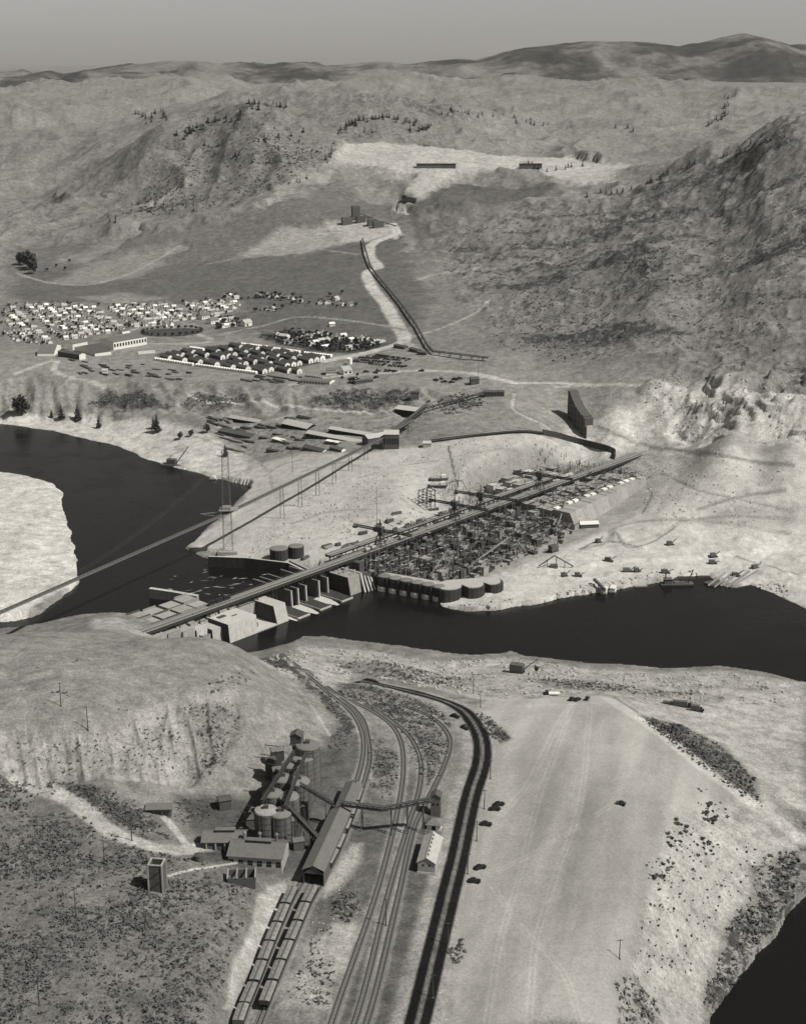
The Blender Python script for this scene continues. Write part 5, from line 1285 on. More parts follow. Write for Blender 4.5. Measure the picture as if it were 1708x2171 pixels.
# ---- hammerhead cranes on the trestle
def hammerhead(s, p0, p1, label, zb=28.6):
    o = dthing('hammerhead_crane', label, 'crane', s, 1.6, ZT, 'hammerhead cranes on the trestle')
    a = at(*p0, zb); c = at(*p1, zb); th = ang(a, c) - DA; L1 = (a - dw2(s, 1.6, zb)).length; L2 = (c - dw2(s, 1.6, zb)).length
    H = zb - ZT
    for x in (-2.6, 2.6):
        for y in (-3.2, 3.2):
            mb = MB(); mb.beam((x, y, 0), (x * .55, y * .5, H - 4), .5); mb.build('leg', 'dark_steel', o)
    mb = MB()
    for z in (2.6, 5):
        k = 1 - z / (H - 4) * .45
        for sg in (-1, 1): mb.beam((-2.6 * k, sg * 3.2 * k, z), (2.6 * k, sg * 3.2 * k, z), .28); mb.beam((sg * 2.6 * k, -3.2 * k, z), (sg * 2.6 * k, 3.2 * k, z), .28)
    mb.build('braces', 'dark_steel', o)
    mb = MB(); mb.drum(0, 0, H - 4.2, H - 1.4, 1.8, 12); mb.build('turntable', 'dark_steel', o)
    hd = MB(); hd.box(-2.6, 2.6, -1.7, 1.7, H - 1.4, H + 2.6); q = hd.build('machine_house', 'dark_wall', o); q.rotation_euler = (0, 0, th)
    mb = MB(); mb.beam((0, -.8, H + 2), (0, 0, H + 7.5), .3); mb.beam((0, .8, H + 2), (0, 0, H + 7.5), .3)
    mb.beam((0, 0, H + 7.5), (-L1 * .85, 0, H + .9), .12); mb.beam((0, 0, H + 7.5), (L2 * .85, 0, H + .9), .12); q = mb.build('mast', 'dark_steel', o); q.rotation_euler = (0, 0, th)
    mb = MB()
    for y in (-.7, .7):
        for z in (H - .5, H + .9): mb.beam((-L1, y, z), (L2, y, z), .34)
    for x in np.arange(-L1, L2 - 1.5, 2.0):
        for y in (-.7, .7): mb.beam((x, y, H - .5), (x + 1, y, H + .9), .2); mb.beam((x + 1, y, H + .9), (x + 2, y, H - .5), .2)
    q = mb.build('boom', 'dark_steel', o); q.rotation_euler = (0, 0, th)
    mb = MB(); mb.box(-L1, -L1 + 3, -1.2, 1.2, H - 1.6, H - .51); q = mb.build('counterweight', 'dark_wall', o); q.rotation_euler = (0, 0, th)
    mb = MB(); mb.beam((L2 * .8, 0, H - .5), (L2 * .8, 0, H - 9), .1); mb.drum(L2 * .8, 0, H - 11, H - 9, .9, 8, .7); q = mb.build('hoist_bucket', 'dark_steel', o); q.rotation_euler = (0, 0, th)
Z6 = (600, 1000, 2.44); ZC8 = (880, 1180, 4.067); Z12 = (1200, 1060, 4.27)
hammerhead(211, ZC(Z6, 620, 700), ZC(Z6, 960, 765), 'hammerhead crane on the trestle, nearest to the spillway')
hammerhead(293, ZC(ZC8, 640, 185), ZC(ZC8, 1220, 290), 'hammerhead crane on the trestle, second from the spillway')
hammerhead(324, ZC(ZC8, 910, 95), ZC(ZC8, 1530, 190), 'hammerhead crane on the trestle, third from the spillway')
hammerhead(399, ZC(Z12, 200, 415), ZC(Z12, 800, 495), 'hammerhead crane on the trestle, farthest from the spillway')

# ---- derricks: leaning booms with guy mast
def derrick(name, label, p, q, mast, mm='pale_timber', w=.9):
    p = Vector(p); q = Vector(q); g = gz(p.x, p.y); o = thing(name, label, 'derrick', (p.x, p.y, min(p.z, max(g, 0))), 0, 'derricks in the dam pit'); d = q - p; lift = Vector((0, 0, p.z - o.location.z))
    mb = MB(); n1 = Vector((-d.y, d.x, 0)).normalized() * (w / 2)
    for sg in (-1, 1): mb.beam(lift + n1 * sg, lift + d + n1 * sg * .5, .3)
    mb.beam(lift + Vector((0, 0, w)), lift + d + Vector((0, 0, w * .4)), .3)
    k = max(4, int(d.length / 2))
    for i in range(k): mb.beam(lift + d * (i / k) + n1 * (1 if i % 2 else -1), lift + d * ((i + 1) / k) - n1 * (1 if i % 2 else -1), .16)
    mb.build('boom', mm, o)
    mb = MB(); mb.beam(lift, lift + Vector((-.3, .3, mast)), .6); mb.build('mast', 'weathered_timber', o)
    mb = MB()
    for a in (.5, 2.3): mb.beam(lift + Vector((0, 0, mast)), lift + Vector((math.cos(a) * mast * .8, math.sin(a) * mast * .8, 0)), .4)
    mb.beam(lift + Vector((0, 0, mast)), lift + d, .1); mb.build('stiff_legs', 'weathered_timber', o)
    mb = MB(); mb.box(-1.8, 1.8, -1.8, 1.8, -1, .6 + lift.z * 0); mb.build('base', 'formwork_timber', o)
def zp(x, y, z): return at(*ZC(ZC8, x, y), z)
derrick('derrick_crane', 'pale leaning derrick boom just behind the cofferdam sand fill', zp(685, 925, 8), zp(840, 692, 20), 9)
derrick('derrick_crane', 'longest pale derrick boom slanting across the middle of the pit', zp(1095, 812, 6), zp(1470, 538, 17), 10)
derrick('derrick_crane', 'short upright derrick at the foot of the long boom', zp(1232, 755, 6), zp(1172, 640, 17), 7)
derrick('derrick_crane', 'pair of crossed derrick legs near the right edge of the pit', zp(1640, 680, 5), zp(1550, 572, 16), 11)
derrick('derrick_crane', 'thin derrick boom standing against the ribbed dam face', at(*ZC(Z12, 660, 1050), 5), at(*ZC(Z12, 775, 670), 20), 9)

# ---- west abutment: a slice of finished gravity profile rising from low toe to high crest
p0 = G(1238, 929)
o = thing('abutment_block', 'tall concrete block with curved flank darkened as shade, standing alone on the far abutment', 'dam block', p0, 0)
dirq = Vector((-12.5, 27, 0)); Lq = dirq.length; dirq.normalize(); dirw = Vector((dirq.y, -dirq.x, 0))
prof = [(0, -4), (0, 17.5), (3, 18.0), (3, 19.2), (10, 21.5), (17, 26), (23, 31.5), (27, 36.5), (30, 37), (30, -4)]
mb = MB(); A_ = [tuple(dirq * x + Vector((0, 0, z))) for x, z in prof]; B_ = [tuple(dirq * x + dirw * 8.6 + Vector((0, 0, z))) for x, z in prof]
mb.face(A_[::-1]); mb.face(B_)
for i in range(len(prof)):
    j = (i + 1) % len(prof); mb.face([A_[i], A_[j], B_[j], B_[i]])
mb.build('profile_block', 'weathered_timber', o)  # concrete in a dark timber colour that paints in the flank's shade
for k in range(5):
    mb = MB(); x = 1.5 + k * 6; h = np.interp(x, [0, 3, 10, 17, 23, 27], [17.4, 19, 21.4, 25.8, 31, 36]); mb.beam(dirq * x - dirw * .06 + Vector((0, 0, -2)), dirq * x - dirw * .06 + Vector((0, 0, h)), .5, .3); mb.build('form_upright', 'pale_timber', o)
for z_ in (5, 10, 15, 20, 25, 30):
    x0_ = float(np.interp(z_, [17.4, 19, 21.4, 25.8, 31, 36], [.2, 3, 10, 17, 23, 27])); mb = MB(); mb.beam(dirq * x0_ - dirw * .3 + Vector((0, 0, z_)), dirq * 29.8 - dirw * .3 + Vector((0, 0, z_)), .3, .3); mb.build('waler', 'pale_timber', o)
mb = MB(); c = dirq * -2.2; mb.hexa([c + dirw * 1, c + dirw * 7, c + dirw * 7 + dirq * 2.1, c + dirw * 1 + dirq * 2.1], [q + Vector((0, 0, 11)) for q in (c + dirw * 1, c + dirw * 7, c + dirw * 7 + dirq * 2.1, c + dirw * 1 + dirq * 2.1)]); mb.build('toe_block', 'pale_concrete', o)

# ---- curved cut wall round the far upstream pit
cw = [tuple(G(u, v)) for u, v in smooth([(1150,922),(1180,928),(1215,938),(1255,948),(1285,956),(1302,964),(1300,974)], 4)]
o = thing('cut_wall', 'curved dark retaining wall round the pit behind the end of the trestle', 'wall', (cw[0][0], cw[0][1], 0))
for i in range(len(cw) - 1):
    a, b_ = Vector(cw[i]), Vector(cw[i + 1]); org = Vector((cw[0][0], cw[0][1], 0)); d = b_ - a; nn = Vector((-d.y, d.x, 0)).normalized() * .6
    mb = MB(); bt = [(q - org) for q in (a - nn, b_ - nn, b_ + nn, a + nn)]
    mb.hexa([Vector((q.x, q.y, min(a.z, b_.z) - 9)) for q in bt], [Vector((q.x, q.y, q.z + 5.0)) for q in bt]); mb.build('wall_panel', 'rusty_sheet_pile', o)

# ---- conveyor suspension bridge and its tower
def sb(k): 
    z = float(np.interp(k, [-420, -227, 0, 198, 289, 300], [33, 32, 32, 37, 44, 44.5])); return Vector((-125 + .485 * k, 1003.2 + .874 * k, z))
o = thing('conveyor_bridge', 'long thin conveyor bridge crossing the dark pool to the far bank', 'bridge', sb(0)); org = sb(0)
ks = list(np.arange(-420, 290, 14.2))
for w_, nm, mt_, z_, ww, hh in ((0, 'deck', 'weathered_timber', 0, 2.4, .3), (-1.3, 'parapet', 'grey_steel', .6, .2, 1.0), (1.3, 'parapet', 'grey_steel', .6, .2, 1.0)):
    mb = MB()
    for a, b_ in zip(ks[:-1], ks[1:]): mb.beam(sb(a) - org + Vector((.874, -.485, 0)) * w_ + Vector((0, 0, z_)), sb(b_) - org + Vector((.874, -.485, 0)) * w_ + Vector((0, 0, z_)), ww, hh)
    mb.build(nm, mt_, o)
mb = MB()
for a in np.arange(-420, 288, 4.0): mb.beam(sb(a) - org + Vector((.874, -.485, .3)) * 1.3, sb(a) - org - Vector((.874, -.485, -.3)) * 1.3, .5, .16)
mb.build('idlers', 'dark_steel', o)
for k in (70, 95, 120, 145, 170, 195, 220, 245, 270):
    b_ = sb(k); g = gz(b_.x, b_.y)
    if b_.z - g > 1.5:
        mb = MB()
        for sg in (-1, 1): mb.beam(b_ - org + Vector((.874, -.485, 0)) * sg * 1.2, b_ - org + Vector((.874, -.485, 0)) * sg * 1.8 + Vector((0, 0, g - b_.z - 1)), .4)
        mb.beam(b_ - org + Vector((.874, -.485, 0)) * 1.5 + Vector((0, 0, (g - b_.z) / 2)), b_ - org - Vector((.874, -.485, 0)) * 1.5 + Vector((0, 0, (g - b_.z) / 2)), .3); mb.build('bent', 'weathered_timber', o)
for sg in (-1.3, 1.3):
    mb = MB(); top = Vector((0, 0, 40)); prev = None
    for k in np.linspace(-420, 0, 22):
        t = (k + 420) / 420; p_ = sb(k) - org + Vector((.874, -.485, 0)) * sg + Vector((0, 0, 2 + 40 * (2 * t - 1) ** 2)); 
        if prev is not None: mb.beam(prev, p_, .06)
        prev = p_
    for k in np.linspace(0, 190, 8):
        t = k / 190; p_ = sb(k) - org + Vector((.874, -.485, 0)) * sg + Vector((0, 0, 42 * (1 - t) ** 1.3 + .5))
        if k > 0: mb.beam(prev, p_, .06)
        prev = p_
    mb.build('cable', 'grey_steel', o)
c = G(484, 1166); c = Vector((-125.2, 1003.6, gz(-125.2, 1003.6)))
o = thing('bridge_tower', 'tall slender lattice tower carrying the conveyor bridge at the tip of the far bank', 'tower', c, 0)
zd = 32 - c.z; zt_ = 76
for x in (-1, 1):
    for y in (-1, 1):
        mb = MB(); mb.beam((x * 3.4, y * 3.0, -1), (x * 2.0, y * 1.8, zt_), .24); mb.build('leg', 'grey_steel', o)
mb = MB(); n_ = 14
for i in range(n_):
    z0, z1 = zt_ * i / n_, zt_ * (i + 1) / n_; f0, f1 = 1 - .4 * i / n_, 1 - .4 * (i + 1) / n_
    for sg in (-1, 1):
        mb.beam((-3.4 * f0, sg * 3.0 * f0, z0), (3.4 * f1, sg * 3.0 * f1, z1), .09); mb.beam((3.4 * f0, sg * 3.0 * f0, z0), (-3.4 * f1, sg * 3.0 * f1, z1), .09); mb.beam((-3.4 * f1, sg * 3.0 * f1, z1), (3.4 * f1, sg * 3.0 * f1, z1), .10)
        mb.beam((sg * 3.4 * f0, -3.0 * f0, z0), (sg * 3.4 * f1, 3.0 * f1, z1), .09)
mb.build('lattice', 'grey_steel', o)
mb = MB(); mb.prism([(-5, -5), (8, -4), (8, 5), (-5, 5)], zd + 3, zd + 3.6); mb.box(-3, 3, -3, 3, zd + 3.6, zd + 5.4); mb.build('platform', 'pale_timber', o)
mb = MB(); mb.beam((-4, 0, zd + 1.2), (-19, 1, zd - .5), .5); mb.beam((-4, 0, zd - 2.5), (-19, 1, zd - .5), .3)
for x in (-7, -10, -13, -16): mb.beam((x, .5, zd - .4), (x, .5, zd - 1.6), .2)
mb.build('jib', 'pale_timber', o)
mb = MB(); mb.box(-7, 7, -6.5, -3, -1, 2.2); mb.box(-7, -3, -3, 6, -1, 1.6); mb.build('anchor_block', 'concrete', o)
# ---- conveyor up the far bank
g0 = at(828, 926, 40); g1 = at(902, 872, 50)
def hug(u, v, h): c = G(u, v); return Vector((c.x, c.y, c.z + h))
gallery('inclined_conveyor', 'dark covered conveyor climbing the far bank from the transfer house', hug(826, 938, 6), hug(904, 874, 5), w=3.2, h=2.4, legs=6)
gallery('inclined_conveyor', 'thin conveyor line from the hilltop gallery to the ribbed shed', hug(906, 873, 3), hug(1026, 840, 3), w=1.6, h=1.4, legs=5)
p_ = [(768,510),(785,570),(802,592),(850,650),(880,692),(905,738),(918,752)]
for i in range(len(p_) - 1):
    gallery('field_conveyor', f'dark field conveyor line beside the valley road, {["uppermost", "second", "third", "fourth", "fifth", "lowest"][i]} run of six', hug(*p_[i], 3), hug(*p_[i + 1], 3), w=1.5, h=1.2, legs=4, mat_='roof_dark', group='runs of the field conveyor')
gallery('field_conveyor', 'dark level conveyor leading right from the foot of the field conveyor', hug(920, 752, 3), hug(1035, 766, 3), w=2, h=1.4, legs=5, mat_='roof_dark')
p_ = smooth([(912,938),(990,928),(1098,918),(1150,922)], 3)
for i in range(len(p_) - 1):
    gallery('haul_trestle', f'low plank trestle run above the stony slope, {NTH[i]} to the small pale shed', hug(*p_[i], 2), hug(*p_[i + 1], 2), w=4, h=.9, legs=3, mat_='pale_timber', cat='trestle', group='runs of the low trestle above the slope')

# ---- barges, dredge, slip
def put(u, v, z=0): return at(u, v, z)
for i, (u, v) in enumerate(((1280, 1256), (1299, 1253))):
    c = put(u, v); o = thing('pontoon', f'small white pontoon moored at the far shore, the {["left", "right"][i]} of two', 'pontoon', c, R(70))
    mb = MB(); mb.box(-4, 4, -2.2, 2.2, -.8, 1.1); mb.build('hull', 'cream_wall', o); mb = MB(); mb.box(-3.4, 3.2, -1.7, 1.7, 1.1, 3.0); mb.build('cabin', 'white_paint', o); mb = MB(); mb.box(-3.7, 3.5, -2, 2, 3.0, 3.2); mb.build('roof', 'white_paint', o)
gallery('gangway', 'dark gangway from the shore down to the white pontoons', hug(1258, 1238, 3), put(1282, 1252, 3.4), w=1.6, h=1, legs=1, cat='gangway')
c = put(1434, 1240); o = thing('dredge', 'long low dredge with leaning boom at the far shore', 'dredge', c, R(2))
mb = MB(); mb.hexa([(-11, -2.6, -.8), (10, -2.6, -.8), (10, 2.6, -.8), (-11, 2.6, -.8)], [(-11.5, -3, 1.3), (11, -3, 1.3), (11, 3, 1.3), (-11.5, 3, 1.3)]); mb.build('hull', 'dark_wall', o)
mb = MB(); mb.box(-9, -4, -2, 2, 1.3, 4.6); mb.build('cabin', 'dark_wall', o); mb = MB(); mb.box(-9.4, -3.6, -2.4, 2.4, 4.6, 4.85); mb.build('roof', 'roof_grey', o)
mb = MB(); mb.beam((7.5, -.8, 1.3), (10.5, -.3, 11), .4); mb.beam((7.5, .8, 1.3), (10.5, .3, 11), .4); mb.beam((10.4, 0, 10.8), (-3, 0, 4.8), .12); mb.beam((0, 0, 1.3), (8, 0, 6), .35); mb.build('boom', 'dark_steel', o)
mb = MB(); mb.drum(-8, 0, 4.85, 8, .45, 8); mb.build('funnel', 'dark_steel', o)
mb = MB(); mb.box(-2, 5, -1.4, 1.4, 1.3, 2.4); mb.build('winch_house', 'grey_steel', o)
c = put(1356, 1243); o = thing('barge', 'small flat barge between the pontoons and the dredge', 'barge', c, R(5))
mb = MB(); mb.box(-4.5, 4.5, -2, 2, -.6, .9); mb.build('hull', 'pale_timber', o); mb = MB(); mb.box(-4.3, 4.3, -1.8, 1.8, .9, 1.0); mb.build('deck', 'cream_wall', o)
for i in range(5):
    a_ = put(1500 + i * 13, 1242 + (i % 2) * 3, .8); b_ = hug(1537 + i * 17, 1216 - i * 1, 1.0)
    o = thing('slip_timber', f'long pale timber skid running into the river, {NTH[i]} to the dredge', 'timber', a_, 0, 'timber skids of the slipway'); mb = MB(); mb.beam((0, 0, 0), b_ - a_, 1.0, .7); mb.build('skid', 'pale_timber', o)
c = put(1512, 1236, .4); o = thing('log_raft', 'dark log raft lying on the slipway skids', 'raft', c, R(30))
for y in np.arange(-3, 3.1, 1.0):
    mb = MB(); mb.beam((-6, y, .3), (6, y, .3), .8); mb.build('log', 'weathered_timber', o)
c = put(367, 987); o = thing('crane_barge', 'dark crane barge with raised boom at the far shore of the pool', 'barge', c, R(-12))
mb = MB(); mb.box(-10, 10, -4, 4, -.8, 1.4); mb.build('hull', 'dark_wall', o); mb = MB(); mb.box(-5, 3, -2.6, 2.6, 1.4, 6); mb.build('cabin', 'dark_wall', o)
mb = MB(); mb.beam((3, -1, 2), (15, -.3, 18), .6); mb.beam((3, 1, 2), (15, .3, 18), .6); mb.beam((-2, 0, 9), (15, 0, 18), .15); mb.beam((-2, 0, 6), (-2, 0, 9.2), .4)
for t in np.linspace(.1, .9, 8): mb.beam((3 + 12 * t, -.8, 2 + 16 * t), (3.9 + 12 * t, .8, 3.2 + 16 * t), .2)
mb.build('boom', 'dark_steel', o)
for i, (u, v) in enumerate(((453, 1012), (476, 1013))):
    c = put(u, v + 4); o = thing('float', f'small pale float at the pool shore below the work yard, the {["left", "right"][i]} one', 'float', c, R(-15)); mb = MB(); mb.box(-3.2, 3.2, -2, 2, -.5, 1.2); mb.build('hull', 'cream_wall', o)
    mb = MB(); mb.box(-1.6, 1.6, -1.2, 1.2, 1.2, 2.8); mb.build('cabin', 'white_paint', o)
# dark bits on the shore flat: derrick hut, rig, open shed
c = G(1172, 1170); o = thing('shovel_rig', 'dark tall shovel rig on the pale shore flat', 'excavator', c, R(35))
mb = MB(); mb.box(-3, 3, -2.2, 2.2, 1.2, 5.2); mb.build('house', 'dark_wall', o); mb = MB(); mb.box(-3.4, 3.4, -2.5, -1.4, -.5, 1.2); mb.box(-3.4, 3.4, 1.4, 2.5, -.5, 1.2); mb.build('crawlers', 'dark_steel', o)
mb = MB(); mb.beam((2.5, 0, 2), (6.5, 0, 13.5), .6); mb.beam((0, 0, 5.2), (6.5, 0, 13.5), .2); mb.hexa([(6, -.9, 5), (8, -.9, 5), (8, .9, 5), (6, .9, 5)], [(5.7, -1.1, 7.4), (8.4, -1.1, 7.4), (8.4, 1.1, 7.4), (5.7, 1.1, 7.4)]); mb.beam((6.8, 0, 7), (6.5, 0, 13), .2); mb.build('boom', 'dark_steel', o)
c = G(1175, 1204); o = thing('rafter_shed', 'dark open roof frame with two long rafters on the shore flat', 'shed', c, R(0))
mb = MB(); mb.beam((-11, 0, 1.5), (0, 3, 8), .6); mb.build('rafter', 'dark_steel', o); mb = MB(); mb.beam((13, 0, 1.2), (0, 3, 8), .6); mb.build('rafter', 'dark_steel', o)
for x in (-11, -5, 1, 7, 12):
    mb = MB(); mb.beam((x, 0, -1), (x, 1, np.interp(x, [-11, 0, 13], [1.5, 8, 1.2])), .4); mb.build('post', 'dark_steel', o)
mb = MB(); mb.box(-3, 2, -1, 2, -1, 2.5); mb.build('engine', 'dark_wall', o)
c = G(1247, 1117); o = thing('shore_shed', 'pale roofed shed at the foot of the ribbed dam face', 'shed', c, R(8)); mb = MB(); mb.gable(-7, 7, -3, 3, -1, 3, 4.6, 0, 1); mb.build('shell', ['dark_wall', 'white_paint'], o)
for i, (u, v, a, m_) in enumerate(((1196,1222,10,'dark_wall'),(1225,1222,-5,'dark_wall'),(1510,1195,0,'dark_wall'),(1410,1215,0,'dark_wall'),(1512,1180,10,'grey_steel'),(1268,1150,30,'dark_wall'),(1290,1190,-20,'dark_wall'),(1330,1212,0,'grey_steel'),(1350,1212,5,'dark_wall'),(1600,1205,20,'dark_wall'),(1560,1222,5,'weathered_timber'),(1420,1155,10,'dark_wall'))):
    c = G(u, v); o = thing('shore_machine', 'dark machine on the far shore, ' + ['left one of the pair below the rafter shed', 'right one of the pair below the rafter shed', 'above the log raft', 'just above the dredge', 'grey one farthest up above the log raft', 'nearest to the pale roofed shed', 'above the white pontoons', 'left one of the pair above the flat barge', 'right one of the pair above the flat barge', 'rightmost near the skids', 'on the shore end of the skids', 'alone in the middle of the flat'][i], 'machine', c, R(a), 'machines scattered on the far shore flat'); w_ = rnd.uniform(2, 3.4)
    mb = MB(); mb.box(-w_, w_ * .4, -1.3, 1.3, .6, 2.8); mb.build('body', m_, o); mb = MB(); mb.box(-w_, w_, -1.5, 1.5, -.4, .6); mb.build('base', 'dark_steel', o); mb = MB(); mb.beam((w_ * .3, 0, 1), (w_ * 1.7, 0, rnd.uniform(2, 5)), .4); mb.build('arm', 'dark_steel', o)
# ================================================================ the far bank: town, camp, yards
rt = random.Random(21)
def house_mesh(name, L, W, he, hr, wall, roof, extra=None):
    mb = MB(); mb.gable(-L/2, L/2, -W/2, W/2, -1.2, he, hr, 0, 1, .3)
    if extra == 'porch': mb.box(-L*.2, L*.25, -W/2 - 1.6, -W/2 - .02, -1, he * .72, 0, 1)
    if extra == 'wing': mb.gable(-L*.1, L*.4, -W/2 - 2.4, 0, -1.2, he * .9, hr * .88, 0, 1, .25, 'y')
    mb.box(L*.2, L*.2 + .55, .3, .85, he, hr + .7, 0)
    for x in (-L*.28, L*.02, L*.3): mb.box(x - .4, x + .4, -W/2 - .05, -W/2 - .01, .9, 2.0, 2)
    for y in (-W*.2, W*.2): mb.box(L/2 + .01, L/2 + .05, y - .4, y + .4, .9, 2.0, 2)
    return mb.mesh(name, [wall, roof, 'dark_opening'])
HM = [house_mesh('cottage', 7.4, 5.6, 2.9, 4.8, 'white_paint', 'roof_iron', 'porch'), house_mesh('cottage', 6.6, 5.4, 2.8, 4.6, 'white_paint', 'silo_top', 'wing'),
      house_mesh('cottage', 8.2, 5.4, 2.9, 4.7, 'white_paint', 'roof_grey', None), house_mesh('cottage', 6.2, 5.2, 2.8, 4.6, 'white_paint', 'white_paint', None)]
# leafy round tree, made of many small leaf faces
def leafy_mesh(name, r, h, n_, seed, m='foliage', squash=1.0, up=.55, leaf=.5):
    rr = random.Random(seed); mb = MB()
    lobes = [(rr.uniform(-.4, .4) * r, rr.uniform(-.4, .4) * r, h * rr.uniform(.45, .8), r * rr.uniform(.5, .8)) for _ in range(6)]
    for k in range(n_):
        lx, ly, lz, lr = rr.choice(lobes); a = rr.uniform(0, 6.283); b = math.acos(rr.uniform(-1, 1)); q = lr * rr.uniform(.65, 1.05)
        c = Vector((lx + q * math.sin(b) * math.cos(a), ly + q * math.sin(b) * math.sin(a), lz + q * math.cos(b) * squash))
        if c.z < .1: c.z = .1
        e1 = Vector((rr.uniform(-1, 1), rr.uniform(-1, 1), rr.uniform(-.6, .6))).normalized() * leaf * r * rr.uniform(.6, 1.2); e2 = e1.cross(Vector((rr.uniform(-1, 1), rr.uniform(-1, 1), rr.uniform(-1, 1)))).normalized() * leaf * r * rr.uniform(.5, 1)
        mb.face([c - e1, c - e2 * .7, c + e1, c + e2])
    return mb.mesh(name, m)
def pine_mesh(name, h, r, seed, m='pine_foliage', tiers=8, ragged=.3, per=9):
    rr = random.Random(seed); mb = MB()
    for i in range(tiers):
        f = i / (tiers - 1); z = h * (.16 + .8 * f); rad = r * (1 - f) ** .8 * rr.uniform(1 - ragged, 1 + ragged) + .12 * r
        for k in range(per):
            a = 6.283 * (k + rr.random()) / per; L = rad * rr.uniform(.6, 1.15); w = L * .45
            tip = Vector((math.cos(a) * L, math.sin(a) * L, z - L * .35)); base = Vector((0, 0, z + h * .05)); side = Vector((-math.sin(a), math.cos(a), 0)) * w
            mid = tip * .55 + base * .45
            mb.face([base, mid + side, tip, mid - side])
    return mb.mesh(name, m)
def trunk_mesh(h, r):
    mb = MB(); mb.drum(0, 0, -.8, h, r, 7, r * .4)
    for k in range(3):
        a = 2.1 * k; mb.beam((0, 0, h * .6), (math.cos(a) * h * .3, math.sin(a) * h * .3, h * .95), r * .7)
    return mb.mesh('trunk', 'bark')
LT = [(leafy_mesh('crown', 2.3, 4.6, 60, k), trunk_mesh(2.4, .2)) for k in range(3)]
def tree(name, label, cat, loc, crown, trunk, sc, grp, rz=0):
    o = thing(name, label, cat, loc, rz, grp); o.scale = (sc, sc, sc)
    link('crown', crown, o); link('trunk', trunk, o); return o
def grid_in(poly_px, a, dx, dy, jit, rr):
    pts = [tuple(gp(u, v).xy) for u, v in poly_px]; P_ = np.array(pts); c0 = P_.mean(0); ca_, sa_ = math.cos(a), math.sin(a); R_ = np.abs(P_ - c0).max() * 1.6; out = []
    for i, x in enumerate(np.arange(-R_, R_, dx)):
        for j, y in enumerate(np.arange(-R_, R_, dy)):
            X = c0[0] + ca_ * x - sa_ * y + rr.uniform(-jit, jit); Y = c0[1] + sa_ * x + ca_ * y + rr.uniform(-jit, jit)
            if inside(np.array([X]), np.array([Y]), pts)[0]: out.append((X, Y, i, j))
    return out
TOWN = [(15,645),(120,646),(240,649),(420,640),(500,632),(514,645),(500,660),(420,678),(330,690),(262,702),(150,722),(90,731),(15,724)]
SA = R(24)
spots = grid_in(TOWN, SA, 10.4, 13.8, .3, rt); rt.shuffle(spots)
nh = 0; trees_at = []
for X, Y, i, j in spots:
    if i % 9 == 8: continue
    if nh < 298 and True:
        o = link('cottage', rt.choice(HM), None, (X, Y, gz(X, Y)), SA + rt.choice((0, 0, math.pi / 2, math.pi)) + rt.uniform(-.04, .04)); o.scale = (.86, .86, .9); tag(o, 'small white gabled cottage in the crowded town at the left edge', 'house', 'cottages of the crowded town'); nh += 1
    for _ in range(2):
        if rt.random() < .5: trees_at.append((X + rt.uniform(4.5, 8) * rt.choice((-1, 1)), Y + rt.uniform(5, 9) * rt.choice((-1, 1))))
rt.shuffle(trees_at)
for X, Y in trees_at[:280]:
    k = rt.randrange(3); tree('shade_tree', 'small round shade tree between the cottages of the left edge town', 'tree', (X, Y, gz(X, Y)), *LT[k], rt.uniform(.6, 1.0), 'shade trees of the crowded town', rt.uniform(0, 6))
# ---- the tree filled quarter right of the camp, and scattered farm houses
Z0 = (0, 600, 2.44); Z64 = (640, 600, 2.44); Z38 = (380, 780, 3.558); Z82 = (820, 780, 3.882); Z3 = (30, 700, 4.27)
Q1 = [ZC(Z38, x, y) for x, y in ((1135,200),(1185,190),(1240,180),(1280,168),(1325,155),(1370,148),(1420,135),(1465,125),(1205,120),(1260,115),(1345,215),(1390,205),(1440,190),(1500,180),(1540,170),(1580,160),(1630,150),(1460,250),(1490,245))] + [ZC(Z82, x, y) for x, y in ((70,160),(20,170),(145,200),(200,190),(255,185),(295,185),(230,240),(325,228),(385,220),(430,205),(120,275),(175,265))]
for u, v in Q1:
    c = G(u, v + 2); o = link('cottage', rt.choice(HM), None, c, SA + rt.choice((0, math.pi / 2))); tag(o, 'white cottage among dark trees in the quarter right of the camp', 'house', 'cottages of the tree filled quarter')
for X, Y, i, j in grid_in([(545,712),(620,702),(700,712),(822,728),(780,745),(700,748),(600,730)], SA, 6.4, 9.5, 2.2, rt)[:150]:
    tree('garden_tree', 'dark garden tree in the quarter right of the camp', 'tree', (X, Y, gz(X, Y)), *LT[rt.randrange(3)], rt.uniform(.75, 1.2), 'garden trees of the tree filled quarter', rt.uniform(0, 6))
Q2 = [ZC(Z64, x, y) for x, y in ((30,300),(65,305),(120,310),(150,310),(180,315),(225,330),(345,340),(385,340),(440,318),(470,352),(525,350))] + [ZC(Z0, x, y) for x, y in ((1340,305),(1370,300),(1540,300),(1595,300),(1640,305),(1690,310),(1580,375),(1625,380))]
for u, v in Q2:
    c = G(u, v + 2); o = link('farmhouse', rt.choice(HM), None, c, rt.uniform(0, 3)); tag(o, 'white house in the thin tree line beyond the town', 'house', 'houses in the tree line beyond the town')
    for _ in range(3):
        x, y = c.x + rt.uniform(-14, 14), c.y + rt.choice((-1, 1)) * rt.uniform(4.5, 9); tree('field_tree', 'dark tree in the thin line of houses beyond the town', 'tree', (x, y, gz(x, y)), *LT[rt.randrange(3)], rt.uniform(.7, 1.2), 'trees of the line beyond the town', rt.uniform(0, 6))
Q3 = [(1310,455),(1340,450),(1380,445),(1320,488),(1350,485),(1385,480)]
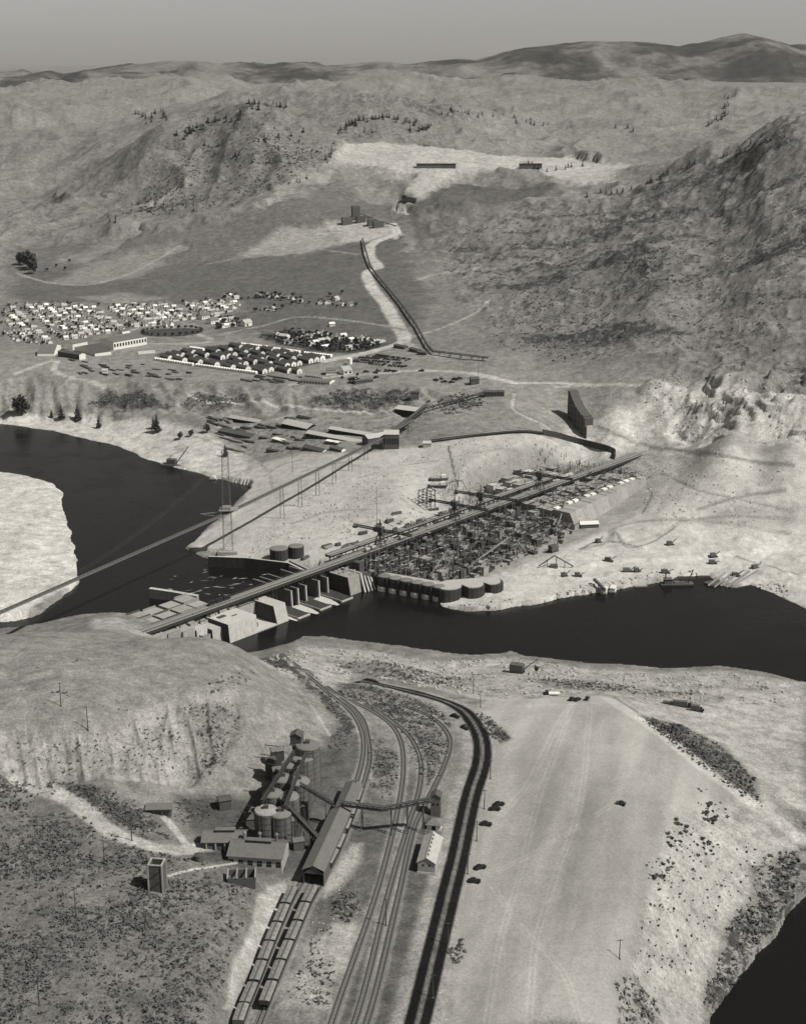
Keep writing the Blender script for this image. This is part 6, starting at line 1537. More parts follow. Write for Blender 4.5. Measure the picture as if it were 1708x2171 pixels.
for x, y in Q3:
    c = G(*ZC(Z0, x, y)); o = link('cottage', rt.choice(HM), None, c, SA); tag(o, 'white house in the short double row right of the oval park', 'house', 'houses of the short double row')
    for _ in range(4):
        X, Y = c.x + rt.uniform(-9, 9), c.y + rt.choice((-1, 1)) * rt.uniform(4.5, 8); tree('row_tree', 'dark tree in the short double row right of the oval park', 'tree', (X, Y, gz(X, Y)), *LT[rt.randrange(3)], rt.uniform(.8, 1.2), 'trees of the short double row', rt.uniform(0, 6))
for (x, y), lab in (((1270, 462), 'white house alone at the left end of the double row'), ((1468, 475), 'round roofed white house by the pale field edge'), ((1215, 434), 'white house on the road above the oval park'), ((998, 478), 'white schoolhouse behind the oval park'), ((415 * 1.0 + 1561, 0), '')):
    if not lab: continue
    c = G(*ZC(Z0, x, y)); o = link('house', HM[rt.randrange(4)], None, c, SA + .4); o.scale = (1.5, 1.5, 1.5); tag(o, lab, 'house')
c = G(*ZC(Z64, 415, 478)); o = link('house', HM[3], None, c, .3); tag(o, 'lone white cottage in the dark field above the tree filled quarter', 'house')
# ---- oval park
oc = G(365, 705); ov = [(oc.x + 36 * math.cos(a), oc.y + 26 * math.sin(a)) for a in np.linspace(0, 6.283, 40)[:-1]]
mb = MB()
for i in range(len(ov)):
    a, b_ = ov[i], ov[(i + 1) % len(ov)]; mb.face([(oc.x, oc.y, gz(oc.x, oc.y) + .25), (*a, gz(*a) + .22), (*b_, gz(*b_) + .22)])
lawn_m = mat('lawn', .05, .95, .4, .3, fine=1.2)
o = mb.build('oval_lawn', 'lawn'); tag(o, 'dark oval lawn of the small park in the town', 'lawn'); 
for a in np.linspace(0, 6.283, 27)[:-1]:
    x, y = oc.x + 35 * math.cos(a), oc.y + 25 * math.sin(a)
    tree('park_tree', 'dark tree in the ring round the oval park', 'tree', (x, y, gz(x, y)), *LT[rt.randrange(3)], rt.uniform(.7, .95), 'trees round the oval park', rt.uniform(0, 6))

# ---- camp: barracks in rows with white gable ends
rowA, rowB = G(330, 763), G(545, 794); RA = ang(rowA, rowB)
BR = []
for k in range(2):
    L_ = 22.0 if k == 0 else 18.0
    mb = MB(); mb.gable(-L_, 0, -3.0, 3.0, -1.2, 2.9, 4.9, 2, 1, .2)
    mb.box(.25, .31, -3.1, 3.1, -.6, 3.0, 0); mb.face([(.32, -3.3, 2.9), (.32, 3.3, 2.9), (.32, 1.8, 4.4), (.32, 0, 5.2), (.32, -1.8, 4.4)], 0); mb.box(.32, .37, -.5, .5, 0, 2.0, 3)
    mb.box(-L_ * .55, -L_ * .55 + .6, -.3, .3, 3.8, 5.0, 1)
    BR.append(mb.mesh('barracks', ['white_paint', 'roof_dark', 'dark_wall', 'dark_opening']))
BARR = [(130,345),(255,365),(390,380),(445,370),(535,402),(585,340),(450,320),(545,290),(650,275),(690,315),(640,328),(730,360),(785,295),(835,280),(730,408),(785,395),(870,380),(925,360),(930,310),(980,345),(890,265),(1000,395),(1070,330),(1125,315),(1175,300),(1200,350),(1250,332),(1095,367),(1145,412),(1200,402),(1250,392),(1350,372),(1400,360),(1450,346),(675,426),(805,440),(950,462),(1005,447),(1060,432),(240,320),(190,332),(1165,457),(1250,462),(820,330),(745,250),(1025,280),(350,335),(330,300)]
for x, y in BARR:
    c = G(*ZC(Z38, x, y + 8)); o = link('barracks', BR[rt.random() < .3], None, c, RA - R(14)); tag(o, 'long dark roofed barracks with white gable end in the camp', 'barracks', 'barracks of the camp')
mb = MB(); mb.gable(-2, 2, -1.9, 1.9, -1, 2.3, 3.6, 0, 1, .2, 'y'); hut_m = mb.mesh('hut', ['white_paint', 'white_paint'])
def hut_row(p, q, n_, label, grp, sc=.78):
    a, b_ = G(*p), G(*q); r_ = ang(a, b_)
    for i in range(n_):
        f = (i + .5) / n_; x, y = a.x + (b_.x - a.x) * f, a.y + (b_.y - a.y) * f; o = link('hut', hut_m, None, (x, y, gz(x, y)), r_); o.scale = (sc, sc, sc); tag(o, label, 'hut', grp)
hut_row(ZC(Z38, -10, 352), ZC(Z38, 330, 402), 16, 'small white gabled hut in the front row, left half', 'front row of huts, left half')
hut_row(ZC(Z38, 345, 405), ZC(Z38, 880, 475), 24, 'small white gabled hut in the front row, right half', 'front row of huts, right half')
hut_row(ZC(Z38, 740, 222), ZC(Z38, 970, 250), 11, 'small white gabled hut in the back row, left third', 'back row of huts, left third')
hut_row(ZC(Z38, 1020, 262), ZC(Z38, 1255, 293), 11, 'small white gabled hut in the back row, middle third', 'back row of huts, middle third')
hut_row(ZC(Z38, 1285, 300), ZC(Z38, 1530, 328), 11, 'small white gabled hut in the back row, right third', 'back row of huts, right third')
hut_row(ZC(Z38, 220, 275), ZC(Z38, 345, 292), 7, 'small white hut in the nearer short row left of the barracks', 'nearer short row of huts')
hut_row(ZC(Z38, 295, 255), ZC(Z38, 420, 272), 7, 'small white hut in the farther short row left of the barracks', 'farther short row of huts')
hut_row(ZC(Z3, 1315, 700), ZC(Z3, 1490, 688), 7, 'small white gabled stall in the row beside the big sheds', 'row of stalls beside the big sheds')

# ---- big sheds and long white buildings
def shed_px(name, label, p, q, w, he, hr, wall, roof, cat='building', endm=None, side=1, windows=0, arched=False, group=None):
    a, b_ = G(*p), G(*q); L_ = (b_.xy - a.xy).length; rz_ = ang(a, b_); o = thing(name, label, cat, (a.x, a.y, min(a.z, b_.z)), rz_, group)
    # the building lies behind its visible long side (left of the walking direction)
    y0, y1 = (0, w) if side > 0 else (-w, 0); ym = (y0 + y1) / 2
    mb = MB(); mb.box(0, L_, y0, y1, -1.5, he); mb.build('wall', wall, o)
    if arched:
        n_ = 8; pr = [(ym + (w / 2 + .3) * math.cos(t_), he + (hr - he) * math.sin(t_)) for t_ in np.linspace(0, math.pi, n_ + 1)]
    else: pr = [(y1 + .4, he - .05), (ym, hr), (y0 - .4, he - .05)]
    mb = MB()
    for i in range(len(pr) - 1):
        (ya, za), (yb, zb) = pr[i], pr[i + 1]; mb.hexa([(-.3, ya, za), (-.3, yb, zb), (L_ + .3, yb, zb), (L_ + .3, ya, za)], [(-.3, ya, za + .2), (-.3, yb, zb + .2), (L_ + .3, yb, zb + .2), (L_ + .3, ya, za + .2)])
    mb.build('roof', roof, o)
    for x in (-.02, L_ + .02):
        mb = MB(); k = [(x, ya, za) for ya, za in pr]; mb.face(k if x > 1 else k[::-1]); sgn = .06 if x > 1 else -.06
        mb.box(min(x, x + sgn), max(x, x + sgn), y0 + .05, y1 - .05, -1, he - .05); mb.build('gable_end', endm or wall, o)
    for i in range(windows):
        x = L_ * (i + .5) / windows; mb = MB(); yy = y0 - .05 if side > 0 else y1 + .05; mb.box(x - L_ / windows * .28, x + L_ / windows * .28, yy - .04, yy + .04, he * .35, he * .75); mb.build('window', 'dark_opening', o)
    return o
shed_px('warehouse', 'long white walled warehouse with window band at the edge of the town', ZC(Z3, 1060, 660), ZC(Z3, 1405, 602), 24, 9, 10.5, 'white_paint', 'roof_grey', windows=12)
shed_px('warehouse', 'arched roof shed with white end, leftmost of the big sheds', ZC(Z3, 265, 722), ZC(Z3, 440, 722), 46, 3.4, 8.5, 'white_paint', 'roof_grey', arched=False)
shed_px('warehouse', 'low dark shed with narrow white end between two white ended sheds', ZC(Z3, 480, 728), ZC(Z3, 702, 764), 9, 5.5, 7, 'dark_wall', 'roof_dark', endm='white_paint')
shed_px('warehouse', 'dark roofed hall with arched white end in the middle of the big sheds', ZC(Z3, 865, 726), ZC(Z3, 1035, 708), 44, 4, 9.5, 'white_paint', 'roof_dark')
shed_px('warehouse', 'white sided shed behind the dark roofed hall', ZC(Z3, 635, 662), ZC(Z3, 790, 634), 14, 7, 8.6, 'white_paint', 'roof_grey')
shed_px('workshop', 'small white shed alone on the bluff road loop', ZC(Z3, 940, 915), ZC(Z3, 1000, 912), 7, 3.6, 5.4, 'white_paint', 'roof_iron')
shed_px('row_house', 'white house beside the road between town and big sheds', ZC(Z3, 1150, 492), ZC(Z3, 1228, 480), 7, 3, 4.6, 'white_paint', 'roof_grey')
shed_px('dormitory', 'long two storey white dormitory with windows behind the dark grove', ZC(Z38, 925, 158), ZC(Z38, 1045, 162), 9, 6, 7.4, 'white_paint', 'roof_grey', windows=8)
shed_px('dormitory', 'white two storey house right of the long dormitory', ZC(Z38, 1065, 178), ZC(Z38, 1135, 180), 8, 5, 7, 'white_paint', 'roof_iron', windows=3)
shed_px('mess_hall', 'long white mess hall with many doors on the bluff edge', ZC(Z38, 1255, 562), ZC(Z38, 1510, 566), 12, 4.6, 6.0, 'white_paint', 'roof_grey', windows=10)
shed_px('office', 'white office block with windows at the right end of the camp', ZC(Z38, 1480, 486), ZC(Z38, 1565, 478), 12, 5, 6.6, 'white_paint', 'roof_grey', windows=5)
shed_px('office', 'white gabled hall with two dark doors right of the office block', ZC(Z38, 1635, 482), ZC(Z38, 1708, 470), 16, 4, 7, 'white_paint', 'roof_iron', windows=2)
shed_px('office', 'small white box building by the parked cars', ZC(Z82, 108, 430), ZC(Z82, 135, 430), 6, 6, 7, 'white_paint', 'white_paint')
shed_px('garage', 'low dark garage in the sandy lot below the camp', ZC(Z82, 185, 618), ZC(Z82, 350, 592), 7, 3, 3.8, 'dark_wall', 'roof_dark')
for i, (p, q) in enumerate(((ZC(Z82, 545, 268), ZC(Z82, 645, 284)), (ZC(Z82, 690, 300), ZC(Z82, 770, 318)), (ZC(Z82, 770, 336), ZC(Z82, 850, 340)))):
    shed_px('store', f'long dark store by the foot of the valley road, {["left", "middle", "right"][i]} of three', p, q, 6, 3, 4.2, 'dark_wall', 'roof_dark', group='dark stores by the valley road')
# ---- work yard on the lower bench
Z50 = (500, 980, 4.27); Z86 = (860, 960, 3.882)
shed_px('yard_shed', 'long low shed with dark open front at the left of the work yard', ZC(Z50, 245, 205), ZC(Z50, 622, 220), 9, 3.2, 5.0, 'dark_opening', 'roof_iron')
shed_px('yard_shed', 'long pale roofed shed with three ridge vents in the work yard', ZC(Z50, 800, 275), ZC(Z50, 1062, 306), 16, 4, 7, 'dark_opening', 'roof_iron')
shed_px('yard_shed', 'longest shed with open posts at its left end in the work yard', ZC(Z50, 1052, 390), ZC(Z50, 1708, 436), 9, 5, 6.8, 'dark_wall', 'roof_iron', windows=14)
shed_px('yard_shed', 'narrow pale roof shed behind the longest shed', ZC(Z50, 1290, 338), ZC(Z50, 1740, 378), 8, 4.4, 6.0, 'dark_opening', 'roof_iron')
shed_px('yard_shed', 'dark roofed shed with white gable on the slope edge, the larger', ZC(Z50, 1020, 512), ZC(Z50, 1225, 532), 7, 3, 5.0, 'dark_wall', 'roof_dark', endm='white_paint')
shed_px('yard_shed', 'small shed with white gable on the slope edge, the smaller', ZC(Z50, 1300, 508), ZC(Z50, 1425, 530), 5, 2.6, 4.2, 'dark_wall', 'roof_grey', endm='white_paint')
shed_px('yard_shed', 'long dark roof low on the bank above the crane barge', ZC(Z50, 140, 330), ZC(Z50, 470, 388), 12, 2.2, 3.8, 'dark_wall', 'roof_dark')
shed_px('yard_shed', 'pale flat roofed shack in the lumber yard', ZC(Z50, 700, 420), ZC(Z50, 800, 432), 6, 3, 3.6, 'dark_wall', 'white_paint')
shed_px('yard_shed', 'pale shack just left of the transfer house, the farther', ZC(Z50, 1258, 445), ZC(Z50, 1318, 450), 5, 3, 3.6, 'dark_wall', 'white_paint')
shed_px('yard_shed', 'pale shack just left of the transfer house, the nearer', ZC(Z50, 1330, 452), ZC(Z50, 1385, 456), 5, 2.6, 3.2, 'dark_wall', 'white_paint')
shed_px('transfer_house', 'pale roofed transfer house where the conveyors meet', ZC(Z86, 150, 500), ZC(Z86, 320, 450), 9, 6, 8.5, 'dark_wall', 'roof_iron')
shed_px('screening_plant', 'tall timber screening plant right of the transfer house', ZC(Z86, 300, 535), ZC(Z86, 440, 530), 12, 13, 15.5, 'weathered_timber', 'roof_iron', windows=6)
shed_px('yard_shed', 'small pale shed at the left end of the low trestle', ZC(Z86, 670, 520), ZC(Z86, 745, 512), 6, 4, 5.4, 'cream_wall', 'roof_iron')
shed_px('hill_shed', 'pale roofed shed with ridge vent on the bench above the work yard', ZC(Z86, 400, 182), ZC(Z86, 622, 200), 14, 3.4, 5.6, 'dark_opening', 'roof_iron')
shed_px('ribbed_shed', 'dark ribbed shed on a white base at the end of the thin conveyor', (1026, 843), (1068, 841), 8, 5, 6, 'dark_wall', 'roof_dark', windows=8)
c = G(*ZC(Z82, 745, 748)); o = thing('hopper_house', 'square dark hopper house on the scrubby slope below the camp', 'building', c, 0); mb = MB(); mb.box(-4, 4, -3, 3, -1, 6); mb.build('wall', 'dark_wall', o); mb = MB(); mb.box(-4.4, 4.4, -3.4, 3.4, 6, 6.4); mb.build('roof', 'roof_dark', o)
c = G(*ZC(Z82, 1310, 610)); o = thing('hopper_house', 'dark hopper house beside the tall pole right of the camp', 'building', c, .2); mb = MB(); mb.box(-4, 4, -3, 3, -1, 5); mb.build('wall', 'dark_wall', o); mb = MB(); mb.hexa([(-4.4, -3.4, 5), (4.4, -3.4, 5), (4.4, 3.4, 5), (-4.4, 3.4, 5)], [(-4, -.2, 7), (4, -.2, 7), (4, .2, 7), (-4, .2, 7)]); mb.build('roof', 'roof_dark', o)
pole(*ZC(Z82, 1348, 560), 22, 'tall thin mast on the slope right of the camp', 'solitary poles', 0)
pole(*ZC(Z50, 914, 735), 18, 'tall mast on the pale bank left of the conveyor bridge', 'solitary poles', 0)
pole(*ZC(Z6, 780, 690), 30, 'tall mast standing behind the first hammerhead crane', 'solitary poles', 0)
# lumber and pipe stacks of the yards
def stack(u, v, a, L_, w, h, m, lab, grp, name='lumber_stack'):
    c = G(u, v); o = thing(name, lab, 'stack', c, a, grp); n_ = max(2, int(w / 1.2))
    for i in range(n_):
        mb = MB(); y = -w / 2 + (i + .5) * w / n_; mb.box(-L_ / 2 + rt.uniform(-.5, .5), L_ / 2 + rt.uniform(-.5, .5), y - w / n_ * .45, y + w / n_ * .45, -.6, h * rt.uniform(.7, 1)); mb.build('bundle', m, o)
for _ in range(46):
    u, v = rt.uniform(440, 660), rt.uniform(885, 958)
    if v > 890 + (u - 440) * .5 + 40 or v < 880 + abs(u - 560) * .03: continue
    stack(u, v, RA + rt.choice((0, 0, .1, -.25)), rt.uniform(6, 16), rt.uniform(2, 4.5), rt.uniform(.8, 2.2), rt.choice(('weathered_timber', 'dark_wall', 'pale_timber', 'weathered_timber')), 'low lumber stack in the work yard on the far bank', 'lumber stacks of the work yard')
for _ in range(26):
    u = rt.uniform(520, 690); v = 797 + (u - 520) * .02 + rt.uniform(0, 14)
    stack(u, v, RA, rt.uniform(8, 15), rt.uniform(1.5, 3), rt.uniform(.8, 1.6), 'dark_wall', 'dark pipe stack in rows in front of the camp', 'pipe stacks in front of the camp', 'pipe_stack')
for _ in range(34):
    u = rt.uniform(150, 420); v = 770 + (u - 150) * .06 + rt.uniform(-6, 22)
    stack(u, v, RA + rt.uniform(-.2, .2), rt.uniform(5, 12), rt.uniform(2, 4), rt.uniform(.8, 2), rt.choice(('dark_wall', 'weathered_timber', 'dark_wall')), 'dark material pile on the storage ground left of the camp', 'material piles left of the camp', 'material_pile')
for _ in range(30):
    s, t = rt.uniform(175, 330), rt.uniform(-48, -24); p_ = dw2(s, t)
    o = thing('timber_pile', 'timber pile on the pale ground behind the trestle', 'stack', (p_.x, p_.y, gz(p_.x, p_.y)), DA + rt.uniform(-.5, .5), 'timber piles behind the trestle')
    L_ = rt.uniform(3, 9); mb = MB(); mb.box(-L_/2, L_/2, -1, 1, -.5, rt.uniform(.8, 2.4)); mb.build('bundle', rt.choice(('dark_wall', 'weathered_timber', 'pale_timber', 'formwork_timber')), o); mb = MB(); mb.beam((-L_ * .4, -1.4, .3), (L_ * .5, 1.3, 1.2), .5); mb.build('loose_beam', 'dark_steel', o)
# wheeled plant and boats on the slope behind the trestle
for u, v, a, lab, m1, m2 in ((930, 1018, 5, 'pale scow resting on the stony slope, the upper one', 'dark_wall', 'cream_wall'), (928, 1033, 0, 'pale scow resting on the stony slope, the lower one', 'dark_wall', 'cream_wall')):
    c = G(u, v); o = thing('scow', lab, 'boat', c, R(a)); mb = MB(); mb.hexa([(-6, -2, -.5), (6, -2, -.5), (6, 2, -.5), (-6, 2, -.5)], [(-7.5, -2.5, 2), (7.5, -2.5, 2), (7.5, 2.5, 2), (-7.5, 2.5, 2)]); mb.build('hull', m1, o); mb = MB(); mb.box(-6.5, 6.5, -2, 2, 2, 2.5); mb.build('deck', m2, o); mb = MB(); mb.box(2, 5.5, -1.6, 1.6, 2.5, 4.4); mb.build('cabin', 'white_paint', o)
c = dw2(318, -46); c.z = gz(c.x, c.y); o = thing('steel_frame', 'dark square steel frame tower behind the third hammerhead crane', 'tower', c, DA)
for x in (-5, 0, 5):
    for y in (-4, 4):
        mb = MB(); mb.beam((x, y, -1), (x, y, 13), .5); mb.build('column', 'dark_steel', o)
for z in (4, 8.5, 13):
    mb = MB()
    for y in (-4, 4): mb.beam((-5, y, z), (5, y, z), .4)
    for x in (-5, 0, 5): mb.beam((x, -4, z), (x, 4, z), .4)
    mb.build('floor_beams', 'dark_steel', o)
# ---- cars in the rows of the parking ground and the sandy lots
mb = MB(); mb.box(-2.2, 2.2, -.85, .85, .35, 1.0); mb.hexa([(-1.5, -.8, 1.0), (.8, -.8, 1.0), (.8, .8, 1.0), (-1.5, .8, 1.0)], [(-1.1, -.65, 1.65), (.4, -.65, 1.65), (.4, .65, 1.65), (-1.1, .65, 1.65)])
for x in (-1.4, 1.4):
    for y in (-.8, .8): mb.box(x - .35, x + .35, y - .1, y + .1, -.05, .6)
carm = [mb.mesh('far_car', m) for m in ('car_paint_black', 'car_paint_black', 'car_paint_grey')]
ROWS = [((275,350),(560,372)),((190,385),(640,420)),((230,365),(700,395)),((150,400),(690,450)),((330,425),(660,455)),((390,340),(720,385))]
for i, (a, b_) in enumerate(ROWS):
    a, b_ = G(*ZC(Z82, *a)), G(*ZC(Z82, *b_)); n_ = int((b_ - a).length / 3.6); r_ = ang(a, b_)
    for k in range(n_):
        if rt.random() < .12: continue
        f = k / n_; x, y = a.x + (b_.x - a.x) * f, a.y + (b_.y - a.y) * f; o = link('parked_car', rt.choice(carm), None, (x, y, gz(x, y) + .1), r_ + 1.57 + rt.uniform(-.05, .05)); tag(o, 'car in the dense dark rows of the parking ground right of the camp', 'car', 'cars in the rows of the parking ground')
for x, y in ((60,555),(140,570),(170,565),(205,525),(285,500),(375,510),(205,560),(380,555),(135,605),(945,580),(1000,565),(1120,570),(1170,565),(1095,600),(1025,595),(150,575),(185,572),(1130,575),(400,488),(510,492),(555,498),(810,492),(470,490)):
    c = G(*ZC(Z82, x, y)); o = link('parked_car', carm[0], None, c, rt.uniform(0, 3)); o.scale = (1.3, 1.3, 1.3); tag(o, 'dark car scattered on the sandy lots below the camp', 'car', 'cars on the sandy lots')
# ---- quarry sheds on the far hill
for (x, y), L_, lab in (((880, 262), 46, 'dark face shed along the quarry bench'), ((1000, 262), 40, 'second dark shed along the quarry bench'), ((1690, 262), 40, 'dark cluster shed at the right end of the quarry bench')):
    c = G(*ZC((780, 330, 3.285), x, y)); o = thing('quarry_shed', lab, 'shed', c, .05); mb = MB(); mb.box(-L_/2, L_/2, -4, 4, -2, 7); mb.build('wall', 'dark_wall', o); mb = MB(); mb.box(-L_/2 - 1, L_/2 + 1, -5, 5, 7, 7.6); mb.build('roof', 'roof_dark', o)
for i, (x, y) in enumerate(((290, 672), (330, 700), (220, 715), (420, 725), (470, 740))):
    c = G(*ZC((780, 330, 3.285), x, y)); o = thing('crusher_house', f'dark crusher building in the pit below the quarry, {["highest", "second", "leftmost", "fourth", "rightmost"][i]} of five', 'building', c, .3, 'crusher buildings below the quarry'); w_ = rt.uniform(5, 9); mb = MB(); mb.box(-w_, w_, -4, 4, -2, rt.uniform(6, 12) if i else 20); mb.build('wall', 'dark_wall', o); mb = MB(); mb.beam((w_, 0, 8), (w_ + 22, -6, 1), 1.8, 1.6); mb.build('chute', 'weathered_timber', o)
c = G(*ZC((780, 330, 3.285), 720, 525)); o = thing('loading_shed', 'dark wedge shed at the foot of the quarry chute', 'shed', c, -.3); mb = MB(); mb.hexa([(-12, -4, -2), (12, -4, -2), (12, 4, -2), (-12, 4, -2)], [(-12, -4, 8), (12, -4, 4), (12, 4, 4), (-12, 4, 8)]); mb.build('wall', 'dark_wall', o); mb = MB(); mb.box(-13, -4, -5, 5, 8.1, 8.6); mb.build('roof', 'roof_dark', o)
# ================================================================ trees and scrub
rv = random.Random(77)
PM = [(pine_mesh('crown', 11, 2.6, k, per=8), trunk_mesh(9, .22)) for k in range(3)]
def pine(u, v, sc, label, grp, kind=None, name='pine_tree'):
    c = G(u, v); k = rv.randrange(3); return tree(name, label, 'tree', (c.x, c.y, c.z), *(kind or PM[k]), sc, grp, rv.uniform(0, 6))
BIGP = [(pine_mesh('crown', 15, 3.4, 40 + k, tiers=13, ragged=.4, per=11), trunk_mesh(13, .3)) for k in range(2)]
BIGL = (leafy_mesh('crown', 5, 13, 260, 9, leaf=.24), trunk_mesh(8, .4))
for u, v, sc, kd, lab in ((47,882,1.7,BIGL,'big leafy tree at the left edge of the far shore'),(38,876,1.2,BIGL,'second leafy tree half behind the big one at the left edge'),(58,874,.8,BIGL,'small leafy tree beside the big one at the left edge'),(131,889,1.05,BIGP[0],'pine on the far sandy shore, left of a pair'),(166,892,1.15,BIGP[1],'tall slim pine on the far sandy shore, right of a pair'),(110,886,.6,BIGP[1],'small thin pine left of the pair on the far shore'),(210,908,.9,BIGP[0],'pine standing low on the far shore between the pair and the big lone pine'),(333,916,1.15,BIGP[1],'big lone pine on the far shore bench'),(326,908,.8,BIGP[0],'pine touching the big lone pine'),(382,932,.6,BIGL,'bushy tree above the crane barge, left one'),(405,926,.55,BIGL,'bushy tree above the crane barge, right one'),(440,918,.7,BIGL,'bushy tree at the left end of the work yard'),(478,968,.8,BIGP[0],'pine on the bank right of the crane barge')):
    c = G(u, v); tree('shore_tree', lab, 'tree', (c.x, c.y, c.z), *kd, sc, None, rv.uniform(0, 6))
for u, v, sc in ((58,568,1.7),(66,572,1.9),(50,562,1.6),(72,580,1.6),(60,556,1.5),(42,560,1.3)):
    pine(u, v, sc, 'dark tree in the small grove on the left edge above the town', 'grove above the town', (BIGL[0], BIGL[1]))
for u, v in ((120,566),(148,556),(100,575),(138,572),(725,622),(700,628),(150,648),(40,540)):
    pine(u, v, 1.0, 'lone dark tree in the fields beyond the town', 'lone trees in the fields', LT[rv.randrange(3)])
# pines on the hills
def scatter_line(pts, n_, spread, sc, label, grp):
    P_ = np.array(smooth(pts, 8)); 
    for _ in range(n_):
        q = P_[rv.randrange(len(P_))]; pine(q[0] + rv.gauss(0, spread), q[1] + abs(rv.gauss(0, spread)) * .8, sc * rv.uniform(.6, 1.25), label, grp)
scatter_line([(375,292),(410,274),(440,258),(500,245),(540,216),(600,226)], 52, 7, 1.0, 'pine on the crest of the left hill', 'pines on the crest of the left hill')
scatter_line([(620,272),(560,290),(470,300),(430,310),(520,330),(620,320)], 26, 12, .9, 'pine on the flank of the left hill', 'pines on the flank of the left hill')
scatter_line([(640,385),(700,330),(720,280),(760,255)], 18, 5, .9, 'pine along the gully between the hills', 'pines along the gully')
scatter_line([(710,282),(750,258),(800,248),(860,256),(900,272),(780,280)], 58, 6, 1.0, 'pine on the crest behind the quarry', 'pines on the crest behind the quarry')
scatter_line([(950,232),(1080,248),(1200,262),(1360,268)], 24, 9, 1.0, 'pine dotted on the plateau behind the quarry', 'pines on the plateau')
scatter_line([(1540,205),(1535,240),(1500,265)], 20, 5, 1.2, 'pine in the winding gully on the far plateau', 'pines in the far gully')
scatter_line([(320,235),(345,245),(310,250),(290,238)], 18, 6, 1.4, 'pine in the dark copse on the far left plateau', 'pines in the far copse')
scatter_line([(1250,415),(1330,395),(1400,372),(1480,340),(1560,320),(1640,290)], 36, 9, .8, 'dark pine along the right hand ridge', 'pines along the right hand ridge')
scatter_line([(250,440),(330,430),(420,420),(200,470),(500,400)], 26, 14, .7, 'scattered pine on the lower left slope', 'pines on the lower left slope')
scatter_line([(1120,352),(1160,358),(1245,348)], 12, 4, 1.1, 'dark tree beside the quarry bench', 'trees beside the quarry bench')
# ---- sagebrush: the largest stand as single bushes, the rest as ground cover
def bush_geo(mb, c, r, rr, n_=9):
    for k in range(n_):
        a = rr.uniform(0, 6.283); q = r * math.sqrt(rr.random()) * .75; p_ = Vector((c[0] + q * math.cos(a), c[1] + q * math.sin(a), c[2] + r * rr.uniform(.05, .75)))
        e1 = Vector((rr.uniform(-1, 1), rr.uniform(-1, 1), rr.uniform(-.5, .8))).normalized() * r * .55; e2 = e1.cross(Vector((rr.uniform(-1, 1), rr.uniform(-1, 1), rr.uniform(-1, 1)))).normalized() * r * .45
        mb.face([p_ - e1, p_ - e2, p_ + e1, p_ + e2])
BM = []
for k in range(5):
    mb = MB(); bush_geo(mb, (0, 0, 0), 1.0, random.Random(k), 22); BM.append(mb.mesh('sagebrush', 'foliage' if k < 3 else 'sage_foliage'))
def bush(u, v, r, label, grp, name='sagebrush'):
    c = G(u, v); o = link(name, BM[rv.randrange(5)], None, (c.x, c.y, c.z - .05), rv.uniform(0, 6)); o.scale = (r, r, r * rv.uniform(.6, .95)); tag(o, label, 'bush', grp)
c = G(1315, 1706)
o = thing('bush_clump', 'lone dark bush in the middle of the bare terrace', 'bush', c)
for k in range(4):
    q = link('foliage', BM[k % 3], o, (rv.uniform(-.9, .9), rv.uniform(-.9, .9), 0), rv.uniform(0, 6)); q.scale = (1.5, 1.5, 1.6)
def in_px(poly):
    us = [p[0] for p in poly]; vs_ = [p[1] for p in poly]
    while True:
        u, v = rv.uniform(min(us), max(us)), rv.uniform(min(vs_), max(vs_))
        if inside(np.array([u]), np.array([v]), poly)[0]: return u, v
SL = [(1405,1765),(1440,1720),(1500,1690),(1530,1740),(1600,1790),(1560,1850),(1500,1800),(1480,1830),(1440,1880),(1390,1890)]
SLOPES = [[(1410,1780),(1450,1730),(1470,1740),(1440,1800)],[(1480,1690),(1520,1685),(1530,1740),(1500,1750)],[(1440,1790),(1500,1770),(1490,1830),(1450,1830)],[(1380,1830),(1420,1820),(1420,1870),(1390,1880)]]
for _ in range(120):
    u, v = in_px(rv.choice(SLOPES)); u += rv.gauss(0, 10); v += rv.gauss(0, 8); bush(u, v, .4 + 1.2 * rv.random() ** 2.2, 'dark bush on the pale slope right of the terrace', 'bushes on the right hand slope')
for _ in range(110):
    u, v = in_px([(1400,1850),(1520,1750),(1620,1800),(1560,1900),(1500,1980),(1470,2060),(1340,2080),(1350,1980)]); bush(u, v, rv.uniform(.35, .8), 'small bush low on the right hand slope', 'small bushes low on the right hand slope')
b = MB(); rr = random.Random(3)
def cover(poly, n_, r0, r1, z=None):
    pts = np.array([tuple(gp(u, v).xy) for u, v in poly]); lo, hi = pts.min(0), pts.max(0); pl = [tuple(q) for q in pts]
    X = RNG.uniform(lo[0], hi[0], n_ * 7); Y = RNG.uniform(lo[1], hi[1], n_ * 7); m = inside(X, Y, pl)
    ed = segdist(X, Y, pl, True); sc_ = max(1.0, float(pts[:, 1].mean()) / 600)
    cl = (fbm(X, Y, 18 * sc_, 3, 15) + .18 > RNG.uniform(-.5, .5, X.shape)) & (ed > RNG.uniform(0, 1, X.shape) ** 1.5 * 9 * sc_)
    X, Y = X[m & cl][:n_], Y[m & cl][:n_]; Zs = hgt(X, Y)
    for x, y, z in zip(X, Y, Zs): bush_geo(b, (x, y, z - .05), r0 + (r1 * 1.35 - r0) * rr.random() ** 2.4, rr, 6)
FIELD = [(-100,1660),(60,1668),(190,1735),(300,1800),(420,1815),(470,1850),(540,1870),(530,1930),(500,2010),(460,2140),(440,2230),(-100,2230)]
cover(FIELD, 7600, .28, .85)
cover([(-100,1628),(150,1655),(290,1700),(370,1775),(300,1780),(150,1690),(-100,1650)], 900, .35, .9)
cover([(545,1395),(600,1392),(700,1470),(760,1530),(740,1620),(690,1580),(720,1540),(640,1450)], 700, .35, .8)
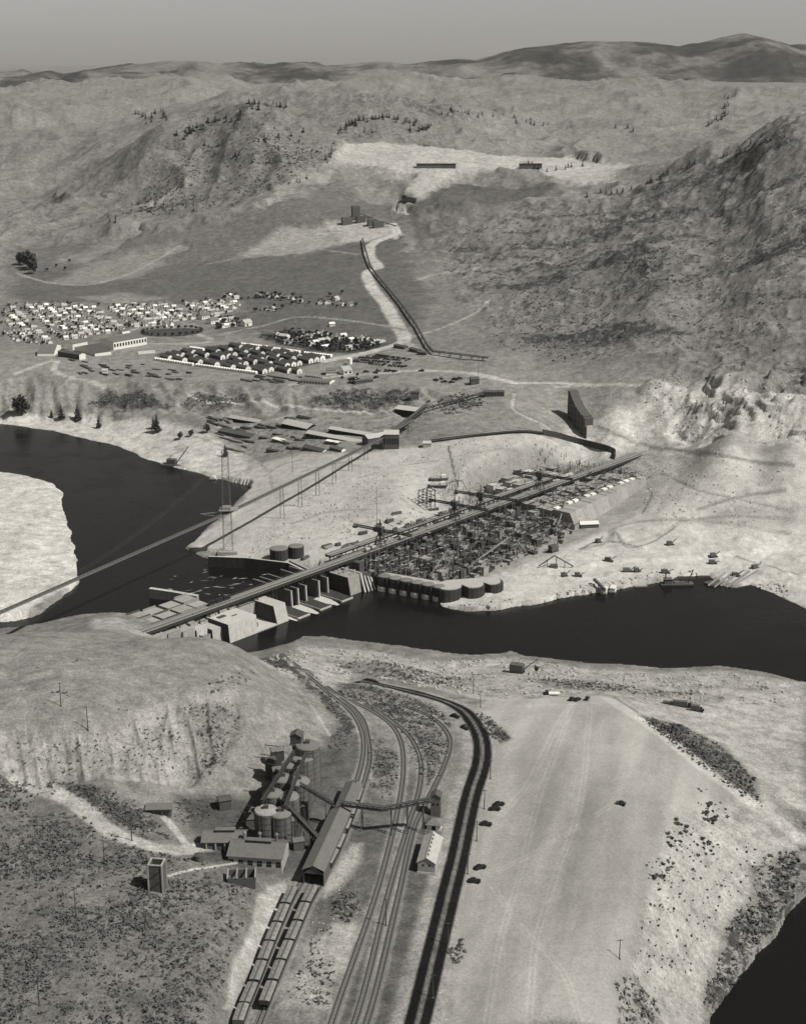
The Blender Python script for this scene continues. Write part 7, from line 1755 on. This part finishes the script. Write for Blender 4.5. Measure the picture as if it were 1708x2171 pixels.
cover([(700,1470),(780,1448),(900,1482),(955,1520),(955,1600),(920,1690),(880,1640),(860,1580),(800,1510)], 900, .35, .8)
cover([(690,1400),(780,1400),(900,1420),(1010,1440),(980,1462),(860,1448),(760,1430)], 420, .4, .9)
cover([(1100,1440),(1200,1438),(1380,1462),(1500,1470),(1330,1474),(1200,1462)], 300, .4, .9)
cover([(1000,1506),(1045,1525),(1087,1568),(1060,1580),(1032,1560)], 240, .35, .8)
cover([(1340,1512),(1440,1535),(1530,1585),(1600,1650),(1625,1720),(1560,1685),(1480,1625),(1390,1555)], 900, .4, 1.0)
cover([(1700,1790),(1600,1825),(1590,1900),(1545,1940),(1540,2000),(1500,2060),(1485,2140),(1530,2120),(1580,2060),(1640,1985),(1700,1900)], 900, .5, 1.2)
cover([(1300,2080),(1345,2060),(1400,2140),(1400,2200),(1310,2200)], 160, .4, .9)
cover([(400,1500),(500,1480),(520,1560),(480,1640),(380,1660),(420,1580)], 420, .3, .7)
cover([(-50,1545),(190,1550),(285,1522),(430,1480),(460,1560),(380,1655),(200,1650),(-50,1635)], 420, .25, .6)
cover([(230,1500),(300,1512),(330,1520),(240,1506),(140,1478),(35,1465),(35,1460),(150,1472)], 170, .35, .9)
cover([(430,1450),(520,1420),(560,1440),(500,1470),(440,1475)], 200, .3, .8)
cover([(35,1412),(100,1405),(190,1395),(190,1402),(100,1415),(35,1420)], 110, .3, .8)
cover([(700,1895),(760,1890),(770,1930),(740,1965),(700,1945)], 120, .4, .9)
cover([(590,2140),(650,1990),(700,1960),(740,1990),(700,2140)], 220, .3, .7)
cover([(945,2010),(980,1985),(990,2020),(965,2050)], 90, .4, .9)
cover([(780,1560),(850,1610),(850,1680),(820,1700),(775,1660)], 260, .3, .7)
cover([(360,1690),(480,1690),(470,1720),(380,1760)], 200, .3, .6)
so = b.build('sagebrush_cover', 'sage_foliage'); so['kind'] = 'stuff'; tag(so, 'low dark sagebrush covering the foreground slopes', 'sagebrush')
# scrub on the bluff and the right hand hill, seen from afar
b = MB()
cover([(180,855),(230,825),(300,825),(365,862),(300,868)], 450, .5, 1.2)
cover([(380,860),(420,828),(520,832),(530,850),(440,866)], 450, .5, 1.2)
cover([(640,850),(720,825),(860,825),(880,850),(760,866)], 700, .5, 1.3)
cover([(900,850),(1000,830),(1040,860),(940,885)], 260, .8, 1.6)
cover([(1030,690),(1060,600),(1180,580),(1320,640),(1330,760),(1180,770),(1060,740)], 1500, .5, 1.4)
cover([(1270,545),(1380,520),(1450,530),(1440,620),(1330,640)], 600, .6, 1.5)
cover([(930,500),(1100,460),(1350,420),(1500,380),(1670,330),(1670,760),(1400,780),(1330,640),(1180,570),(1000,620)], 2400, .5, 1.6)
cover([(560,420),(640,380),(700,310),(600,270),(500,250),(420,290),(300,400),(250,460)], 2000, .8, 2.2)
so = b.build('hillside_scrub', 'sage_foliage'); so['kind'] = 'stuff'; tag(so, 'dark scrub dotting the far hillsides and the river bluff', 'scrub')

# ---- loose stones: riprap along the shores, blasted rock under the cliffs
b = MB(); rs = random.Random(90)
def stones(poly, n_, r0, r1):
    pts = np.array([tuple(gp(u, v).xy) for u, v in poly]); lo, hi = pts.min(0), pts.max(0); pl = [tuple(q) for q in pts]
    X = RNG.uniform(lo[0], hi[0], n_ * 6); Y = RNG.uniform(lo[1], hi[1], n_ * 6); m = inside(X, Y, pl) & (fbm(X, Y, 25, 3, 19) + .1 > RNG.uniform(-.5, .5, X.shape))
    X, Y = X[m][:n_], Y[m][:n_]; Zs = hgt(X, Y)
    for x, y, z in zip(X, Y, Zs):
        if z < .05: continue
        r = r0 + (r1 - r0) * rs.random() ** 3; a = rs.uniform(0, 1.6); c_, s_ = math.cos(a), math.sin(a)
        def pt(i, j, k):
            px, py = i * r * rs.uniform(.6, 1.1), j * r * rs.uniform(.6, 1.1); return (x + c_ * px - s_ * py, y + s_ * px + c_ * py, z + (-.3 * r if k < 0 else r * rs.uniform(.5, .95)))
        b.hexa([pt(-1, -1, -1), pt(1, -1, -1), pt(1, 1, -1), pt(-1, 1, -1)], [pt(-.7, -.7, 1), pt(.7, -.7, 1), pt(.7, .7, 1), pt(-.7, .7, 1)])
stones([(560,1396),(640,1370),(760,1380),(900,1398),(1080,1400),(1200,1415),(1400,1428),(1520,1424),(1670,1450),(1670,1500),(1500,1490),(1290,1470),(1030,1480),(900,1460),(780,1440),(700,1455)], 1500, .25, 1.3)
stones([(940,1290),(1060,1296),(1250,1262),(1440,1226),(1590,1240),(1670,1275),(1670,1240),(1440,1205),(1240,1240),(1060,1275)], 700, .35, 1.5)
stones([(1360,840),(1420,790),(1560,790),(1670,800),(1670,940),(1540,920),(1450,930),(1400,900)], 800, .3, 1.4)
stones([(1300,960),(1420,960),(1600,990),(1670,1000),(1670,1110),(1400,1120),(1340,1060)], 600, .2, 1.1)
stones([(600,1060),(750,1010),(900,950),(1150,935),(1190,960),(1050,1050),(800,1140),(650,1170),(520,1190)], 1500, .3, 1.1)
stones([(700,1475),(780,1450),(900,1485),(950,1525),(950,1600),(915,1690),(880,1640),(855,1580),(800,1512)], 200, .15, .6)
stones([(590,2140),(650,1990),(690,1880),(770,1800),(770,1920),(745,2010),(700,2140)], 160, .12, .45)
stones([(1400,1720),(1520,1720),(1640,1820),(1560,1900),(1490,2080),(1330,2180),(1350,1980)], 500, .15, .6)
so = b.build('loose_stones', 'rock'); so['kind'] = 'stuff'; tag(so, 'loose stones strewn on the river shores and below the cliffs', 'stones')
# ---------------------------------------------------------------- the air
if HAZE:
    hm = bpy.data.meshes.new('haze')
    hm.from_pydata([(x, y, z) for z in (-8, 700) for x, y in ((-33000, -500), (33000, -500), (33000, 41000), (-33000, 41000))], [],
                   [(0, 3, 2, 1), (4, 5, 6, 7), (0, 1, 5, 4), (1, 2, 6, 5), (2, 3, 7, 6), (3, 0, 4, 7)])
    m = bpy.data.materials.new('summer_haze'); m.use_nodes = True; nt = m.node_tree
    nt.nodes.remove(nt.nodes['Principled BSDF'])
    pv = nt.nodes.new('ShaderNodeVolumePrincipled')
    pv.inputs['Color'].default_value = (.93, .905, .86, 1); pv.inputs['Density'].default_value = HAZE_DENSITY; pv.inputs['Anisotropy'].default_value = .2
    nt.links.new(pv.outputs[0], nt.nodes['Material Output'].inputs['Volume'])
    hm.materials.append(m)
    hz = bpy.data.objects.new('haze', hm); COL.objects.link(hz); hz['kind'] = 'stuff'
    hz['label'] = 'thin pale summer haze filling the valley air'; hz['category'] = 'haze'
